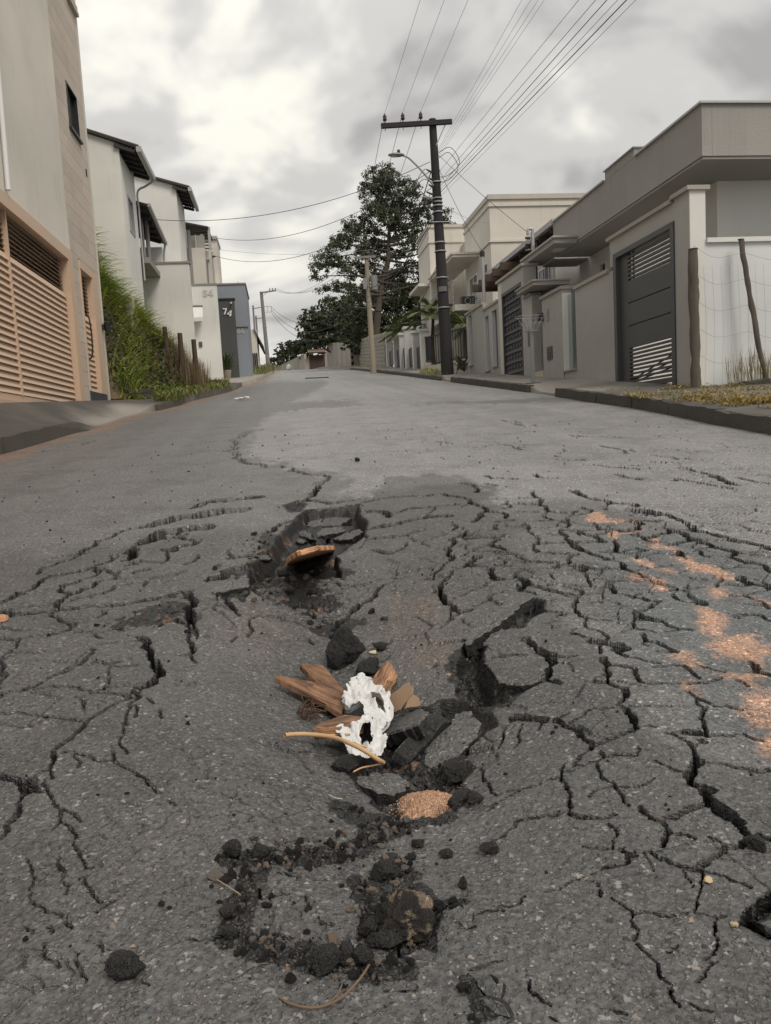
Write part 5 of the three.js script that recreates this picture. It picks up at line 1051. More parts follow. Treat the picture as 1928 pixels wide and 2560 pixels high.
// trough and old fence posts on the bank
{
  const t = single('low_wall', join([bx(-3.70, -2.86, 1.70, 2.06, 18.2, 18.3), bx(-3.70, -2.86, 1.70, 2.03, 18.3, 18.42)]), MAT.kerb, 'low black wall at the foot of the grassy bank', 'low wall');
  const R = rng(17); const L = ['weathered fence post leftmost on the bank, sunk in dry grass', 'tallest weathered fence post on the bank, second from the left', 'weathered fence post third from the left on the bank', 'weathered fence post rightmost on the bank, against the white wall'];
  [[-3.42, 3.2, 4.0, 21.9], [-2.93, 2.6, 3.92, 21.7], [-2.58, 2.5, 3.76, 21.8], [-2.19, 2.2, 3.55, 21.6]].forEach(([x, y0, y1, d], i) => { const g = rod(V(x, y0, d), V(x + (R() - 0.5) * 0.06, y1, d), 0.075, 0.062, 9), p = g.attributes.position; for (let k = 0; k < p.count; k++) { p.setX(k, p.getX(k) + 0.012 * vnoise3(p.getX(k) * 20, p.getY(k) * 8, p.getZ(k) * 20, i)); } single('fence_post', g, MAT.timber, L[i], 'fence post', 'posts on the bank'); });
}

// ------------------------------------------------------------------ right side: grey house, its gates and walls
const flo = (d, k = 0.14) => profile(d) + k; // foot of a wall on the right pavement
{
  const g = thing('grey_house', 'grey flat-roofed house with a deep fascia, at the right edge', 'house', [8.5, 1.2, 13]);
  part('wall', wallAlong(6.9, 7.1, 1.0, 4.5, 11.75, 17.0, [[12.2, 15.4, 1.0, 4.05], [15.75, 16.1, 3.84, 4.08], [16.15, 16.75, 1.6, 3.7]]), MAT.white, g);
  box('end_wall', 6.9, 15, 1.0, 4.5, 11.6, 11.747, MAT.white, g); box('far_wall', 6.9, 15, 1.0, 5.0, 17.0, 17.2, MAT.white, g); box('court_wall', 7.1, 14, 1.0, 4.4, 11.95, 12.1, MAT.white, g); box('court_wall', 12, 12.2, 1.0, 5.0, 12.1, 17.0, MAT.white, g); box('court_floor', 5.7, 12, 0.8, 1.25, 10.1, 17, MAT.concretePale, g);
  const w = part('window', join([bx(6.88, 7.0, 3.84, 3.87, 15.75, 16.1), bx(6.88, 7.0, 4.05, 4.08, 15.75, 16.1), bx(6.88, 7.0, 3.87, 4.05, 15.75, 15.78), bx(6.88, 7.0, 3.87, 4.05, 16.07, 16.1)]), MAT.whitePaint, g); box('pane', 6.95, 6.955, 3.87, 4.05, 15.78, 16.07, MAT.glass, w);
  // fascia: long street face, near end, soffit; two raised steps
  const f = part('fascia', join([bx(6.1, 6.25, 4.40, 5.10, 10.62, 16.5), bx(6.253, 15, 4.40, 5.10, 10.62, 10.77), bx(6.1, 7.1, 4.40, 5.10, 16.503, 16.65)]), MAT.greyDark, g);
  box('soffit', 6.12, 7.1, 4.36, 4.396, 12.1, 16.6, MAT.greyDark, f); box('soffit', 6.12, 15, 4.36, 4.396, 10.64, 12.097, MAT.greyDark, f); box('step_block', 6.098, 6.4, 5.103, 5.26, 12.72, 13.9, MAT.greyDark, f); box('step_cap', 6.07, 6.43, 5.26, 5.28, 12.69, 13.93, MAT.galv, f);
  box('capping', 6.06, 6.30, 5.10, 5.13, 10.58, 12.68, MAT.galv, f); box('capping', 6.06, 6.30, 5.10, 5.13, 13.94, 16.7, MAT.galv, f); box('capping', 6.303, 15, 5.10, 5.13, 10.58, 10.80, MAT.galv, f); box('roof_slab', 6.25, 15, 4.7, 4.9, 10.77, 12.1, MAT.greyDark, f);
  const cn = box('canopy', 5.62, 6.098, 4.36, 4.46, 15.3, 17.4, MAT.greyDark, g); box('canopy_edge', 5.58, 6.095, 4.46, 4.50, 15.26, 17.44, MAT.grey, cn); box('canopy_side', 6.102, 6.9, 4.32, 4.356, 16.7, 17.4, MAT.greyDark, cn); box('ceiling_light', 5.78, 6.02, 4.345, 4.358, 15.7, 16.0, MAT.lens, cn);
  const dr = box('door', 6.98, 7.02, 1.6, 3.7, 16.15, 16.75, MAT.timber, g); 
}
{
  // boundary wall with sliding gate (near), plain wall, glazed niche, panel with meter, entrance recess
  const X = 5.5, g = thing('boundary_wall', 'grey rendered street wall with white end pier, before the grey house', 'wall', [X, 1.2, 13.5]);
  box('pier', X, X + 0.22, 0.95, 3.72, 9.92, 10.30, MAT.grey, g); box('pier_face', X - 0.0, X + 0.22, 0.95, 3.72, 9.895, 9.917, MAT.white, g);
  box('gate_lintel', X, X + 0.22, 3.44, 3.68, 10.30, 12.42, MAT.grey, g); box('lintel_cap', X - 0.05, X + 0.27, 3.72, 3.775, 9.86, 10.33, MAT.concretePale, g); box('lintel_cap', X - 0.05, X + 0.27, 3.68, 3.735, 10.333, 12.46, MAT.concretePale, g);
  part('wall', bxs(X, X + 0.18, flo(12.3, 0.1), flo(14.0, 0.1), 3.20, 12.28, 13.98), MAT.grey, g); box('coping', X - 0.04, X + 0.22, 3.20, 3.26, 12.463, 13.98, MAT.concretePale, g); box('jamb', X, X + 0.18, 3.263, 3.437, 12.28, 12.42, MAT.grey, g);
  part('wall', bxs(X, X + 0.18, flo(13.98, 0.1), flo(14.65, 0.1), 1.75, 13.98, 14.62), MAT.grey, g); box('niche_sill', X - 0.03, X + 0.2, 1.75, 1.785, 13.99, 14.66, MAT.greyDark, g);
  const nch = box('niche_pane', X + 0.10, X + 0.112, 1.79, 3.22, 13.99, 14.62, new THREE.MeshPhysicalMaterial({ color: 0xe6ecec, roughness: 0.03, transmission: 1, thickness: 0, ior: 1.45 }), g, 'tall clear glass pane in the wall'); box('niche_jamb', X + 0.002, X + 0.176, 1.79, 3.26, 14.623, 14.66, MAT.white, g);
  part('wall', bxs(X, X + 0.18, flo(14.66, 0.1), flo(15.83, 0.1), 3.34, 14.663, 15.83), MAT.grey, g); box('coping', X - 0.04, X + 0.22, 3.34, 3.40, 14.62, 15.86, MAT.greyDark, g);
  const mt = box('meter_box', X - 0.02, X, 2.08, 2.34, 15.26, 15.56, MAT.graphite, g); for (let k = 0; k < 3; k++) box('meter_slot', X - 0.026, X - 0.02, 2.13 + k * 0.065, 2.155 + k * 0.065, 15.32, 15.50, MAT.frame, mt);
  box('plaque', X - 0.014, X, 2.86, 3.00, 15.40, 15.54, MAT.greyDark, g); box('plaque', X - 0.014, X, 3.01, 3.09, 15.40, 15.50, MAT.greyDark, g);
  box('recess_wall', X + 0.5, X + 0.6, 1.6, 3.65, 15.84, 16.46, MAT.grey, g); part('wall', bxs(X, X + 0.18, flo(16.45, 0.1), flo(17.0, 0.1), 3.55, 16.46, 16.98), MAT.grey, g); box('coping', X - 0.04, X + 0.22, 3.55, 3.61, 16.5, 16.99, MAT.greyDark, g); box('recess_jamb', X + 0.18, X + 0.5, 1.7, 3.55, 16.42, 16.455, MAT.greyDark, g);
  box('threshold', X - 0.02, X + 0.5, 1.55, 1.90, 15.84, 16.45, MAT.sand, g);
  const dr = box('entrance_door', X + 0.22, X + 0.26, 1.92, 3.56, 15.86, 16.42, MAT.graphite, g); for (let k = 0; k < 4; k++) box('door_panel', X + 0.212, X + 0.22, 1.98 + k * 0.4, 2.32 + k * 0.4, 15.92, 16.38, MAT.frame, dr);
  const cp = box('entrance_canopy', X - 0.18, X + 0.6, 3.64, 3.72, 15.78, 16.95, MAT.greyDark, g); box('canopy_edge', X - 0.21, X + 0.62, 3.72, 3.75, 15.75, 16.98, MAT.concretePale, cp);
  box('mail_slot', X - 0.015, X, 2.5, 2.85, 16.6, 16.78, MAT.graphite, g);
  const lamp = thing('wall_lamp', 'small black cube lamp on the grey wall beside the entrance', 'lamp', [X, 2.9, 15.79]); box('housing', X - 0.10, X, 2.90, 3.06, 15.74, 15.83, MAT.blackMetal, lamp); box('lens', X - 0.085, X - 0.015, 2.885, 2.90, 15.75, 15.82, MAT.lens, lamp);
  // sliding gate
  const s = thing('sliding_gate', 'dark graphite sliding gate with solid middle and open slats', 'gate', [X + 0.1, 1.2, 11.3]); const a = X + 0.05, b = X + 0.11;
  part('gate_frame', join([bx(X - 0.02, X + 0.2, 3.36, 3.437, 10.31, 12.27), bx(X - 0.02, X + 0.2, flo(10.3), 3.36, 10.303, 10.40), bx(X - 0.02, X + 0.2, flo(12.2), 3.36, 12.17, 12.275), bx(a, b, 1.27, 1.34, 10.40, 12.17)]), MAT.graphite, s);
  part('rail', bx(X - 0.01, X + 0.16, 1.20, 1.245, 10.35, 12.15), MAT.galv, s); box('stile', a, b, 1.34, 3.36, 11.88, 12.169, MAT.graphite, s); box('stile', a + 0.02, b - 0.02, 2.9, 3.36, 11.72, 11.75, MAT.graphite, s);
  for (let k = 0; k < 3; k++) box('panel', a, b, 1.90 + k * 0.352, 2.235 + k * 0.352, 10.40, 11.879, k % 2 ? MAT.graphiteB : MAT.graphite, s);
  box('panel_back', a + 0.025, b - 0.02, 1.90, 2.94, 10.40, 11.878, MAT.frame, s);
  for (let k = 0; k < 6; k++) box('slat', a, b, 2.965 + k * 0.065, 2.997 + k * 0.065, 10.40, 11.879, MAT.graphite, s);
  for (let k = 0; k < 9; k++) box('slat', a, b, 1.36 + k * 0.06, 1.39 + k * 0.06, 10.40, 11.879, MAT.graphite, s);
  for (let k = 0; k < 3; k++) part('brace', bar(V(a + 0.045, 1.36 + k * 0.02, 11.87), V(a + 0.045, 1.50 + k * 0.1, 10.41), 0.015, 0.02), MAT.graphite, s);
  // white side wall that runs away from the street
  const sw = thing('side_wall', 'pale bluish-white side wall beside the graphite gate, behind the posts', 'wall', [9, 1.0, 10]);
  box('wall', X + 0.222, 14, 0.7, 3.04, 9.90, 10.08, MAT.coolWhite, sw); box('coping', X + 0.225, 14, 3.04, 3.10, 9.86, 10.12, MAT.white, sw);
}
{
  const R = rng(8);
  const mk = (label, a, b, r) => { const pts = []; for (let i = 0; i <= 8; i++) { const t = i / 8; pts.push(a.clone().lerp(b, t).add(new THREE.Vector3((R() - 0.5) * 0.02, 0, (R() - 0.5) * 0.02))); } const g = tube(pts, r, 40, 9); const p = g.attributes.position, k = 0.012; for (let i = 0; i < p.count; i++) { const n = k * vnoise3(p.getX(i) * 25, p.getY(i) * 6, p.getZ(i) * 25, 4); p.setX(i, p.getX(i) + n); p.setZ(i, p.getZ(i) + n); } g.computeVertexNormals(); const cap = new THREE.CylinderGeometry(r, r, 0.01, 9); cap.translate(b.x, b.y, b.z); return single('fence_post', join([g, cap]), new THREE.MeshStandardMaterial({ color: new THREE.Color().setRGB(0.16, 0.138, 0.115), roughness: 0.95, map: rep(stainT, 0.5), bumpMap: rep(plasterB, 0.12), bumpScale: 0.01 }), label, 'fence post'); };
  mk('thick knotty fence post against the white end pier of the gate', V(5.40, 0.98, 9.62), V(5.43, 2.92, 9.7), 0.062); mk('thinner leaning fence post before the bluish-white side wall', V(6.38, 0.9, 9.55), V(6.12, 3.04, 9.75), 0.034);
  const blk = new THREE.BoxGeometry(0.34, 0.16, 0.18, 6, 4, 4), p = blk.attributes.position; for (let i = 0; i < p.count; i++) { const n = 0.02 * vnoise3(p.getX(i) * 9, p.getY(i) * 9, p.getZ(i) * 9, 7); p.setXYZ(i, p.getX(i) + n, p.getY(i) + n, p.getZ(i) + n); } blk.computeVertexNormals(); blk.rotateZ(0.06); blk.translate(6.12, 1.10, -9.45); single('concrete_block', blk, MAT.kerb, 'blackened block lying in dry grass by the leaning post', 'block');
  // sagging mesh wire between the two posts
  const W = []; for (let k = 0; k < 5; k++) { const y = 1.5 + k * 0.34; W.push(tube([V(5.42, y + 0.1, 9.68), V(5.75, y - 0.05, 9.72), V(6.2 - k * 0.02, y, 9.70)], 0.002, 14, 4), tube([V(6.2 - k * 0.02, y, 9.70), V(6.6, y - 0.1, 9.72), V(7.4, y + 0.02, 9.7)], 0.002, 14, 4)); } for (let k = 0; k < 16; k++) { const x = 5.45 + k * 0.12; W.push(tube([V(x, 1.15, 9.7), V(x + 0.04, 1.9, 9.72), V(x, 2.7, 9.7)], 0.0015, 10, 4)); }
  single('wire_fence', join(W), MAT.steel, 'thin sagging wire mesh strung between the two fence posts', 'fence');
}
{
  // second property: patterned gate, slotted wall, pergola house behind
  const X = 5.5, g = thing('boundary_wall', 'pale grey street wall with three tall glazed slots, past the patterned gate', 'wall', [X, 1.8, 20]);
  box('gate_pier', X, X + 0.3, flo(17, 0.0), 4.28, 16.985, 17.17, MAT.grey, g); box('gate_lintel', X, X + 0.25, 3.98, 4.27, 17.173, 18.72, MAT.grey, g); box('gate_pier', X, X + 0.25, flo(18.6, 0.0), 4.27, 18.723, 19.02, MAT.cream, g); box('lintel_cap', X - 0.05, X + 0.34, 4.28, 4.34, 16.94, 19.06, MAT.concretePale, g);
  part('wall', wallAlong(X, X + 0.2, flo(19, 0.05), 3.86, 19.023, 20.5, [[19.22, 19.72, 2.32, 3.72], [20.0, 20.42, 2.27, 3.68]], flo(20.5, 0.05)), MAT.grey, g); box('coping', X - 0.04, X + 0.24, 3.86, 3.92, 19.063, 20.5, MAT.concretePale, g);
  part('wall', wallAlong(X, X + 0.2, flo(20.5, 0.05), 4.04, 20.503, 22.42, [[21.78, 22.22, 2.58, 3.98]], flo(22.4, 0.05)), MAT.grey, g); box('coping', X - 0.04, X + 0.24, 4.04, 4.10, 20.503, 22.45, MAT.concretePale, g);
  for (const [a, b, y0, y1] of [[19.22, 19.72, 2.32, 3.72], [20.0, 20.42, 2.27, 3.68], [21.78, 22.22, 2.58, 3.98]]) { const w = box('window', X + 0.10, X + 0.106, y0, y1, a, b, MAT.glass, g); box('jamb', X - 0.005, X + 0.196, y0, y1, b - 0.03, b - 0.002, MAT.coolWhite, w); box('sill', X - 0.04, X + 0.1, y0 - 0.03, y0 - 0.003, a - 0.02, b + 0.02, MAT.greyDark, w); }
  const s = thing('patterned_gate', 'dark gate of woven raised tiles in a pale frame', 'gate', [X, 1.9, 17.9]);
  part('gate_frame', join([bx(X - 0.01, X + 0.12, 3.90, 3.975, 17.18, 18.71), bx(X - 0.01, X + 0.12, flo(17.2, 0.1), 3.90, 17.18, 17.23), bx(X - 0.01, X + 0.12, flo(18.6, 0.06), 3.90, 18.66, 18.71)]), MAT.graphite, s); box('backing', X + 0.06, X + 0.075, flo(18.6, 0.06), 3.90, 17.23, 18.66, MAT.graphite, s);
  const tg = hexa([[0, 0, 0], [0.06, 0, 0], [0.06, 0, -0.075], [0, 0, -0.075], [0.05, 0.09, 0], [0.06, 0.09, 0], [0.06, 0.09, -0.075], [0.05, 0.09, -0.075]]);
  for (let j = 0; j < 16; j++) for (let i = 0; i < 12; i++) { if ((i + j) % 2 && j % 2) continue; const y = 2.02 + j * 0.117, d = 17.26 + i * 0.117 + (j % 2 ? 0.055 : 0); if (d > 18.56 || y < flo(d, 0.1)) continue; const t = tg.clone(); t.translate(X, y, -d); part('tile', t, j % 2 ? MAT.graphiteB : MAT.graphite, s); }
  // house behind with pergola beams
  const h = thing('pergola_house', 'grey house with dark timber eave beams behind the slotted wall', 'house', [8, 2, 21]);
  box('wall', 7.2, 12, 1.8, 5.2, 17.6, 24, MAT.grey, h); box('front_bay', 6.52, 7.197, 1.8, 4.95, 17.75, 19.2, MAT.grey, h);
  part('roof', hexa([[6.45, 5.28, -17.4], [12, 6.6, -17.4], [12, 6.6, -24.2], [6.45, 5.28, -24.2], [6.45, 5.36, -17.4], [12, 6.7, -17.4], [12, 6.7, -24.2], [6.45, 5.36, -24.2]]), MAT.roofTile, h); part('gutter', join([bx(6.34, 6.45, 5.26, 5.38, 17.35, 24.25)]), MAT.galv, h);
  part('gutter_outlet', rod(V(6.45, 5.3, 17.5), V(6.75, 5.1, 17.5), 0.06, 0.06), MAT.galv, h);
  for (let k = 0; k < 5; k++) box('pergola_beam', 5.95, 7.2, 4.86 + 0.0, 5.06, 20.2 + k * 0.75, 20.32 + k * 0.75, MAT.timber, h);
  for (let k = 0; k < 8; k++) part('rafter', bar(V(7.2, 5.32, 17.7 + k * 0.8), V(6.42, 5.2, 17.7 + k * 0.8), 0.07, 0.1), MAT.timber, h);
  const w = part('window', join([bx(6.49, 6.56, 4.10, 4.14, 17.85, 18.85), bx(6.49, 6.56, 4.50, 4.54, 17.85, 18.85), bx(6.49, 6.56, 4.14, 4.50, 17.85, 17.89), bx(6.49, 6.56, 4.14, 4.50, 18.81, 18.85)]), MAT.whitePaint, h); box('pane', 6.505, 6.51, 4.14, 4.50, 17.89, 18.81, new THREE.MeshPhysicalMaterial({ color: 0x26292c, roughness: 0.05, metalness: 0.1 }), w); for (let k = 0; k < 3; k++) box('glazing_bar', 6.495, 6.503, 4.14, 4.50, 18.08 + k * 0.22, 18.1 + k * 0.22, MAT.galv, w);
  const ms = thing('service_mast', 'short electricity service mast with wires, above the patterned gate', 'mast', [5.7, 3.9, 17.2]); part('pipe', rod(V(5.95, 3.7, 17.6), V(5.95, 5.15, 17.6), 0.045, 0.045), MAT.galv, ms); part('cable', rod(V(5.99, 3.75, 17.5), V(5.99, 4.9, 17.5), 0.02), MAT.wire, ms); for (let k = 0; k < 3; k++) part('insulator', rod(V(5.88, 4.75 + k * 0.14, 17.6), V(5.78, 4.75 + k * 0.14, 17.6), 0.035, 0.03), MAT.ceramic, ms); part('head', tube([V(5.95, 5.1, 17.6), V(5.95, 5.22, 17.6), V(5.86, 5.22, 17.6), V(5.84, 5.1, 17.6)], 0.035), MAT.galv, ms);
  const ms2 = thing('service_mast', 'thin grey service mast rising from the slotted wall', 'mast', [5.6, 4.0, 21]); part('pipe', rod(V(5.62, 4.08, 20.8), V(5.62, 5.35, 20.8), 0.045), MAT.galv, ms2); part('head', rod(V(5.62, 5.35, 20.8), V(5.62, 5.48, 20.8), 0.07, 0.07), MAT.ceramic, ms2);
}
{
  // two-storey cream house
  const X = 7.6, g = thing('cream_house', 'two-storey cream house with balcony, behind the tall dark pole', 'house', [9.5, 2.4, 29]);
  box('wall', X, 16, 2.2, 8.62, 26.95, 30.7, MAT.cream, g); box('parapet', X - 0.06, 16.06, 8.62, 8.78, 26.89, 30.76, MAT.creamDark, g); box('moulding', X - 0.05, 16.05, 8.38, 8.46, 26.90, 30.75, MAT.cream, g); box('moulding', X - 0.05, 16.05, 7.18, 7.26, 26.90, 30.75, MAT.cream, g);
  box('stair_block', X - 0.9, 12, 2.4, 9.35, 33.3, 36, MAT.cream, g); box('stair_cap', X - 0.96, 12, 9.35, 9.47, 33.24, 36.05, MAT.creamDark, g); box('moulding', X - 0.95, 12, 8.72, 8.8, 33.25, 36.05, MAT.cream, g); box('link_wall', X + 0.5, 12, 2.4, 8.6, 30.7, 33.3, MAT.creamDark, g);
  const w = part('window', join([bx(X - 0.03, X, 6.2, 6.25, 27.4, 28.2), bx(X - 0.03, X, 6.57, 6.62, 27.4, 28.2), bx(X - 0.03, X, 6.25, 6.57, 27.4, 27.46), bx(X - 0.03, X, 6.25, 6.57, 28.14, 28.2), bx(X - 0.03, X, 6.25, 6.57, 27.77, 27.82)]), MAT.whitePaint, g); box('pane', X - 0.012, X - 0.004, 6.25, 6.57, 27.46, 28.14, MAT.glass, w);
  const dr = part('balcony_door', join([bx(X - 0.03, X, 6.5, 6.56, 28.85, 30.1), bx(X - 0.03, X, 5.4, 6.5, 28.85, 28.92), bx(X - 0.03, X, 5.4, 6.5, 30.03, 30.1), bx(X - 0.03, X, 5.4, 6.5, 29.45, 29.5)]), MAT.whitePaint, g); box('pane', X - 0.012, X - 0.004, 5.4, 6.5, 28.92, 30.03, new THREE.MeshPhysicalMaterial({ color: 0x6d7271, roughness: 0.08 }), dr);
  const cn = box('balcony_canopy', X - 1.0, X - 0.003, 7.08, 7.17, 28.6, 33.2, MAT.cream, g); box('canopy_edge', X - 1.05, X - 0.055, 7.173, 7.24, 28.55, 33.25, MAT.creamDark, cn);
  const bl = box('balcony', X - 1.0, X - 0.003, 5.14, 5.36, 28.5, 33.2, MAT.cream, g); for (let k = 0; k < 6; k++) box('balcony_bar', X - 0.99, X - 0.97, 5.50 + k * 0.145, 5.52 + k * 0.145, 28.9, 33.1, MAT.galv, bl); for (let k = 0; k < 5; k++) box('baluster', X - 0.965, X - 0.945, 5.36, 6.28, 28.95 + k * 1.03, 28.98 + k * 1.03, MAT.galv, bl); box('handrail', X - 1.0, X - 0.94, 6.28, 6.32, 28.85, 33.15, MAT.galv, bl);
  box('ground_floor', X - 0.5, X - 0.005, 2.4, 5.13, 30.2, 33.2, MAT.creamDark, g); box('low_slab', X - 1.4, X - 0.9, 7.0, 7.12, 33.6, 36, MAT.cream, g);
  const ac = thing('air_conditioner', 'black outdoor air-conditioning unit on the cream house balcony', 'air conditioner', [7.2, 5.36, 28.9]); box('casing', 6.9, 7.4, 5.365, 5.66, 28.65, 28.95, MAT.blackMetal, ac); part('fan_guard', new THREE.TorusGeometry(0.11, 0.012, 6, 20).translate(7.12, 5.5, -28.64), MAT.galv, ac); for (let k = 0; k < 3; k++) box('grille_bar', 7.27, 7.37, 5.43 + k * 0.07, 5.445 + k * 0.07, 28.635, 28.65, MAT.galv, ac);
}
{
  // railing with pillars, block walls, tiled gateway
  const X = 5.45, g = thing('railing_fence', 'black iron railing between white pillars on a low cream wall', 'fence', [X, 2.6, 30]);
  part('low_wall', bxs(X, X + 0.2, flo(28.1, 0), flo(29.3, 0), profile(28.1) + 0.42, 28.1, 29.25), MAT.sand, g);
  const bars = (d0, d1, topOff, botOff) => { const n = Math.round((d1 - d0) / 0.135), rail = []; for (let k = 0; k <= n; k++) { const d = lerp(d0, d1, k / n); part('railing_bar', bar(V(X + 0.1, profile(d) + botOff, d), V(X + 0.1, profile(d) + topOff, d), 0.022, 0.022), MAT.blackMetal, g); } part('railing_rail', bar(V(X + 0.1, profile(d0) + topOff, d0), V(X + 0.1, profile(d1) + topOff, d1), 0.04, 0.04), MAT.blackMetal, g); part('railing_rail', bar(V(X + 0.1, profile(d0) + botOff + 0.05, d0), V(X + 0.1, profile(d1) + botOff + 0.05, d1), 0.04, 0.04), MAT.blackMetal, g); };
  bars(28.1, 29.3, 1.38, 0.44); { const A = [X + 0.1, 28.1], B = [6.75, 24.6], n = 22; for (let k = 1; k <= n; k++) { const x = lerp(A[0], B[0], k / n), d = lerp(A[1], B[1], k / n); part('railing_bar', rod(V(x, 3.15, d), V(x, 4.16, d), 0.013, 0.013, 6), MAT.blackMetal, g); } for (const y of [4.17, 3.2]) part('railing_rail', bar(V(A[0], y, A[1]), V(B[0], y, B[1]), 0.035, 0.04), MAT.blackMetal, g); part('low_wall', hexa([[A[0] - 0.1, 2.6, -A[1]], [A[0] + 0.1, 2.6, -A[1]], [B[0] + 0.1, 2.4, -B[1]], [B[0] - 0.1, 2.4, -B[1]], [A[0] - 0.1, 3.13, -A[1]], [A[0] + 0.1, 3.13, -A[1]], [B[0] + 0.1, 3.13, -B[1]], [B[0] - 0.1, 3.13, -B[1]]]), MAT.sand, g); }
  const pil = [[29.4, 1.58, 0.34], [31.2, 1.58, 0.30], [33.1, 1.82, 0.34], [34.55, 1.6, 0.30], [36.5, 1.48, 0.30], [39.0, 1.8, 0.3]];
  pil.forEach(([d, h, w], i) => { const p = box('pillar', X - 0.05, X + 0.25, profile(d) - 0.1, profile(d) + h, d - w / 2, d + w / 2, MAT.white, g); box('pillar_cap', X - 0.11, X + 0.31, profile(d) + h, profile(d) + h + 0.1, d - w / 2 - 0.07, d + w / 2 + 0.07, MAT.white, p); if (i + 1 < pil.length) { const a = d + w / 2, b = pil[i + 1][0] - pil[i + 1][2] / 2; part('low_wall', bxs(X, X + 0.2, flo(a, -0.1), flo(b, -0.1), profile(a) + 0.22, a, b), MAT.sand, g); box('gate_panel', X + 0.08, X + 0.10, profile(b) + 0.2, profile(a) + 1.15, a, b, MAT.blackMetal, g); } });
  // coursed block wall: each block its own piece
  const bw = thing('block_wall', 'plain concrete block wall beyond the white pillars', 'wall', [5.35, 4, 45]); let n = 0;
  for (let j = 0; j < 10; j++) for (let i = 0; i < 31; i++) { const d = 39.2 + i * 0.4 + (j % 2 ? 0.2 : 0); if (d > 51.6) continue; const y = profile(d) - 0.1 + j * 0.2; part('block', bx(5.35 + (n++ % 3) * 0.004, 5.5, y, y + 0.192, d, d + 0.392), n % 4 ? MAT.block : MAT.blockPale, bw); }
  box('mortar_core', 5.38, 5.49, 3.6, 5.7, 39.2, 46, MAT.block, bw); box('mortar_core', 5.38, 5.49, 4.4, 6.45, 46, 51.8, MAT.block, bw);
  const bw2 = thing('block_wall', 'farther concrete block wall with its square end turned to the street', 'wall', [4.6, 5.2, 56]);
  for (let j = 0; j < 9; j++) for (let i = 0; i < 3; i++) { const x = 4.83 + i * 0.3 + (j % 2 ? 0.1 : 0); part('block', bx(x, Math.min(x + 0.292, 5.72), 5.05 + j * 0.2, 5.242 + j * 0.2, 52.0 + (i % 2) * 0.005, 52.2), (i + j) % 3 ? MAT.block : MAT.blockPale, bw2); }
  for (let k = 0; k < 10; k++) { const t0 = k / 10, t1 = (k + 1) / 10 - 0.003, x0 = lerp(4.80, 3.85, t0), x1 = lerp(4.80, 3.85, t1), d0 = lerp(52.0, 62, t0), d1 = lerp(52, 62, t1), y0 = profile(d0) - 0.1, y1 = profile(d1) - 0.1; part('wall_panel', hexa([[x0, y0, -d0], [x0 + 0.18, y0, -d0], [x1 + 0.18, y1, -d1], [x1, y1, -d1], [x0, y0 + 1.95, -d0], [x0 + 0.18, y0 + 1.95, -d0], [x1 + 0.18, y1 + 1.95, -d1], [x1, y1 + 1.95, -d1]]), k % 2 ? MAT.block : MAT.blockPale, bw2); }
  const gt = thing('tiled_gateway', 'dark gateway under a small clay-tiled roof, near the crest', 'gateway', [3.3, 6.4, 66]);
  box('gate', 2.7, 3.9, 6.2, 7.65, 66, 66.1, MAT.timber, gt); box('post', 2.6, 2.72, 6.2, 7.7, 65.95, 66.15, MAT.timber, gt); box('post', 3.25, 3.37, 6.2, 7.7, 65.95, 66.15, MAT.timber, gt); box('side_wall', 2.2, 2.6, 6.0, 7.4, 66, 66.15, MAT.block, gt); box('side_wall', 3.903, 5.0, 6.0, 7.9, 66.0, 66.2, MAT.block, gt); part('roof', hexa([[2.5, 7.75, -65.5], [4.0, 7.75, -65.5], [4.0, 8.15, -66.8], [2.5, 8.15, -66.8], [2.5, 7.82, -65.5], [4.0, 7.82, -65.5], [4.0, 8.22, -66.8], [2.5, 8.22, -66.8]]), MAT.timber, gt); for (let k = 0; k < 10; k++) box('roof_tile', 2.53 + k * 0.15, 2.64 + k * 0.15, 7.83, 7.95, 65.45, 65.6, MAT.terracotta, gt);
  const fw = thing('far_wall', 'long low wall running left over the crest beyond the gateway', 'wall', [1, 6, 75]); for (let k = 0; k < 8; k++) { const t0 = k / 8, t1 = (k + 1) / 8 - 0.004, X0 = t => lerp(2.25, -1.2, t), D0 = t => lerp(68, 84, t), y = t => lerp(8.0, 8.0, t); part('wall_panel', hexa([[X0(t0), 4.5, -D0(t0)], [X0(t0) + 0.2, 4.5, -D0(t0)], [X0(t1) + 0.2, 4.5, -D0(t1)], [X0(t1), 4.5, -D0(t1)], [X0(t0), y(t0), -D0(t0)], [X0(t0) + 0.2, y(t0), -D0(t0)], [X0(t1) + 0.2, y(t1), -D0(t1)], [X0(t1), y(t1), -D0(t1)]]), k % 2 ? MAT.block : MAT.blockPale, fw); }
}

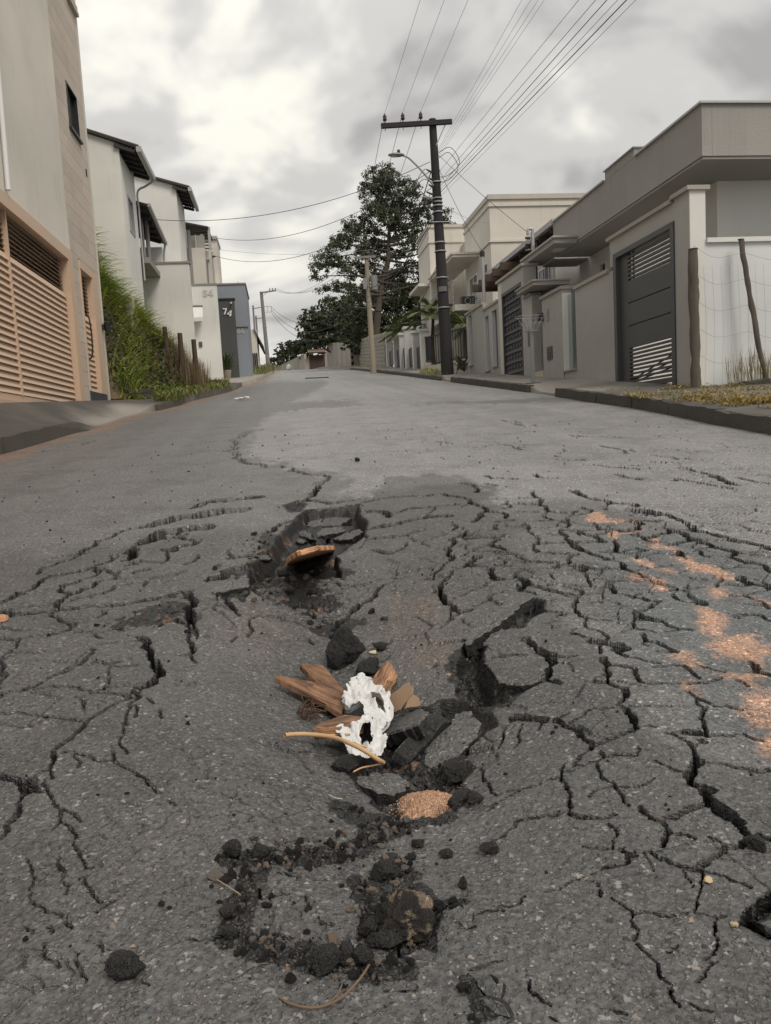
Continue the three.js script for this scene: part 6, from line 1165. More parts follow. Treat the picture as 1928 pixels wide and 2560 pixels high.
// ------------------------------------------------------------------ poles, wires, lamp, litter baskets
function poleBody(x0, y0, d0, x1, y1, r0, r1, mat, g) { const geo = rod(V(x0, y0, d0), V(x1, y1, d0), r0, r1, 14); return part('pole', geo, mat, g); }
const P1 = { x0: 4.79, y0: 2.2, x1: 4.68, y1: 9.35, d: 22 };
const p1x = y => lerp(P1.x0, P1.x1, (y - P1.y0) / (P1.y1 - P1.y0));
{
  const g = thing('utility_pole', 'tall dark utility pole with crossarm, standing right of the big tree', 'utility pole', [P1.x0, P1.y0, P1.d]);
  const body = poleBody(P1.x0, P1.y0 - 0.1, P1.d, P1.x1, P1.y1, 0.185, 0.10, MAT.poleDark, g);
  for (const y of [2.6 + 1.62, 5.05, 5.78, 6.02, 6.85, 7.02, 7.12, 7.22, 7.66]) part('band', new THREE.CylinderGeometry(0.215 - 0.012 * (y - 2), 0.215 - 0.012 * (y - 2), 0.03, 14, 1).translate(p1x(y), y, -P1.d), MAT.galv, body);
  part('white_mark', new THREE.CylinderGeometry(0.178, 0.182, 0.14, 14, 1, true, -0.9, 1.4).translate(p1x(4.72), 4.72, -P1.d), plaster(0.16, 0.16, 0.165), body);
  const arm = part('crossarm', bar(V(3.22, 9.13, 21.88), V(5.2, 9.24, 21.88), 0.10, 0.12), MAT.poleDark, g); part('brace', bar(V(5.02, 9.18, 21.9), V(4.70, 8.55, 21.92), 0.03, 0.03), MAT.steel, arm);
  for (const x of [3.33, 3.83, 4.33]) { const y = 9.2 + (x - 3.3) * 0.055, ins = part('insulator', new THREE.LatheGeometry([[0.001, 0], [0.015, 0], [0.015, 0.06], [0.05, 0.07], [0.06, 0.10], [0.045, 0.13], [0.055, 0.16], [0.05, 0.19], [0.03, 0.22], [0.015, 0.25], [0.001, 0.26]].map(p => new THREE.Vector2(...p)), 12).translate(x, y, -21.88), MAT.ceramic, arm); part('pin', rod(V(x, y - 0.2, 21.88), V(x, y, 21.88), 0.012), MAT.steel, ins); }
  const lp = thing('street_lamp', 'grey street lamp on a curved arm, fixed to the tall dark pole', 'street lamp', [4.62, 7.62, 21.95]);
  part('arm', tube([V(4.60, 7.55, 21.9), V(4.30, 7.88, 21.8), V(4.05, 8.1, 21.72), V(3.88, 8.22, 21.66), V(3.72, 8.26, 21.6)], 0.025, 30), MAT.galv, lp);
  const hd = new THREE.SphereGeometry(0.2, 20, 10); hd.scale(1.15, 0.26, 0.55); hd.translate(3.55, 8.27, -21.6); part('lamp_head', hd, MAT.lampGrey, lp); part('photocell', rod(V(3.62, 8.31, 21.6), V(3.62, 8.40, 21.6), 0.045, 0.04, 10), MAT.ceramic, lp); part('lens', new THREE.SphereGeometry(0.1, 14, 6, 0, 6.3, 0, 1.5).rotateX(Math.PI).scale(1.2, 0.3, 0.7).translate(3.5, 8.24, -21.6), MAT.lens, lp);
  const cl = thing('cable_clamp', 'tangle of cable clamps hanging on the tall dark pole', 'clamp', [4.5, 7, 22]); const R = rng(31);
  for (let k = 0; k < 6; k++) { const y = 6.9 + k * 0.2; part('bracket', rod(V(p1x(y) - 0.12, y, 21.9), V(p1x(y) - 0.24 - R() * 0.1, y + 0.06, 21.85), 0.03, 0.02), MAT.ceramic, cl); }
  part('crosspin', rod(V(p1x(6.55) - 0.28, 6.55, 21.85), V(p1x(6.55) + 0.30, 6.55, 21.85), 0.015), MAT.steel, cl);
  for (let k = 0; k < 4; k++) { const y = 7.4 + R() * 1.1, s = R() < 0.6 ? 1 : -1, r = 0.15 + R() * 0.3; part('cable_loop', tube([V(p1x(y) + 0.1 * s, y + 0.1, 21.9), V(p1x(y) + r * s, y + 0.22, 21.85), V(p1x(y) + (r + 0.25) * s, y - 0.2, 21.85), V(p1x(y) + r * 0.6 * s, y - 0.55, 21.9), V(p1x(y) + 0.1 * s, y - 0.3 - R() * 0.3, 21.9)], 0.009, 26, 5), MAT.wire, cl); }
}
{
  const g = thing('utility_pole', 'pale timber-coloured pole with transformer, in front of the big tree', 'utility pole', [4.15, 3.4, 34]);
  poleBody(4.10, 3.3, 34, 4.06, 8.36, 0.135, 0.085, MAT.polePale, g); part('crossarm', bar(V(3.55, 8.33, 33.9), V(4.45, 8.36, 33.9), 0.09, 0.09), MAT.poleGrey, g); const tr = part('transformer', rod(V(4.32, 6.95, 33.85), V(4.32, 7.55, 33.85), 0.15, 0.15, 14), MAT.lampGrey, g); for (const dx of [-0.07, 0.07]) part('bushing', rod(V(4.32 + dx, 7.55, 33.85), V(4.32 + dx, 7.72, 33.85), 0.03, 0.02), MAT.ceramic, tr); part('meter_box', bx(3.86, 4.0, 7.0, 7.45, 33.8, 33.95), MAT.lampGrey, g);
  for (let k = 0; k < 3; k++) part('insulator', rod(V(3.62 + k * 0.36, 8.38, 33.9), V(3.62 + k * 0.36, 8.52, 33.9), 0.035, 0.02), MAT.ceramic, g);
  const h = thing('utility_pole', 'grey far pole leaning by the left verge near the crest', 'utility pole', [-0.72, 5.8, 57]);
  poleBody(-0.70, 5.6, 57, -0.86, 11.3, 0.16, 0.11, MAT.poleGrey, h); const arm = part('crossarm', bar(V(-0.86, 11.22, 56.9), V(0.2, 11.34, 56.9), 0.09, 0.09), MAT.poleGrey, h); part('brace', bar(V(-0.84, 10.95, 56.9), V(-0.4, 11.25, 56.9), 0.03, 0.03), MAT.steel, arm); for (let k = 0; k < 3; k++) part('insulator', rod(V(-0.25 + k * 0.2, 11.3, 56.9), V(-0.25 + k * 0.2, 11.5, 56.9), 0.035, 0.03), MAT.ceramic, arm);
  part('bracket', join([bar(V(-0.8, 10.25, 56.9), V(-0.22, 10.25, 56.9), 0.03, 0.03), bar(V(-0.8, 9.85, 56.9), V(-0.22, 9.85, 56.9), 0.03, 0.03), bar(V(-0.22, 9.85, 56.9), V(-0.22, 10.25, 56.9), 0.03, 0.03), bar(V(-0.5, 9.85, 56.9), V(-0.5, 10.25, 56.9), 0.03, 0.03)]), MAT.galv, h); for (const y of [8.85, 7.75, 6.75]) part('band', new THREE.CylinderGeometry(0.155, 0.155, 0.05, 12).translate(lerp(-0.70, -0.86, (y - 5.6) / 5.7), y, -57), MAT.galv, h);
  for (const [x, y0, y1, d, l] of [[-1.98, 9.0, 13.4, 75, 'slim distant pole, left of the leaning grey pole'], [-1.8, 9, 12.6, 76, 'shorter slim distant pole just above the low cream house']]) { const q = thing('utility_pole', l, 'utility pole', [x, y0, d]); part('pole', rod(V(x, y0 - 3, d), V(x, y1, d), 0.1, 0.08), MAT.poleGrey, q); part('crossarm', bar(V(x - 0.1, y1 - 0.3, d), V(x + 0.7, y1 - 0.2, d), 0.07, 0.07), MAT.poleGrey, q); }
}
// wires
function sag(a, b, s, n = 14) { const P = []; for (let i = 0; i <= n; i++) { const t = i / n, p = a.clone().lerp(b, t); p.y -= 4 * s * t * (1 - t); P.push(p); } return P; }
function wire(label, a, b, s, r, mat = MAT.wire, group) { return single('wire', tube(sag(a, b, s), r * 0.72, 40, 5), mat, label, 'wire', group); }
{
  const HV = ['left', 'middle', 'right'];
  [3.33, 3.83, 4.33].forEach((x, i) => { const y = 9.44 + (x - 3.3) * 0.055, e = x + (i - 1) * 0.02; wire(`overhead wire from the ${HV[i]} insulator of the crossarm towards the viewer`, V(x, y, 21.88), V(e, 9.35, -14), 0.0, 0.006, MAT.wirePale, 'crossarm wires'); wire(`overhead wire from the ${HV[i]} insulator of the crossarm away up the street`, V(x, y, 21.88), V(3.62 + i * 0.36, 8.52, 33.9), 0.1, 0.011, MAT.wirePale, 'crossarm wires'); });
  const WIRES = [[4.78, 8.5, 22, 4.85, 8.5, 14.49, 0.006], [4.79, 8.46, 22, 4.85, 8.24, 14.01, 0.006], [4.8, 8.41, 22, 4.85, 8.04, 13.62, 0.006], [4.81, 8.35, 22, 4.85, 7.88, 13.32, 0.006], [4.8, 7.94, 22, 4.85, 7.1, 11.86, 0.008], [4.78, 7.67, 22, 4.85, 6.77, 11.23, 0.009], [4.77, 7.51, 22, 4.85, 6.57, 10.85, 0.011], [4.77, 7.42, 22, 4.85, 6.39, 10.51, 0.007], [4.76, 7.34, 22, 4.85, 6.25, 10.25, 0.013], [4.76, 7.23, 22, 4.85, 6.11, 9.99, 0.006]]; // start on the pole, a second point nearer the viewer, radius
  WIRES.forEach(([x, y, d, ex, ey, ed, r], i) => { const a = V(x, y, d), b = V(ex, ey, ed), e = a.clone().lerp(b, 34 / (22 - ed)); wire(['leftmost', 'second', 'third', 'fourth', 'fifth', 'sixth', 'seventh', 'eighth', 'ninth', 'rightmost'][i] + ' overhead cable fanning from the dark pole, counted along the picture top', a, e, 0.0, r * 0.8, i === 6 || i === 8 ? MAT.wire : MAT.wirePale, 'cable bundle'); });
  wire('upper cable from the dark pole to the porch of the white house', V(4.55, 8.2, 21.95), V(-3.5, 7.42, 24.2), 0.55, 0.012); wire('thin straight wire below the upper cable, ending at the porch', V(3.9, 7.75, 30), V(-2.9, 8.25, 30.9), 0.25, 0.007, MAT.wirePale); wire('middle cable from the dark pole to the second white house', V(4.55, 7.95, 21.95), V(-2.42, 9.1, 33), 0.75, 0.012); wire('lowest cable from the dark pole to the narrow pale house end', V(4.55, 7.5, 21.95), V(-2.36, 8.75, 34.85), 0.9, 0.012);
  wire('service wire from the dark pole down to the mast above the patterned gate', V(4.8, 8.35, 21.9), V(5.84, 5.15, 17.6), 0.05, 0.008); wire('service wire from the dark pole down to the thin grey mast', V(4.78, 8.0, 21.9), V(5.62, 5.48, 20.8), 0.12, 0.009); wire('service wire from the dark pole to the cream house', V(4.78, 7.1, 22), V(7.55, 7.9, 27.2), 0.1, 0.007, MAT.wirePale);
  wire('thick twisted cable from the dark pole down to the pale pole', V(4.55, 7.9, 21.95), V(4.0, 7.1, 33.9), 0.9, 0.02); for (let k = 0; k < 3; k++) wire(['first', 'second', 'third'][k] + ' cable sagging from the pale pole to the far left pole, counted from the top', V(4.0, 7.0 - k * 0.35, 34), V(-0.22, 10.2 - k * 0.2, 56.9), 1.3 + 0.2 * k, 0.018); for (let k = 0; k < 3; k++) wire(['first', 'second', 'third'][k] + ' cable from the dark pole to the pale pole, counted from the top', V(4.6, 6.9 - k * 0.1, 22), V(4.0, 6.7 - k * 0.25, 34), 0.5, 0.012);
  for (let k = 0; k < 3; k++) wire(['first', 'second', 'third'][k] + ' wire strung from the far left pole to behind the big tree', V(-0.25 + k * 0.2, 11.5, 56.9), V(3.6 + k * 0.36, 8.55, 33.9), 0.9, 0.014, MAT.wirePale); wire('sagging cable between the pillars and the dark pole', V(4.7, 5.6, 22), V(5.6, 5.6, 33), 0.25, 0.012);
}
// litter baskets on posts
function basket(x, y, d, s, label) {
  const g = thing('litter_basket', label, 'litter basket', [x, y, d]); part('post', bar(V(x, y, d), V(x, y + 0.86 * s, d), 0.05 * s, 0.05 * s), MAT.steel, g); part('base_plate', bx(x - 0.13 * s, x + 0.13 * s, y, y + 0.015, d - 0.08, d + 0.08), MAT.blackMetal, g);
  const b = part('basket', join([0, 1, 2].map(k => { const w = (0.09 + k * 0.075) * s, h = y + (0.88 + k * 0.12) * s, z = (0.07 + 0.03 * k) * s; return tube([V(x - w, h, d - z), V(x + w, h, d - z), V(x + w, h, d + z), V(x - w, h, d + z)], 0.0045 * s, 40, 5, true); })), MAT.steel, g);
  for (let k = 0; k < 10; k++) { const t = k / 9, f = k % 2 ? 1 : -1, xx = lerp(-1, 1, t); part('wire_bar', rod(V(x + xx * 0.09 * s, y + 0.88 * s, d + f * 0.07 * s), V(x + xx * 0.24 * s, y + 1.12 * s, d + f * 0.13 * s), 0.0035 * s), MAT.steel, b); }
  for (let k = 0; k < 3; k++) part('floor_bar', rod(V(x - 0.12 * s, y + 0.88 * s, d + (k - 1) * 0.06), V(x + 0.12 * s, y + 0.88 * s, d + (k - 1) * 0.06), 0.005 * s), MAT.steel, b); return g;
}
basket(4.62, sideR(4.62, 13.9) - 0.01, 13.9, 1.08, 'wire litter basket on a thin post, before the grey entrance'); basket(4.35, sideR(4.6, 35) - 0.02, 35, 0.72, 'small dark litter basket at the foot of the pale pole');

// ------------------------------------------------------------------ trees and garden plants
const LEAFM = leafMat(1, 1, 1, { vc: true, t: 0.15 });
function limb(a, b, r0, r1, R, bend = 0.12) { const P = [], L = a.distanceTo(b), off = randDir(R).multiplyScalar(L * bend); for (let i = 0; i <= 6; i++) { const t = i / 6, p = a.clone().lerp(b, t).addScaledVector(off, Math.sin(Math.PI * t)); P.push(p); } const c = new THREE.CatmullRomCurve3(P), N = 14, M = 7, pos = [], idx = []; const f = c.computeFrenetFrames(N); for (let i = 0; i <= N; i++) { const p = c.getPoint(i / N), r = lerp(r0, r1, i / N); for (let j = 0; j < M; j++) { const an = j / M * 6.283; pos.push(p.x + r * (Math.cos(an) * f.normals[i].x + Math.sin(an) * f.binormals[i].x), p.y + r * (Math.cos(an) * f.normals[i].y + Math.sin(an) * f.binormals[i].y), p.z + r * (Math.cos(an) * f.normals[i].z + Math.sin(an) * f.binormals[i].z)); } } for (let i = 0; i < N; i++) for (let j = 0; j < M; j++) { const a0 = i * M + j, b0 = i * M + (j + 1) % M; idx.push(a0, b0, b0 + M, a0, b0 + M, a0 + M); } const g = new THREE.BufferGeometry(); g.setAttribute('position', new THREE.Float32BufferAttribute(pos, 3)); g.setAttribute('uv', new THREE.Float32BufferAttribute(new Float32Array(pos.length / 3 * 2), 2)); g.setIndex(idx); g.computeVertexNormals(); return g; }
function crown(B, clumps, per, size, cols, R, flat = 0.62) { // leaf-sized faces gathered into uneven tufts inside every clump
  for (const [x, y, d, r] of clumps) {
    const n = Math.round(per * r * r), tufts = Math.max(8, Math.round(r * r * 34)); const T = []; for (let i = 0; i < tufts; i++) { const v = randDir(R).multiplyScalar(r * Math.pow(R(), 0.42)); v.y *= flat; T.push([x + v.x, y + v.y, d + v.z, 0.12 + R() * 0.20 + r * 0.04]); }
    for (let i = 0; i < n; i++) { const t = T[Math.floor(R() * T.length)], v = randDir(R).multiplyScalar(t[3] * Math.pow(R(), 0.5)); v.y *= 0.7; const c = V(t[0] + v.x, t[1] + v.y, t[2] + v.z), s = size * (0.6 + R() * 0.8), u = randDir(R).multiplyScalar(s), w = randDir(R).cross(u).normalize().multiplyScalar(s * 0.55); B.quad(c, u, w, tint(cols[Math.floor(R() * cols.length)], R, 0.5)); }
  }
}
const DARKLEAF = [[0.052, 0.068, 0.030], [0.066, 0.085, 0.036], [0.040, 0.054, 0.025], [0.090, 0.105, 0.048]], BARK = plaster(0.075, 0.062, 0.05, { bump: 0.02, tile: 0.8 });
{
  const R = rng(2024), g = thing('tall_tree', 'tall open-crowned dark tree rising behind the pale pole', 'tree', [5.7, 4.6, 44]);
  const top = V(6.9, 13.4, 44), fork = V(5.75, 7.6, 44), mid = V(6.5, 10.4, 44);
  const tr = part('trunk', join([limb(V(5.35, 4.2, 44), fork, 0.26, 0.19, R, 0.04), limb(fork, mid, 0.19, 0.13, R, 0.06), limb(mid, top, 0.13, 0.05, R, 0.05)]), BARK, g);
  const clumps = [[6.5, 15.1, 44, 0.75], [6.05, 14.75, 44.3, 0.8], [5.4, 14.4, 43.7, 0.5], [6.6, 14.3, 43.6, 0.95], [7.4, 14.4, 44.2, 0.8], [7.9, 14.0, 43.6, 0.6], [5.9, 13.9, 44.4, 0.8], [6.9, 13.5, 44.6, 1.0], [7.7, 13.2, 44, 0.8], [8.4, 13.0, 44.4, 0.7], [6.0, 13.0, 43.5, 0.7], [5.0, 12.5, 44, 0.85], [5.7, 12.2, 44.8, 0.9], [6.6, 12.4, 43.6, 1.0], [7.6, 12.2, 44.5, 0.95], [8.6, 12.1, 44, 0.9], [9.3, 12.3, 44.6, 0.6], [4.3, 11.9, 44.4, 0.75], [4.6, 11.2, 43.6, 0.85], [5.6, 11.1, 44.4, 0.9], [6.6, 11.1, 44.9, 0.9], [7.6, 11.1, 43.7, 0.8], [8.7, 11.1, 44.3, 0.9], [9.5, 11.2, 44, 0.7], [3.4, 10.7, 44, 0.85], [2.8, 10.3, 44.3, 0.7], [2.5, 9.7, 43.8, 0.5], [4.0, 11.6, 44.2, 0.7], [9.9, 11.9, 44, 0.6], [10.2, 10.9, 44.2, 0.8], [10.1, 9.7, 44.5, 0.8], [9.8, 12.8, 44, 0.5], [8.9, 13.4, 44.2, 0.6], [3.9, 10.1, 43.8, 0.75], [4.7, 9.9, 44.5, 0.8], [5.6, 10.0, 44.8, 0.8], [6.9, 9.8, 44.8, 0.8], [8.0, 9.9, 44.3, 0.8], [9.0, 10.1, 44, 0.8], [9.7, 10.3, 44.4, 0.6], [2.75, 9.0, 44, 0.45], [3.6, 9.1, 44.2, 0.55], [4.4, 8.9, 43.8, 0.7], [5.2, 8.9, 45, 0.75], [7.4, 8.8, 44.6, 0.75], [8.6, 9.0, 44.4, 0.7], [3.1, 8.4, 44, 0.35]];
  clumps.forEach(([x, y, d, r], i) => { const t = clamp((y - 7) / 6.4, 0, 0.95), from = y > 10.6 ? mid.clone().lerp(top, clamp((y - 11) / 3.4, 0, 0.9)) : fork.clone().lerp(mid, clamp((y - 8) / 3, 0.05, 0.95)); part('limb', limb(from, V(x, y - 0.1, d), 0.07, 0.02, R, 0.12), BARK, tr); });
  const B = new Blades(); crown(B, clumps.map(([x, y, d, r]) => [x, y, d, r * 1.06]), 2100, 0.054, DARKLEAF, R, 0.78); part('crown', B.geo(), LEAFM, g);
}
function bushTree(name, label, x, y0, d, clumps, per, size, cols, seed) { const R = rng(seed), g = thing(name, label, 'tree', [x, y0, d], 'dark trees behind the walls'); const top = clumps.reduce((m, c) => Math.max(m, c[1]), 0); const tr = part('trunk', limb(V(x, y0 - 0.5, d), V(x, lerp(y0, top, 0.7), d), 0.28, 0.1, R, 0.05), BARK, g); for (const c of clumps) part('limb', limb(V(x, lerp(y0, c[1], 0.5), d), V(c[0], c[1], c[2]), 0.09, 0.03, R), BARK, tr); const B = new Blades(); crown(B, clumps, per, size, cols, R, 0.8); part('crown', B.geo(), LEAFM, g); return g; }
const MID = [[0.04, 0.055, 0.024], [0.05, 0.066, 0.03], [0.032, 0.044, 0.02]];
bushTree('broad_tree', 'broad dark tree filling the gap under the tall tree', 7.6, 5, 50, [[5.2, 8.6, 50, 1.5], [6.8, 9.2, 50.5, 1.8], [8.4, 9.6, 50, 1.9], [9.8, 9.3, 51, 1.7], [6.0, 7.4, 50, 1.5], [7.6, 7.6, 50, 1.8], [9.4, 7.7, 50, 1.9], [10.8, 8.2, 50.5, 1.6], [11, 6.6, 51, 1.6], [5.2, 6.8, 51, 1.2]], 620, 0.11, DARKLEAF, 71);
bushTree('broad_tree', 'rounded dark tree left of the pale pole, above the block wall', 4.6, 5.6, 60, [[4.2, 10.2, 60, 1.5], [5.4, 10.3, 60.5, 1.6], [3.0, 9.7, 60, 1.25], [2.2, 9.2, 60.2, 0.95], [4.0, 8.9, 60, 1.6], [5.6, 9.0, 60, 1.6], [2.9, 8.4, 60.4, 1.1], [6.6, 9.4, 60.8, 1.6], [5, 7.9, 61, 1.3]], 560, 0.13, DARKLEAF, 72);
bushTree('broad_tree', 'dark tree above the tiled gateway', 2.9, 6, 69, [[2.6, 9.2, 69, 1.15], [3.6, 9.6, 69.5, 1.3], [1.7, 8.8, 69, 0.9], [2.6, 8.4, 69, 1.1], [4.4, 8.9, 69, 1.3]], 420, 0.14, MID, 73);
bushTree('broad_tree', 'small distant tree at the left end of the dark tree line', 0.9, 6, 78, [[0.9, 9.7, 78, 0.9], [0.2, 9.0, 78, 0.8], [1.6, 9.3, 78.5, 1.0], [-0.3, 8.5, 78, 0.7], [0.9, 8.5, 78, 1.0], [1.9, 8.4, 78, 0.9]], 380, 0.15, MID, 74);
bushTree('broad_tree', 'low distant tree where the far wall drops behind the crest', -0.6, 5.5, 90, [[-0.6, 8.8, 90, 1.0], [-1.4, 8.3, 90, 0.8], [0.4, 9.0, 91, 1.0], [0.4, 8.2, 90, 1.0]], 340, 0.16, MID, 75);
{
  const R = rng(88); const g = thing('hedge', 'light green shrubs over the top of the far block wall', 'shrub', [5.2, 6.9, 54]); const B = new Blades(); crown(B, [[5.4, 7.2, 53.5, 0.55], [5.0, 7.3, 55, 0.5], [4.75, 7.55, 57, 0.5], [5.8, 7.2, 52.8, 0.5], [4.5, 7.7, 59, 0.4]], 420, 0.1, [[0.09, 0.11, 0.04], [0.07, 0.09, 0.03], [0.12, 0.13, 0.06]], R); part('foliage', B.geo(), LEAFM, g); part('stem', limb(V(5.3, 6.2, 53.6), V(5.4, 7.1, 53.6), 0.05, 0.03, R), BARK, g);
}
function palm(label, x, d, y0, ht, n, L, seed) { // fan of arching pinnate fronds
  const R = rng(seed), g = thing('garden_palm', label, 'palm', [x, y0, d], 'garden palms behind the railing'); part('trunk', limb(V(x, y0 - 0.8, d), V(x, ht, d), 0.09, 0.06, R, 0.03), BARK, g);
  for (let k = 0; k < n; k++) { const B = new Blades(), a = k / n * 6.283 + R() * 0.4, el = 0.25 + R() * 1.1, len = L * (0.75 + R() * 0.4), dir = new THREE.Vector3(Math.cos(a) * Math.cos(el), Math.sin(el), Math.sin(a) * Math.cos(el)); for (let i = 2; i < 22; i++) { const t = i / 22, p = V(x, ht, d).addScaledVector(dir, len * t); p.y -= 0.55 * len * t * t; const tan = dir.clone(); tan.y -= 1.1 * t; tan.normalize(); const side = new THREE.Vector3().crossVectors(tan, new THREE.Vector3(0, 1, 0)).normalize(); for (const s of [-1, 1]) B.add(p, side.clone().multiplyScalar(s * 0.8).add(tan).normalize().multiplyScalar(len * 0.34 * Math.sin(Math.PI * (0.15 + 0.8 * t))), 0.035, 0.3, tint([[0.13, 0.16, 0.045], [0.17, 0.20, 0.06], [0.085, 0.115, 0.034]][Math.floor(R() * 3)], R), 2); } part('frond', B.geo(), LEAFM, g); }
}
palm('larger garden palm just left of the tall dark pole', 5.95, 29.5, 3.6, 5.0, 26, 1.5, 11); palm('smaller garden palm behind the white pillars', 6.0, 35.5, 4.2, 5.3, 22, 1.5, 12); palm('palm showing just right of the tall dark pole', 6.7, 27.5, 3.2, 4.3, 20, 1.35, 13); palm('low palm beside the smaller one, at the block wall end', 5.95, 38.2, 4.6, 5.7, 18, 1.2, 14);
{ const R = rng(66), g = thing('agave', 'spiky dark plant behind the black railing bars', 'plant', [6.2, 3.0, 26]); for (let i = 0; i < 40; i++) { const a = R() * 6.283, e = 0.3 + R() * 0.9; part('leaf', leaf(V(6.2, 2.75, 26), new THREE.Vector3(Math.cos(a) * Math.cos(e), Math.sin(e), Math.sin(a) * Math.cos(e)).multiplyScalar(0.75), 0.07, 0.4), leafGreen(), g); } }
function leafGreen() { return leafGreen.m || (leafGreen.m = leafMat(0.05, 0.062, 0.035)); }
{ const R = rng(67), g = thing('weed', 'small round-leaved weed growing at the foot of the tall dark pole', 'plant', [5.1, 2.3, 21.9]); part('stem', join([tube([V(4.98, 2.3, 21.85), V(5.1, 2.5, 21.8), V(5.25, 2.62, 21.8)], 0.008), tube([V(5.0, 2.3, 21.85), V(5.06, 2.6, 21.8), V(5.16, 2.78, 21.8)], 0.008)]), MAT.timber, g); for (let i = 0; i < 14; i++) { const c = V(5.02 + R() * 0.25, 2.42 + R() * 0.36, 21.8); const l = new THREE.CircleGeometry(0.035 + R() * 0.02, 10); l.rotateY((R() - 0.5) * 1.6); l.rotateX((R() - 0.5) * 1.2); l.translate(c.x, c.y, c.z); part('leaf', l, leafGreen(), g); } }

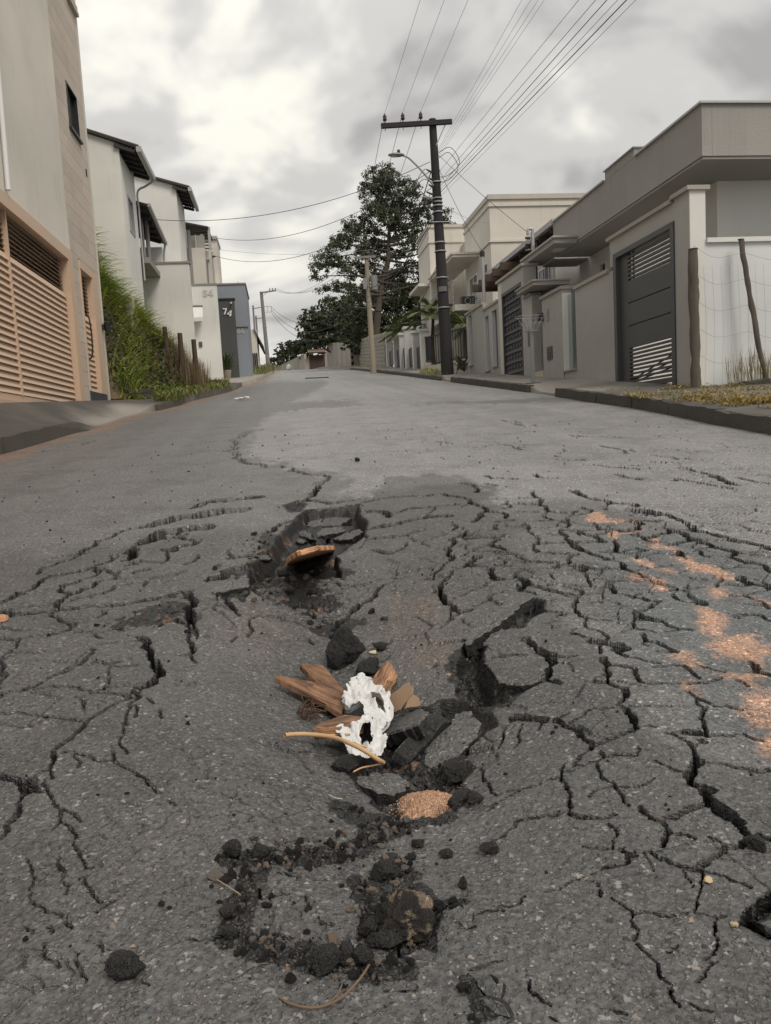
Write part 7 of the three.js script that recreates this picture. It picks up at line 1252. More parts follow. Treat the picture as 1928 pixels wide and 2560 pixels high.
// ------------------------------------------------------------------ loose pieces in and around the pothole (metres)
const PRISMS = [["wood_plank","split brown plank with a forked end, left of the white bag","wood",0.016,[0.246,0.963,0.106],[[-0.0606,0.1449,-1.9661],[-0.0442,0.1419,-1.9769],[0.0473,0.1176,-1.9686],[0.0062,0.1396,-2.073],[0.0201,0.1373,-2.0836],[0.0689,0.1253,-2.0881],[0.1215,0.0941,-1.9271],[0.1057,0.0893,-1.8475],[0.0968,0.0866,-1.8019],[0.0654,0.0994,-1.8458],[0.0084,0.1204,-1.9039]],[0.759,-0.26,0.598]],
["wood_block","short thick brown wood offcut under the white bag","wood",0.028,[0.064,0.989,-0.13],[[0.0255,0.124,-1.6427],[0.0376,0.1191,-1.6742],[0.0974,0.1051,-1.7506],[0.1451,0.106,-1.7207],[0.1345,0.1121,-1.6795],[0.0795,0.1225,-1.6276]],[0.808,-0.128,-0.575]],
["wood_block","upright tan wood stub behind the white bag","wood",0.03,[0.14,0.908,0.394],[[0.1827,0.104,-1.9366],[0.2007,0.1221,-1.9846],[0.2398,0.1399,-2.0394],[0.2526,0.13,-2.0211],[0.2595,0.1116,-1.9813],[0.245,0.1009,-1.9515],[0.2217,0.082,-1.8997],[0.1943,0.0812,-1.888]],[0.404,0.311,-0.86]],
["cardboard_piece","torn curled brown cardboard piece right of the white bag","cardboard",0.003,[-0.681,0.674,0.285],[[0.2265,0.0922,-1.8905],[0.2501,0.1119,-1.8807],[0.2713,0.1285,-1.8693],[0.2764,0.12,-1.8369],[0.2708,0.1106,-1.8281],[0.2396,0.0771,-1.8232],[0.2161,0.0605,-1.8403],[0.2181,0.0723,-1.8636]],[0.723,0.558,0.407]],
["cardboard_piece","small torn cardboard flap with holes, rightmost in the pothole","cardboard",0.003,[-0.045,0.402,0.915],[[0.2497,0.0777,-1.8185],[0.2629,0.0989,-1.8272],[0.2749,0.1092,-1.8311],[0.2896,0.0986,-1.8257],[0.2914,0.0842,-1.8193],[0.2678,0.0811,-1.8191]],[0.89,0.432,-0.146]],
["wood_splinter","orange split wood splinter lying in the far hollow","wood",0.018,[-0.214,0.961,-0.178],[[-0.0204,0.2727,-3.0788],[-0.0113,0.3269,-2.797],[0.0103,0.3744,-2.566],[0.0179,0.3932,-2.4741],[0.0909,0.3941,-2.5565],[0.1728,0.32,-3.0554],[0.1884,0.2426,-3.4925],[0.1225,0.2543,-3.3499],[0.054,0.2342,-3.3764],[0.017,0.2113,-3.4555],[-0.0146,0.2306,-3.3135]],[0.91,0.13,-0.393]],
["asphalt_slab","pale tilted asphalt slab right of the white bag","slab",0.03,[-0.41,0.889,-0.204],[[0.1866,0.0503,-1.7324],[0.2043,0.0475,-1.7806],[0.2248,0.0368,-1.8683],[0.2838,0.0735,-1.8269],[0.2945,0.1001,-1.7325],[0.2785,0.1021,-1.6918],[0.2553,0.0998,-1.6553],[0.2166,0.0722,-1.6977]],null],
["asphalt_slab","narrow asphalt slab standing on edge between two flat slabs","slab",0.045,[-0.655,0.313,-0.687],[[0.1915,0.0297,-1.6494],[0.2125,0.0544,-1.6582],[0.2575,0.0795,-1.6896],[0.294,0.1008,-1.7147],[0.3118,0.0948,-1.7344],[0.3315,0.0629,-1.7677],[0.3286,0.0502,-1.7708],[0.3098,0.0642,-1.7465],[0.279,0.0462,-1.7253],[0.2199,0.008,-1.6863]],null],
["asphalt_slab","largest sunken asphalt slab above the orange sand","slab",0.04,[-0.31,0.941,0.137],[[0.2717,0.046,-1.6773],[0.3031,0.0595,-1.6994],[0.3419,0.0732,-1.7057],[0.358,0.0831,-1.7374],[0.3883,0.0919,-1.7289],[0.4002,0.0927,-1.7071],[0.4082,0.0886,-1.6614],[0.3918,0.0805,-1.6427],[0.3782,0.0716,-1.6123],[0.3473,0.0578,-1.5873],[0.2955,0.0386,-1.5728],[0.2741,0.0316,-1.5728],[0.254,0.0299,-1.6068]],null],
["asphalt_slab","small pointed asphalt slab below the broken ridge","slab",0.025,[0.331,0.221,-0.918],[[0.411,0.0917,-1.6989],[0.4275,0.1142,-1.6875],[0.4517,0.1257,-1.676],[0.457,0.1181,-1.6759],[0.4484,0.1054,-1.6821],[0.4227,0.0952,-1.6938]],null],
["asphalt_slab","blocky broken asphalt slab left of the orange sand","slab",0.05,[0.179,0.978,0.106],[[0.0978,0.0562,-1.4982],[0.1025,0.0579,-1.5215],[0.1467,0.0519,-1.5411],[0.177,0.0465,-1.5426],[0.2061,0.0388,-1.5205],[0.2086,0.0359,-1.498],[0.1697,0.0388,-1.4585],[0.1394,0.0449,-1.4636]],null],
["asphalt_slab","square asphalt plate at the back of the far hollow","slab",0.025,[-0.139,0.973,0.184],[[0.1039,0.3555,-4.0386],[0.1531,0.3578,-4.0134],[0.1703,0.3456,-3.9355],[0.1452,0.3106,-3.7692],[0.0836,0.3175,-3.8524]],null],
["asphalt_slab","long asphalt plate at the back right of the far hollow","slab",0.025,[-0.078,0.969,0.234],[[0.1777,0.3419,-3.9061],[0.239,0.3469,-3.9064],[0.3138,0.3408,-3.8559],[0.2465,0.3172,-3.7808],[0.1646,0.3149,-3.7988],[0.1511,0.3193,-3.8215]],null],
["asphalt_slab","middle asphalt plate on the far hollow floor","slab",0.025,[-0.147,0.962,0.23],[[0.153,0.3127,-3.7458],[0.2474,0.3189,-3.7114],[0.2645,0.3052,-3.6431],[0.2181,0.2973,-3.6398],[0.1267,0.2855,-3.6485],[0.1266,0.2969,-3.6965]],null],
["asphalt_slab","pointed grey asphalt plate tipped up on the left of the far hollow","slab",0.025,[-0.395,0.692,0.604],[[0.0431,0.3096,-3.6395],[0.0692,0.3224,-3.637],[0.0928,0.31,-3.6074],[0.1143,0.2806,-3.5598],[0.0799,0.2901,-3.593],[0.0476,0.2972,-3.6223]],null],
["asphalt_slab","small grey asphalt plate lowest on the left of the far hollow","slab",0.025,[0.3,0.784,0.544],[[0.0287,0.2914,-3.524],[0.046,0.2987,-3.5441],[0.0831,0.2801,-3.5379],[0.0604,0.2759,-3.5192],[0.0336,0.2838,-3.5158]],null],
["asphalt_slab","asphalt plate leaning on the right rim of the far hollow","slab",0.025,[-0.286,0.875,0.39],[[0.194,0.2826,-3.5436],[0.2401,0.3009,-3.5507],[0.3238,0.3219,-3.5365],[0.3339,0.311,-3.5046],[0.2781,0.2841,-3.4852],[0.2301,0.279,-3.5088]],null],
["asphalt_slab","asphalt plate slipping over the front right rim of the far hollow","slab",0.025,[-0.232,0.957,0.173],[[0.2173,0.2569,-3.2487],[0.2679,0.2807,-3.3124],[0.327,0.3042,-3.3635],[0.3196,0.2869,-3.2775],[0.2824,0.2727,-3.2491],[0.2381,0.2569,-3.2209]],null],
["asphalt_slab","pale asphalt flake hanging on the left rim of the far hollow","slab",0.025,[0.121,0.668,0.734],[[-0.1444,0.296,-3.082],[-0.1066,0.2991,-3.091],[-0.0742,0.2856,-3.0841],[-0.0888,0.2784,-3.0752],[-0.1261,0.2838,-3.0739]],null],
["asphalt_slab","thin curled crust flake at the bottom right of the crumb ring","slab",0.01,[-0.494,0.819,0.291],[[0.1888,0.0875,-0.8616],[0.2038,0.094,-0.8542],[0.2159,0.0955,-0.8379],[0.211,0.0893,-0.8288],[0.2064,0.0836,-0.8205],[0.1942,0.0815,-0.8354],[0.1883,0.0838,-0.852]],null],
["asphalt_slab","lower thin crust flake at the bottom edge","slab",0.01,[-0.737,0.288,0.611],[[0.1792,0.0841,-0.8322],[0.1909,0.0915,-0.8215],[0.2069,0.093,-0.8029],[0.2108,0.0847,-0.7943],[0.2015,0.0808,-0.8037],[0.1892,0.0783,-0.8173],[0.1801,0.0792,-0.8287]],null],
["asphalt_slab","broad low crust flake under the rusty boulder","slab",0.01,[-0.27,0.586,0.764],[[0.0723,0.0874,-0.8709],[0.0988,0.0941,-0.8667],[0.1157,0.0905,-0.858],[0.113,0.0862,-0.8556],[0.0972,0.0844,-0.8598],[0.0773,0.0809,-0.8642]],null],
["asphalt_slab","crust flake with ragged tip right of the rusty boulder","slab",0.01,[-0.254,0.949,0.187],[[0.1729,0.0903,-0.9854],[0.198,0.0981,-0.9908],[0.2131,0.0989,-0.9746],[0.212,0.0942,-0.9524],[0.1976,0.0901,-0.9509],[0.1833,0.0898,-0.9689]],null],
["asphalt_slab","lifted asphalt plate with a thick broken front edge, right of the trench","slab",0.036,[-0.183,0.978,0.102],[[0.4557,0.1626,-2.023],[0.4991,0.1746,-2.0595],[0.55,0.1876,-2.0928],[0.6045,0.202,-2.1333],[0.6629,0.219,-2.192],[0.7191,0.2349,-2.2433],[0.7075,0.2357,-2.2718],[0.6593,0.226,-2.265],[0.5862,0.2079,-2.2221],[0.5178,0.1884,-2.1587],[0.4632,0.1702,-2.082]],null],
["asphalt_slab","loose five-sided asphalt plate framed by the widest cracks","slab",0.05,[-0.194,0.979,0.065],[[0.4814,0.1515,-1.9121],[0.5182,0.1587,-1.9109],[0.5558,0.1648,-1.8907],[0.5996,0.1698,-1.8347],[0.6103,0.1695,-1.7983],[0.5865,0.1623,-1.761],[0.5647,0.1547,-1.7113],[0.5185,0.146,-1.7187],[0.4881,0.1417,-1.7448],[0.4753,0.1424,-1.7936]],null],
["asphalt_slab","cracked asphalt plate just above the five-sided one","slab",0.045,[-0.218,0.97,0.107],[[0.5008,0.1661,-2.0081],[0.5322,0.1783,-2.0543],[0.5735,0.1894,-2.0708],[0.5862,0.1874,-2.0266],[0.5999,0.1822,-1.9517],[0.606,0.1737,-1.8627],[0.5838,0.1698,-1.8727],[0.5547,0.1666,-1.9027],[0.5221,0.1617,-1.9241]],null],
["asphalt_slab","thin raised asphalt edge left of the far hollow","slab",0.035,[0.12,0.977,0.176],[[-0.2614,0.2477,-2.6502],[-0.2133,0.255,-2.7238],[-0.1881,0.2675,-2.8109],[-0.1677,0.27,-2.8385],[-0.1551,0.2576,-2.7783],[-0.1571,0.2451,-2.7073],[-0.1913,0.2465,-2.6919],[-0.23,0.2454,-2.6593]],null]];
const PATHS = {"ear":[[0.1613,0.094,-1.8987],[0.159,0.1096,-1.9034],[0.1558,0.1264,-1.9168],[0.1606,0.1438,-1.936]],
"left":[[0.16,0.0946,-1.9029],[0.1392,0.1055,-1.9102],[0.1188,0.0989,-1.8909],[0.1088,0.0864,-1.8653],[0.1144,0.0745,-1.8557],[0.1358,0.0867,-1.8464],[0.1522,0.0937,-1.8639]],
"right":[[0.1671,0.0945,-1.9009],[0.1892,0.1053,-1.8959],[0.2055,0.1025,-1.866],[0.211,0.0881,-1.8312],[0.208,0.0789,-1.7868],[0.1919,0.072,-1.7341],[0.1703,0.0675,-1.6979]],
"mid":[[0.1338,0.0935,-1.859],[0.1541,0.1016,-1.8088],[0.1605,0.0952,-1.7749],[0.1567,0.0853,-1.7453],[0.1462,0.0768,-1.7159],[0.1625,0.0733,-1.6853]],
"loopL":[[0.1309,0.0718,-1.7329],[0.1056,0.0791,-1.6688],[0.0808,0.0865,-1.6318],[0.0863,0.0826,-1.5849],[0.1017,0.0757,-1.5558],[0.1265,0.0712,-1.5638],[0.1548,0.068,-1.5715],[0.175,0.0705,-1.583],[0.1714,0.0762,-1.6251],[0.1653,0.0786,-1.6794]],
"sheetL":[[0.0848,0.0794,-1.6486],[0.0996,0.0825,-1.597],[0.1092,0.0766,-1.5705]],
"stick":[[-0.0389,0.1203,-1.6196],[-0.0083,0.1113,-1.6409],[0.0288,0.1095,-1.6304],[0.0645,0.1123,-1.5998],[0.0919,0.116,-1.5554],[0.1242,0.1073,-1.5227],[0.1494,0.0879,-1.5186],[0.1613,0.0729,-1.5362]],
"twig":[[0.0288,0.1095,-1.6304],[0.0597,0.1067,-1.6278],[0.0847,0.1061,-1.6266],[0.0995,0.109,-1.6136]],
"twig2":[[0.1041,0.1133,-1.5589],[0.1141,0.1151,-1.5363],[0.1285,0.1121,-1.5324]],
"straw":[[0.1613,0.0709,-1.5371],[0.1412,0.07,-1.5335],[0.1166,0.0711,-1.5268],[0.0956,0.0732,-1.5065]],
"straw2":[[0.0406,0.0884,-1.3851],[0.0509,0.0888,-1.3699],[0.0642,0.0829,-1.3743]],
"bottle":[[0.1725,0.0877,-1.854],[0.1826,0.0884,-1.8177],[0.1978,0.0735,-1.8045]],
"grass":[[-0.0497,0.0882,-0.8761],[-0.0387,0.0899,-0.8619],[-0.0192,0.0906,-0.8494],[0.0002,0.0902,-0.8468],[0.0243,0.097,-0.8482],[0.046,0.1029,-0.8642],[0.0627,0.0952,-0.9]],
"grass2":[[0.0043,0.0884,-0.851],[0.0167,0.0926,-0.8555],[0.0272,0.092,-0.8769]],
"needle":[[-0.1392,0.1112,-1.1059],[-0.1181,0.1104,-1.0811],[-0.1033,0.1067,-1.0671]]};
const BAG = {"o":[0.1485,0.0922,-1.7291],"n":[0.0361,0.994,0.1031],"e1":[0.9993,-0.0359,-0.0037],"e2":[0.0,0.1032,-0.9947],"outline":[[-0.0023,0.2121],[-0.0275,0.1801],[-0.044,0.1147],[-0.0462,0.0671],[-0.0323,0.0496],[-0.0125,0.0583],[-0.0038,0.0265],[-0.0129,-0.0269],[-0.0287,-0.0525],[-0.0765,-0.0858],[-0.0681,-0.138],[-0.0564,-0.1789],[-0.027,-0.1861],[0.0067,-0.1821],[0.0284,-0.1581],[0.0357,-0.1279],[0.026,-0.1072],[0.024,-0.0737],[0.0407,-0.0347],[0.0555,-0.0007],[0.0634,0.0668],[0.0595,0.1414],[0.0304,0.1716],[0.0188,0.1999]],"holes":[[[0.0206,0.089],[0.034,0.0831],[0.0447,0.0577],[0.0474,0.0266],[0.034,0.0285],[0.0237,0.0569]],[[-0.0241,-0.0868],[-0.0141,-0.0682],[-0.0026,-0.0665],[0.001,-0.1036],[0.0007,-0.1323],[-0.0092,-0.1372],[-0.0194,-0.1167]]]};
// wood grain along u, uv in metres
const woodT = dataTex(512, (i, j, n) => { const u = i / n, v = j / n, w = tfbm(u, v, 4, 3, 61) * 0.05, g = tnoise((v + w) * 40, u * 2, 40, 62) * 0.5 + tnoise((v + w) * 120, u * 4, 120, 63) * 0.3 + tfbm(u, v, 6, 3, 64) * 0.5, k = clamp(0.50 + 0.62 * g, 0.06, 1); return [toS(k), toS(k * 0.96), toS(k * 0.9)]; }, true);
const wood = (r, g, b) => new THREE.MeshStandardMaterial({ color: new THREE.Color().setRGB(r, g, b), roughness: 0.75, map: rep(woodT, 0.16), bumpMap: rep(woodT, 0.16), bumpScale: 0.0022 });
const BITUMEN = new THREE.MeshStandardMaterial({ color: new THREE.Color().setRGB(0.085, 0.082, 0.079), roughness: 0.62, map: rep(asphaltT, 0.30), bumpMap: rep(asphaltB, 0.22), bumpScale: 0.006 });
const SLAB = new THREE.MeshStandardMaterial({ vertexColors: true, map: asphaltT, bumpMap: asphaltB, bumpScale: 0.004, roughness: 0.75 });
// a plate with real thickness: outline in space, ragged edge, fresh dark sides
function plate(pts, nrm, th, grain, ragged, seed, mk) {
  const n = new THREE.Vector3(...nrm).normalize(), P = pts.map(p => new THREE.Vector3(...p)), c = new THREE.Vector3(); P.forEach(p => c.add(p)); c.divideScalar(P.length);
  const e1 = grain ? new THREE.Vector3(...grain) : new THREE.Vector3().subVectors(P[1], P[0]); e1.addScaledVector(n, -e1.dot(n)).normalize(); const e2 = new THREE.Vector3().crossVectors(n, e1), R = rng(seed);
  let q = P.map(p => { const v = p.clone().sub(c); return new THREE.Vector2(v.dot(e1), v.dot(e2)); }); const o = [];
  q.forEach((a, i) => { const b = q[(i + 1) % q.length], L = a.distanceTo(b), m = Math.max(1, Math.round(L / (ragged ? 0.012 : 0.03))); for (let k = 0; k < m; k++) { const p = a.clone().lerp(b, k / m); if (ragged && k) p.add(new THREE.Vector2((R() - 0.5), (R() - 0.5)).multiplyScalar(ragged)); o.push(p); } });
  if (THREE.ShapeUtils.area(o) < 0) o.reverse(); const tri = THREE.ShapeUtils.triangulateShape(o, []), pos = [], uv = [], col = []; const W = (p, h) => c.clone().addScaledVector(e1, p.x).addScaledVector(e2, p.y).addScaledVector(n, h); const add = (v, u, w, k) => { pos.push(v.x, v.y, v.z); uv.push(u, w); col.push(...k); };
  const top = mk ? mk[0] : [1, 1, 1], side = mk ? mk[1] : [0.8, 0.8, 0.8], N = o.length, bev = Math.min(0.003, th * 0.15), ins = o.map((p, i) => { const a = o[(i + N - 1) % N], b = o[(i + 1) % N], t = b.clone().sub(a).normalize(); return p.clone().add(new THREE.Vector2(-t.y, t.x).multiplyScalar(bev)); }), un = o.map(() => (mk ? (R() - 0.5) * 0.004 : 0));
  for (const t of tri) { for (const i of t) add(W(ins[i], un[i]), ins[i].x, ins[i].y, top); for (const i of [t[0], t[2], t[1]]) add(W(o[i], -th), o[i].x, o[i].y, side); }
  const st = mk ? 3 : 1; for (let i = 0; i < N; i++) { const j = (i + 1) % N; for (let s = -1; s < st; s++) { const h0 = s < 0 ? null : -bev - (th - bev) * s / st, h1 = -bev - (th - bev) * (s + 1) / st, jig = (k, s2) => mk && s2 > 0 && s2 < st ? 0.006 * (hash2(k, s2, seed) - 0.5) : 0; const A = s < 0 ? W(ins[i], un[i]) : W(o[i].clone().multiplyScalar(1 + jig(i, s)), h0), B = s < 0 ? W(ins[j], un[j]) : W(o[j].clone().multiplyScalar(1 + jig(j, s)), h0), Cc = W(o[j].clone().multiplyScalar(1 + jig(j, s + 1)), h1), D = W(o[i].clone().multiplyScalar(1 + jig(i, s + 1)), h1); const U = i * 0.012, k = s < 0 ? top : side; for (const [v, u, w] of [[D, U, h1], [Cc, U + 0.012, h1], [B, U + 0.012, h0 ?? 0], [D, U, h1], [B, U + 0.012, h0 ?? 0], [A, U, h0 ?? 0]]) add(v, u, w, k); } }
  const g = new THREE.BufferGeometry(); g.setAttribute('position', new THREE.Float32BufferAttribute(pos, 3)); g.setAttribute('uv', new THREE.Float32BufferAttribute(uv, 2)); g.setAttribute('color', new THREE.Float32BufferAttribute(col, 3)); g.computeVertexNormals(); return g;
}
const woodA = wood(0.36, 0.20, 0.12), woodB = wood(0.54, 0.30, 0.17), woodC = wood(0.40, 0.225, 0.13), woodO = wood(0.86, 0.47, 0.26), CARD = new THREE.MeshStandardMaterial({ color: new THREE.Color().setRGB(0.34, 0.225, 0.145), roughness: 0.9, bumpMap: rep(plasterB, 0.08), bumpScale: 0.002 });
PRISMS.forEach(([kind, label, cat, th, n, pts, grain], i) => {
  const asph = kind === 'asphalt_slab', g = plate(pts, n, th, grain, asph ? 0.013 : kind === 'cardboard_piece' ? 0.004 : 0.004, 500 + i, asph ? [Array(3).fill((0.095 + 0.01 * (i % 3)) / ASPMEAN), Array(3).fill(0.02 / ASPMEAN)] : null);
  if (!asph) g.deleteAttribute('color');
  const m = asph ? SLAB : kind === 'cardboard_piece' ? CARD : kind === 'wood_splinter' ? woodO : i === 0 ? woodA : i === 1 ? woodC : woodB;
  single(kind, g, m, label, cat, asph ? 'broken asphalt slabs in the pothole' : undefined);
});
// rough lumps of broken asphalt
function lump(seed, sx, sy, sz, det = 14, rough = 0.32, facets = 9) {
  let g = new THREE.IcosahedronGeometry(1, det); g = mergeVertices(g.deleteAttribute('normal').deleteAttribute('uv')); const p = g.attributes.position, v = new THREE.Vector3(), R = rng(seed), cuts = []; for (let k = 0; k < facets; k++) cuts.push([randDir(R), 0.5 + R() * 0.25]);
  for (let i = 0; i < p.count; i++) { v.fromBufferAttribute(p, i).normalize(); const d0 = v.clone(); let r = 1 + rough * fbm3(d0.x * 1.6 + seed, d0.y * 1.6, d0.z * 1.6, 3, seed); for (const [c, h] of cuts) { const t = d0.dot(c); if (t > 0) r = Math.min(r, h / t); } r += 0.16 * fbm3(d0.x * 5, d0.y * 5 + seed, d0.z * 5, 3, seed + 9) * (rough / 0.32) + 0.07 * Math.max(0, vnoise3(d0.x * 13, d0.y * 13, d0.z * 13, seed + 4)); v.multiplyScalar(r); p.setXYZ(i, v.x * sx, v.y * sy, v.z * sz); }
  g.computeVertexNormals(); g = g.toNonIndexed(); const q = g.attributes.position, U = new Float32Array(q.count * 2), a = new THREE.Vector3(), b = new THREE.Vector3(), c = new THREE.Vector3(); // each face takes its texture from the side it looks towards
  for (let i = 0; i < q.count; i += 3) { a.fromBufferAttribute(q, i); b.fromBufferAttribute(q, i + 1).sub(a); c.fromBufferAttribute(q, i + 2).sub(a); b.cross(c); const x = Math.abs(b.x), y = Math.abs(b.y), z = Math.abs(b.z); for (let k = i; k < i + 3; k++) { U[2 * k] = x > y && x > z ? q.getZ(k) : q.getX(k); U[2 * k + 1] = y >= x && y >= z ? q.getZ(k) : q.getY(k); } }
  g.setAttribute('uv', new THREE.BufferAttribute(U, 2)); return g;
}
function shard(seed, sx, sy, sz) { // a small angular fragment with flat broken faces
  const R = rng(seed * 97), g = new THREE.IcosahedronGeometry(1, 1), p = g.attributes.position, key = new Map(); for (let i = 0; i < p.count; i++) { const k = [p.getX(i), p.getY(i), p.getZ(i)].map(v => v.toFixed(3)).join(); if (!key.has(k)) key.set(k, 0.62 + R() * 0.62); const f = key.get(k); p.setXYZ(i, p.getX(i) * f * sx, p.getY(i) * f * sy, p.getZ(i) * f * sz); } g.computeVertexNormals(); return g;
}
const CHUNKS = [ // x, d, half sizes, turn, lift, label
  [0.135, 2.171, 0.052, 0.070, 0.05, 0.3, 0.05, 'largest black asphalt chunk, behind the wood and white bag'], [0.193, 2.101, 0.04, 0.028, 0.035, 1, 0.012, 'flat black asphalt chunk between the largest chunk and the tan stub'],
  [0.128, 3.024, 0.085, 0.042, 0.05, -0.5, -0.01, 'long black asphalt chunk propping the orange splinter'], [-0.239, 0.942, 0.025, 0.021, 0.02, 0.2, 0.013, 'lone black asphalt lump at the lower left'],
  [0.082, 1.538, 0.035, 0.022, 0.028, 0.4, 0.01, 'dark crumbly lump below the white bag'], [0.141, 1.704, 0.03, 0.04, 0.025, 0.3, 0.02, 'black asphalt lump framed by the white bag'],
  [0.321, 1.516, 0.05, 0.03, 0.045, 0.9, -0.02, 'black crumbly mass at the right rim above the orange sand'], [0.276, 1.329, 0.03, 0.016, 0.026, 0.2, 0.0, 'black crumbly mass below the orange sand'], [0.294, 1.297, 0.019, 0.016, 0.017, 0, 0.01, 'small round lump on the rim right of the sand'],
  [0.280, 1.134, 0.017, 0.011, 0.014, 0, 0.006, 'small dark lump rightmost of three below the sand'], [0.214, 1.150, 0.013, 0.009, 0.011, 0, 0.005, 'small flat lump in the middle of three below the sand'], [0.177, 1.199, 0.011, 0.01, 0.011, 0, 0.005, 'small lump leftmost of three below the sand'],
  [0.218, 1.050, 0.008, 0.012, 0.009, 0, 0.006, 'small upright crumb right of the rusty boulder'], [0.665, 1.033, 0.018, 0.015, 0.016, 0.6, 0.004, 'dark lump wedged in the widest crack at right'], [0.090, 0.939, 0.026, 0.014, 0.016, 0, 0.008, 'grey oval stone just below the rusty boulder'], [0.071, 0.961, 0.014, 0.013, 0.014, 0, 0.008, 'small lump at the lower left foot of the rusty boulder'],
  [-0.119, 1.170, 0.017, 0.015, 0.016, 0, 0.008, 'leftmost lump at the top of the crumb ring'], [-0.079, 1.170, 0.016, 0.012, 0.015, 0, 0.008, 'second lump at the top of the crumb ring'], [0.010, 0.908, 0.022, 0.016, 0.018, 0.4, 0.008, 'large crumb at the lower middle of the crumb ring'], [0.036, 0.920, 0.016, 0.016, 0.016, 0, 0.009, 'upright crumb right of the large lower crumb'], [0.055, 0.910, 0.014, 0.015, 0.013, 0, 0.009, 'last upright crumb on the lower crumb ring, by the dry stalk'], [0.112, 1.110, 0.028, 0.018, 0.022, 0, 0.006, 'dark lump above the rusty boulder'], [-0.118, 1.027, 0.013, 0.011, 0.013, 0, 0.007, 'crumb on the left side of the crumb ring'], [-0.112, 0.982, 0.012, 0.011, 0.011, 0, 0.007, 'lower left crumb of the crumb ring'],
  [0.524, 5.640, 0.024, 0.022, 0.022, 0, 0.012, 'lone black stone up the road on the pale surface'], [-0.033, 2.880, 0.03, 0.02, 0.03, 0, 0.01, 'dark lump beside the clay spot left of the far hollow'], [0.070, 2.682, 0.022, 0.018, 0.022, 0, 0.008, 'dark lump below the far hollow'], [0.244, 2.220, 0.026, 0.014, 0.02, 0.3, 0.01, 'black flake above the tan stub'],
];
CHUNKS.forEach(([x, d, sx, sy, sz, ry, lift, label], i) => { const g = lump(40 + i, sx * 1.12, sy * 1.1, sz * 1.12, sx > 0.03 ? 15 : 8, 0.32, sx > 0.03 ? 12 : 20); g.rotateY(ry); const y = Math.max(groundY(x, d), groundY(x + 0.01, d), groundY(x, d + 0.01)); g.translate(x, y + lift, -d); single('asphalt_chunk', g, BITUMEN, label, 'asphalt chunk', 'loose asphalt chunks'); });
// rusty boulder with a pale clay crust
{
  const t = thing('boulder', 'rust-brown boulder with a pale clay crust at lower middle', 'rock', [0.122, 0.085, 1.0]); const g = lump(7, 0.051, 0.030, 0.046, 20, 0.36); g.translate(0.117, 0.104, -0.965);
  const p = g.attributes.position, col = []; for (let i = 0; i < p.count; i++) { const x = p.getX(i), y = p.getY(i), z = p.getZ(i), n = fbm3(x * 40, y * 40, z * 40, 4, 3), up = g.attributes.normal.getY(i); const cl = sstep(0.18, 0.24, n * 0.9 + (x - 0.118) * 5 + (y - 0.112) * 10); const ru = sstep(0.0, 0.25, fbm3(x * 30, y * 30, z * 30, 3, 5)) * 0.7; const b = [lerp(0.05, 0.15, ru), lerp(0.045, 0.095, ru), lerp(0.042, 0.07, ru)]; col.push(lerp(b[0], 0.75, cl), lerp(b[1], 0.58, cl), lerp(b[2], 0.42, cl)); } g.setAttribute('color', new THREE.Float32BufferAttribute(col, 3));
  part('stone', g, new THREE.MeshStandardMaterial({ vertexColors: true, map: rep(asphaltT, 0.3), bumpMap: rep(asphaltB, 0.2), bumpScale: 0.006, roughness: 0.8 }), t);
}
// small pale stones
[[0.557, 0.977, 0.0075, [0.50, 0.38, 0.24], 'tan pebble beside the crack junction at lower right'], [0.544, 0.89, 0.0065, [0.42, 0.33, 0.22], 'smaller tan pebble nearest the right edge'], [-0.885, 2.45, 0.024, [0.5, 0.27, 0.15], 'orange clay crumb at the far left edge'], [0.219, 2.206, 0.012, [0.62, 0.52, 0.38], 'pale wood chip behind the tan stub']].forEach(([x, d, s, c, label], i) => { const g = lump(90 + i, s, s * 0.6, s * 0.9, 8); g.translate(x, groundY(x, d) + s * 0.4, -d); single('pebble', g, flat(...c, 0.9), label, 'pebble'); });
{ const g = lump(99, 0.0125, 0.0085, 0.016, 12, 0.1); g.rotateY(0.5); g.translate(-0.141, groundY(-0.141, 1.119) + 0.007, -1.119); single('seed_pod', g, flat(0.10, 0.085, 0.07, 0.5), 'small dark seed pod with a thin stalk, left of the crumb ring', 'seed pod'); }
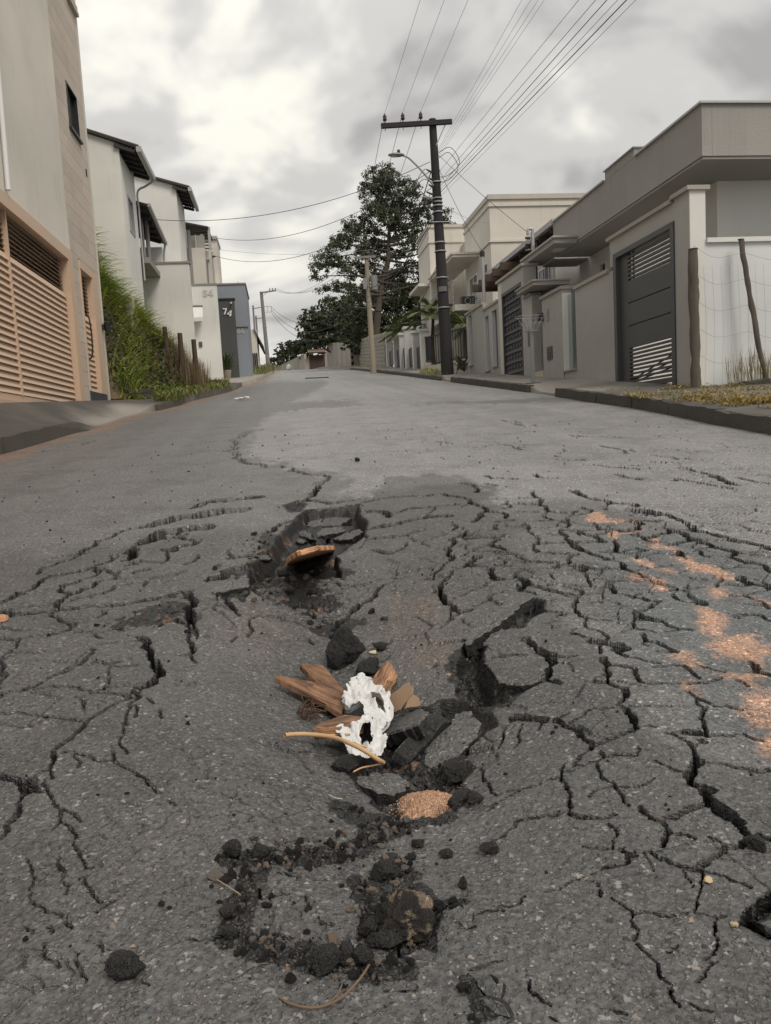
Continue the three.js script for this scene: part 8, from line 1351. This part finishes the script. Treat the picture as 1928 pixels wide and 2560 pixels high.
// crumbs along the broken edges: the larger ones singly, the dust of them as one mass
{
  const CRUMB = [BITUMEN, flat(0.075, 0.072, 0.068, 0.85), flat(0.11, 0.085, 0.065, 0.9)], R = rng(777), shapes = [shard(1, 1, 0.6, 0.8), shard(2, 1.2, 0.45, 0.85), shard(3, 0.75, 0.7, 1.2)], spots = [];
  const where = ['along the upper crumb ring of the near crust', 'along the left and lower crumb ring', 'right of the upper crumb ring', 'under the dry stalk end', 'round the rusty boulder', 'between the bag and the sand', 'down the black broken ridge', 'at the lower rim of the sand', 'left of the sand hollow', 'down the left side of the far hollow', 'on the cracked floor between the hollows', 'under the orange splinter', 'in the heap by the left cracks', 'beside the heap by the left cracks', 'scattered below the left cracks', 'at the neck of the trench', 'in the crack right of the rusty boulder', 'by the flaked crust at lower right'];
  BAND.forEach(([[spread, dens], P], bi) => { for (let i = 0; i + 3 < P.length; i += 2) { const ax = P[i] / 1000, ad = P[i + 1] / 1000, bx_ = P[i + 2] / 1000, bd = P[i + 3] / 1000, L = Math.hypot(bx_ - ax, bd - ad), n = Math.round(dens * L * (spread > 0.03 ? 520 : 950)); for (let k = 0; k < n; k++) { const t = R(), g1 = (R() + R() + R() - 1.5) * 1.3, g2 = (R() + R() + R() - 1.5) * 1.3, x = lerp(ax, bx_, t) + g1 * spread * 1.7, d = lerp(ad, bd, t) + g2 * spread * 1.7; spots.push([x, d, (0.0012 + 0.009 * Math.pow(R(), 5.5)) * (d > 2.2 ? 1.6 : 1), bi, Math.max(0, 1 - Math.hypot(g1, g2))]); } } });
  const big = spots.map((s, i) => i).sort((a, b) => spots[b][2] / (spots[b][1] + 0.3) - spots[a][2] / (spots[a][1] + 0.3)).slice(0, 230), isBig = new Set(big), rest = [[], [], []];
  spots.forEach((s, i) => { const [x, d, r, bi, core] = s, y = groundY(x, d) + r * 0.25 + (bi < 5 ? core * 0.005 * R() : 0), k = i % 3, q = new THREE.Quaternion().setFromEuler(new THREE.Euler(R() * 6, R() * 6, R() * 6)); if (isBig.has(i)) { const m = new THREE.Mesh(shapes[k], CRUMB[i % 5 === 0 ? 1 : i % 7 === 0 ? 2 : 0]); m.name = numbered('asphalt_crumb'); m.position.set(x, y, -d); m.quaternion.copy(q); m.scale.setScalar(r); m.castShadow = m.receiveShadow = true; m.userData = { label: 'black asphalt crumb ' + where[bi], category: 'crumb', group: 'crumbs ' + where[bi] }; scene.add(m); } else rest[k].push([x, y, d, q, r]); });
  rest.forEach((L, k) => { const im = new THREE.InstancedMesh(shapes[k], CRUMB[k], L.length), M = new THREE.Matrix4(); L.forEach(([x, y, d, q, r], i) => im.setMatrixAt(i, M.compose(new THREE.Vector3(x, y, -d), q, new THREE.Vector3(r, r, r)))); im.name = numbered('asphalt_grit'); im.userData = { kind: 'stuff', label: 'fine black asphalt grit along the broken edges' }; im.castShadow = im.receiveShadow = true; scene.add(im); });
  const F = []; for (let i = 0; i < 260; i++) { const d = 1.0 + Math.pow(R(), 1.5) * 7, x = (R() - 0.42) * 0.95 * d; F.push([x, groundY(x, d), d, new THREE.Quaternion().setFromEuler(new THREE.Euler(R() * 6, R() * 6, R() * 6)), 0.0018 + 0.004 * R() * R() + 0.0007 * d]); }
  const im = new THREE.InstancedMesh(shapes[0], BITUMEN, F.length), M = new THREE.Matrix4(); F.forEach(([x, y, d, q, r], i) => im.setMatrixAt(i, M.compose(new THREE.Vector3(x, y + r * 0.3, -d), q, new THREE.Vector3(r, r, r)))); im.name = 'road_grit'; im.userData = { kind: 'stuff', label: 'specks of grit scattered over the road' }; scene.add(im);
}
// orange sand heap
{
  const n = 150, pos = [], col = [], idx = [], R = rng(12); const cx = 0.225, cd = 1.41, rx = 0.058, rd = 0.085;
  for (let j = 0; j <= n; j++) for (let i = 0; i <= n; i++) { const u = (i / n * 2 - 1) * 1.25, v = (j / n * 2 - 1) * 1.25, a = Math.atan2(v, u), rr = Math.hypot(u, v) / (1 + 0.16 * Math.sin(a * 3 + 1) + 0.1 * Math.sin(a * 5 + 2)), x = cx + u * rx + 0.25 * v * rx, d = cd + v * rd, y = roadBase(x, d) - 0.002 - 0.030 * Math.pow(rr, 2.0) + 0.0035 * fbm(x * 190, d * 190, 2, 3) + 0.005 * fbm(x * 40, d * 40, 2, 4) + (R() - 0.5) * 0.0015; pos.push(x, y, -d); const t = R(), k = 0.75 + R() * 0.6, c = t < 0.56 ? [0.36, 0.19, 0.11] : t < 0.74 ? [0.50, 0.33, 0.22] : t < 0.82 ? [0.62, 0.5, 0.38] : [0.09, 0.055, 0.04]; col.push(c[0] * k, c[1] * k, c[2] * k); }
  for (let j = 0; j < n; j++) for (let i = 0; i < n; i++) { const p = j * (n + 1) + i; idx.push(p, p + 1, p + n + 2, p, p + n + 2, p + n + 1); }
  const g = new THREE.BufferGeometry(); g.setAttribute('position', new THREE.Float32BufferAttribute(pos, 3)); g.setAttribute('color', new THREE.Float32BufferAttribute(col, 3)); g.setIndex(idx); g.computeVertexNormals(); const m = new THREE.Mesh(g, new THREE.MeshStandardMaterial({ vertexColors: true, roughness: 0.95 })); m.name = 'sand_heap'; m.userData = { label: 'heap of coarse orange sand in the near hollow', category: 'sand' }; m.castShadow = m.receiveShadow = true; scene.add(m);
}
{ // loose grains washed out round the heap
  const R = rng(414), g = shard(9, 1, 0.8, 1), N = 700, im = new THREE.InstancedMesh(g, new THREE.MeshStandardMaterial({ roughness: 0.95 }), N), M = new THREE.Matrix4(), c = new THREE.Color();
  for (let i = 0; i < N; i++) { const a = R() * 6.283, q = 0.75 + 0.75 * Math.pow(R(), 1.6), x = 0.225 + Math.cos(a) * 0.058 * q, d = 1.41 + Math.sin(a) * 0.085 * q, r = 0.0008 + 0.0016 * R() * R(); im.setMatrixAt(i, M.compose(new THREE.Vector3(x, Math.max(groundY(x, d), q < 1 ? roadBase(x, d) - 0.002 - 0.030 * q * q : -9) + r * 0.4, -d), new THREE.Quaternion().setFromEuler(new THREE.Euler(R() * 6, R() * 6, R() * 6)), new THREE.Vector3(r, r, r))); const t = R(); im.setColorAt(i, t < 0.6 ? c.setRGB(0.40, 0.22, 0.13) : t < 0.85 ? c.setRGB(0.52, 0.36, 0.25) : c.setRGB(0.6, 0.5, 0.4)); }
  im.name = 'sand_grains'; im.userData = { kind: 'stuff', label: 'loose orange sand grains round the heap' }; scene.add(im);
}
// white plastic bag: twisted folds of thin film
{
  const FILM = new THREE.MeshPhysicalMaterial({ color: new THREE.Color().setRGB(0.70, 0.705, 0.70), roughness: 0.45, transmission: 0.12, thickness: 0, side: THREE.DoubleSide });
  const t = thing('plastic_bag', 'crumpled white plastic bag tied in a knot, in the pothole', 'bag', PATHS.mid[0].map((v, i) => i === 2 ? -v : v));
  const fold = (P, w, th, seed, tip) => { // a gathered strip: flattened tube, deeply pleated along its length
    const c = new THREE.CatmullRomCurve3(P.map(p => new THREE.Vector3(...p)), false, 'centripetal'), N = 90, M = 48, pos = [], idx = [], fr = c.computeFrenetFrames(N, false);
    for (let i = 0; i <= N; i++) { const s = i / N, p = c.getPointAt(s), T = fr.tangents[i], up = new THREE.Vector3(0, 1, 0).addScaledVector(T, -T.y).normalize(), sd = new THREE.Vector3().crossVectors(T, up), env = (tip ? Math.pow(Math.max(0, Math.sin(Math.PI * (0.15 + 0.85 * s))), 0.75) : Math.pow(Math.sin(Math.PI * (0.06 + 0.88 * s)), 0.45)) * (0.8 + 0.45 * vnoise(s * 4, seed, 1)); for (let j = 0; j < M; j++) { const a = j / M * 6.2832, rid = Math.abs(vnoise3(Math.cos(a) * 1.7 + seed, Math.sin(a) * 1.7, s * 5 + seed, 7)), rid2 = Math.abs(vnoise3(Math.cos(a) * 3.4, Math.sin(a) * 3.4 + seed, s * 11, 8)), k = env * (0.52 + 0.95 * rid + 0.45 * rid2 + 0.25 * fbm(s * 9 + Math.cos(a), Math.sin(a) * 2 + seed, 3, 9)); const v = p.clone().addScaledVector(sd, Math.cos(a) * w * k).addScaledVector(up, Math.sin(a) * th * k); pos.push(v.x, v.y, v.z); } }
    for (let i = 0; i < N; i++) for (let j = 0; j < M; j++) { const a = i * M + j, b = i * M + (j + 1) % M; idx.push(a, b, b + M, a, b + M, a + M); }
    const g = new THREE.BufferGeometry(); g.setAttribute('position', new THREE.Float32BufferAttribute(pos, 3)); g.setIndex(idx); g.computeVertexNormals(); return g;
  };
  part('knot_ear', fold(PATHS.ear, 0.024, 0.010, 1.3, true), FILM, t); part('fold', fold(PATHS.left, 0.013, 0.010, 2.7), FILM, t); part('fold', fold(PATHS.right, 0.010, 0.009, 3.9), FILM, t);
  { // the film itself: one thin sheet, creased at several scales, torn open in two places
    const flatP = L => { const a = []; for (const p of L) a.push(p[0] * 1000, p[1] * 1000); return poly(a); }, out = flatP(BAG.outline), hl = BAG.holes.map(flatP), O = new THREE.Vector3(...BAG.o), N = new THREE.Vector3(...BAG.n), E1 = new THREE.Vector3(...BAG.e1), E2 = new THREE.Vector3(...BAG.e2), st = 0.0016, pos = [], idx = [], map = new Map();
    const nx = Math.ceil((out.x1 - out.x0) / st) + 8, ny = Math.ceil((out.d1 - out.d0) / st) + 8, inside = (u, v) => { const wu = u + 0.006 * fbm(u * 60, v * 60, 3, 301), wv = v + 0.006 * fbm(u * 60 + 9, v * 60, 3, 302); return sdPoly(out, wu, wv) < 0 && hl.every(h => sdPoly(h, wu, wv) > 0); };
    const ok = (i, j) => inside(out.x0 + (i - 4) * st, out.d0 + (j - 4) * st), vert = (i, j) => { const k = i * 10000 + j; if (map.has(k)) return map.get(k); const u = out.x0 + (i - 4) * st, v = out.d0 + (j - 4) * st, wu = u + 0.02 * fbm(u * 30, v * 30, 3, 303), wv = v + 0.02 * fbm(u * 30 + 5, v * 30, 3, 304); let edge = Math.min(-sdPoly(out, u, v), ...hl.map(h => sdPoly(h, u, v))); const rim = sstep(0.018, 0, Math.max(edge, 0)); const h = 0.026 * Math.abs(vnoise(wu * 17, wv * 15, 305)) + 0.013 * Math.abs(vnoise(wu * 62 + 3, wv * 24, 306)) + 0.004 * Math.abs(vnoise(wu * 95, wv * 60, 307)) + 0.010 * rim * (0.4 + vnoise(u * 40, v * 40, 309)); const p = O.clone().addScaledVector(E1, u + 0.004 * vnoise(u * 40, v * 40, 310)).addScaledVector(E2, v + 0.004 * vnoise(u * 40 + 8, v * 40, 311)).addScaledVector(N, h - 0.004); const id = pos.length / 3; pos.push(p.x, p.y, p.z); map.set(k, id); return id; };
    for (let i = 0; i < nx; i++) for (let j = 0; j < ny; j++) if (ok(i, j) && ok(i + 1, j) && ok(i, j + 1) && ok(i + 1, j + 1)) { const a = vert(i, j), b = vert(i + 1, j), c = vert(i + 1, j + 1), e = vert(i, j + 1); idx.push(a, b, c, a, c, e); }
    const g = new THREE.BufferGeometry(); g.setAttribute('position', new THREE.Float32BufferAttribute(pos, 3)); g.setIndex(idx); g.computeVertexNormals(); part('film', g, FILM, t);
  }
  const b = thing('bottle', 'dark green bottle shard with yellow lip inside the white bag', 'bottle', PATHS.bottle[1].map((v, i) => i === 2 ? -v : v)); const P = PATHS.bottle.map(p => new THREE.Vector3(...p)); part('body', new THREE.TubeGeometry(new THREE.CatmullRomCurve3(P), 20, 0.022, 16), new THREE.MeshPhysicalMaterial({ color: new THREE.Color().setRGB(0.05, 0.055, 0.03), roughness: 0.25 }), b); part('lip', new THREE.TorusGeometry(0.021, 0.004, 8, 24).rotateY(0.4).rotateX(1.0).translate(P[0].x, P[0].y + 0.012, P[0].z), flat(0.62, 0.40, 0.05, 0.5), b);
}
// twigs and stalks
{
  const STRAWM = flat(0.55, 0.36, 0.19, 0.7), DRY = flat(0.16, 0.11, 0.07, 0.8), pt = n => PATHS[n].map(p => new THREE.Vector3(...p)), tw = (n, r) => new THREE.TubeGeometry(new THREE.CatmullRomCurve3(pt(n)), 30, r, 7);
  const k = thing('twig', 'pale forked twig lying across the white bag', 'twig', PATHS.stick[0].map((v, i) => i === 2 ? -v : v)); part('stem', tw('stick', 0.0048), STRAWM, k); part('branch', tw('twig', 0.0026), STRAWM, k); part('branch', tw('twig2', 0.0022), STRAWM, k);
  single('straw', tw('straw', 0.0018), STRAWM, 'thin straw bent below the white bag', 'straw'); single('straw', tw('straw2', 0.0012), flat(0.45, 0.4, 0.33, 0.8), 'short pale straw on the asphalt left of the blocky slab', 'straw'); single('grass_stalk', tw('grass', 0.0016), DRY, 'long curved dry stalk below the crumb ring', 'stalk'); single('grass_stalk', tw('grass2', 0.0012), DRY, 'shorter dry stalk branching beside the long curved one', 'stalk'); single('grass_stalk', tw('needle', 0.0009), flat(0.3, 0.24, 0.17, 0.8), 'straight thin stalk by the seed pod', 'stalk');
  const R = rng(55), g = thing('bark_shreds', 'frayed brown fibre at the left end of the wood offcut', 'fibre', [0.014, 0.08, 1.84]); for (let i = 0; i < 26; i++) { const a = new THREE.Vector3(-0.005 + R() * 0.04, 0.08 + R() * 0.025, -1.835 - (R() - 0.5) * 0.05); part('fibre', new THREE.TubeGeometry(new THREE.CatmullRomCurve3([a, a.clone().add(randDir(R).multiplyScalar(0.012)), a.clone().add(randDir(R).multiplyScalar(0.028))]), 6, 0.0016, 4), woodA, g); }
}
// litter farther up the road
{ const W = fbm; const P = []; for (let k = 0; k < 3; k++) { const g = lump(200 + k, 0.08, 0.03, 0.06, 8, 0.5); g.translate(-0.95 + k * 0.1, profile(18) + leftDrop(18) * 0.8 + 0.03, -17.6 + (k - 1) * 0.1); P.push(g); } single('paper_scrap', mergeGeometries(P), MAT.whitePaint, 'crumpled white paper on the road by the grass verge', 'litter');
  const b = lump(210, 0.22, 0.32, 0.2, 14, 0.5); b.translate(0.85, profile(63) + 0.3, -63); single('sack', b, MAT.whitePaint, 'small white sack standing on the crest of the road', 'sack'); single('road_plate', bx(1.0, 1.9, profile(30.4) + 0.004, profile(30.4) + 0.03, 30.3, 30.75), MAT.kerb, 'dark narrow plate lying across the road far uphill', 'plate'); }
renderer.render(scene, camera);
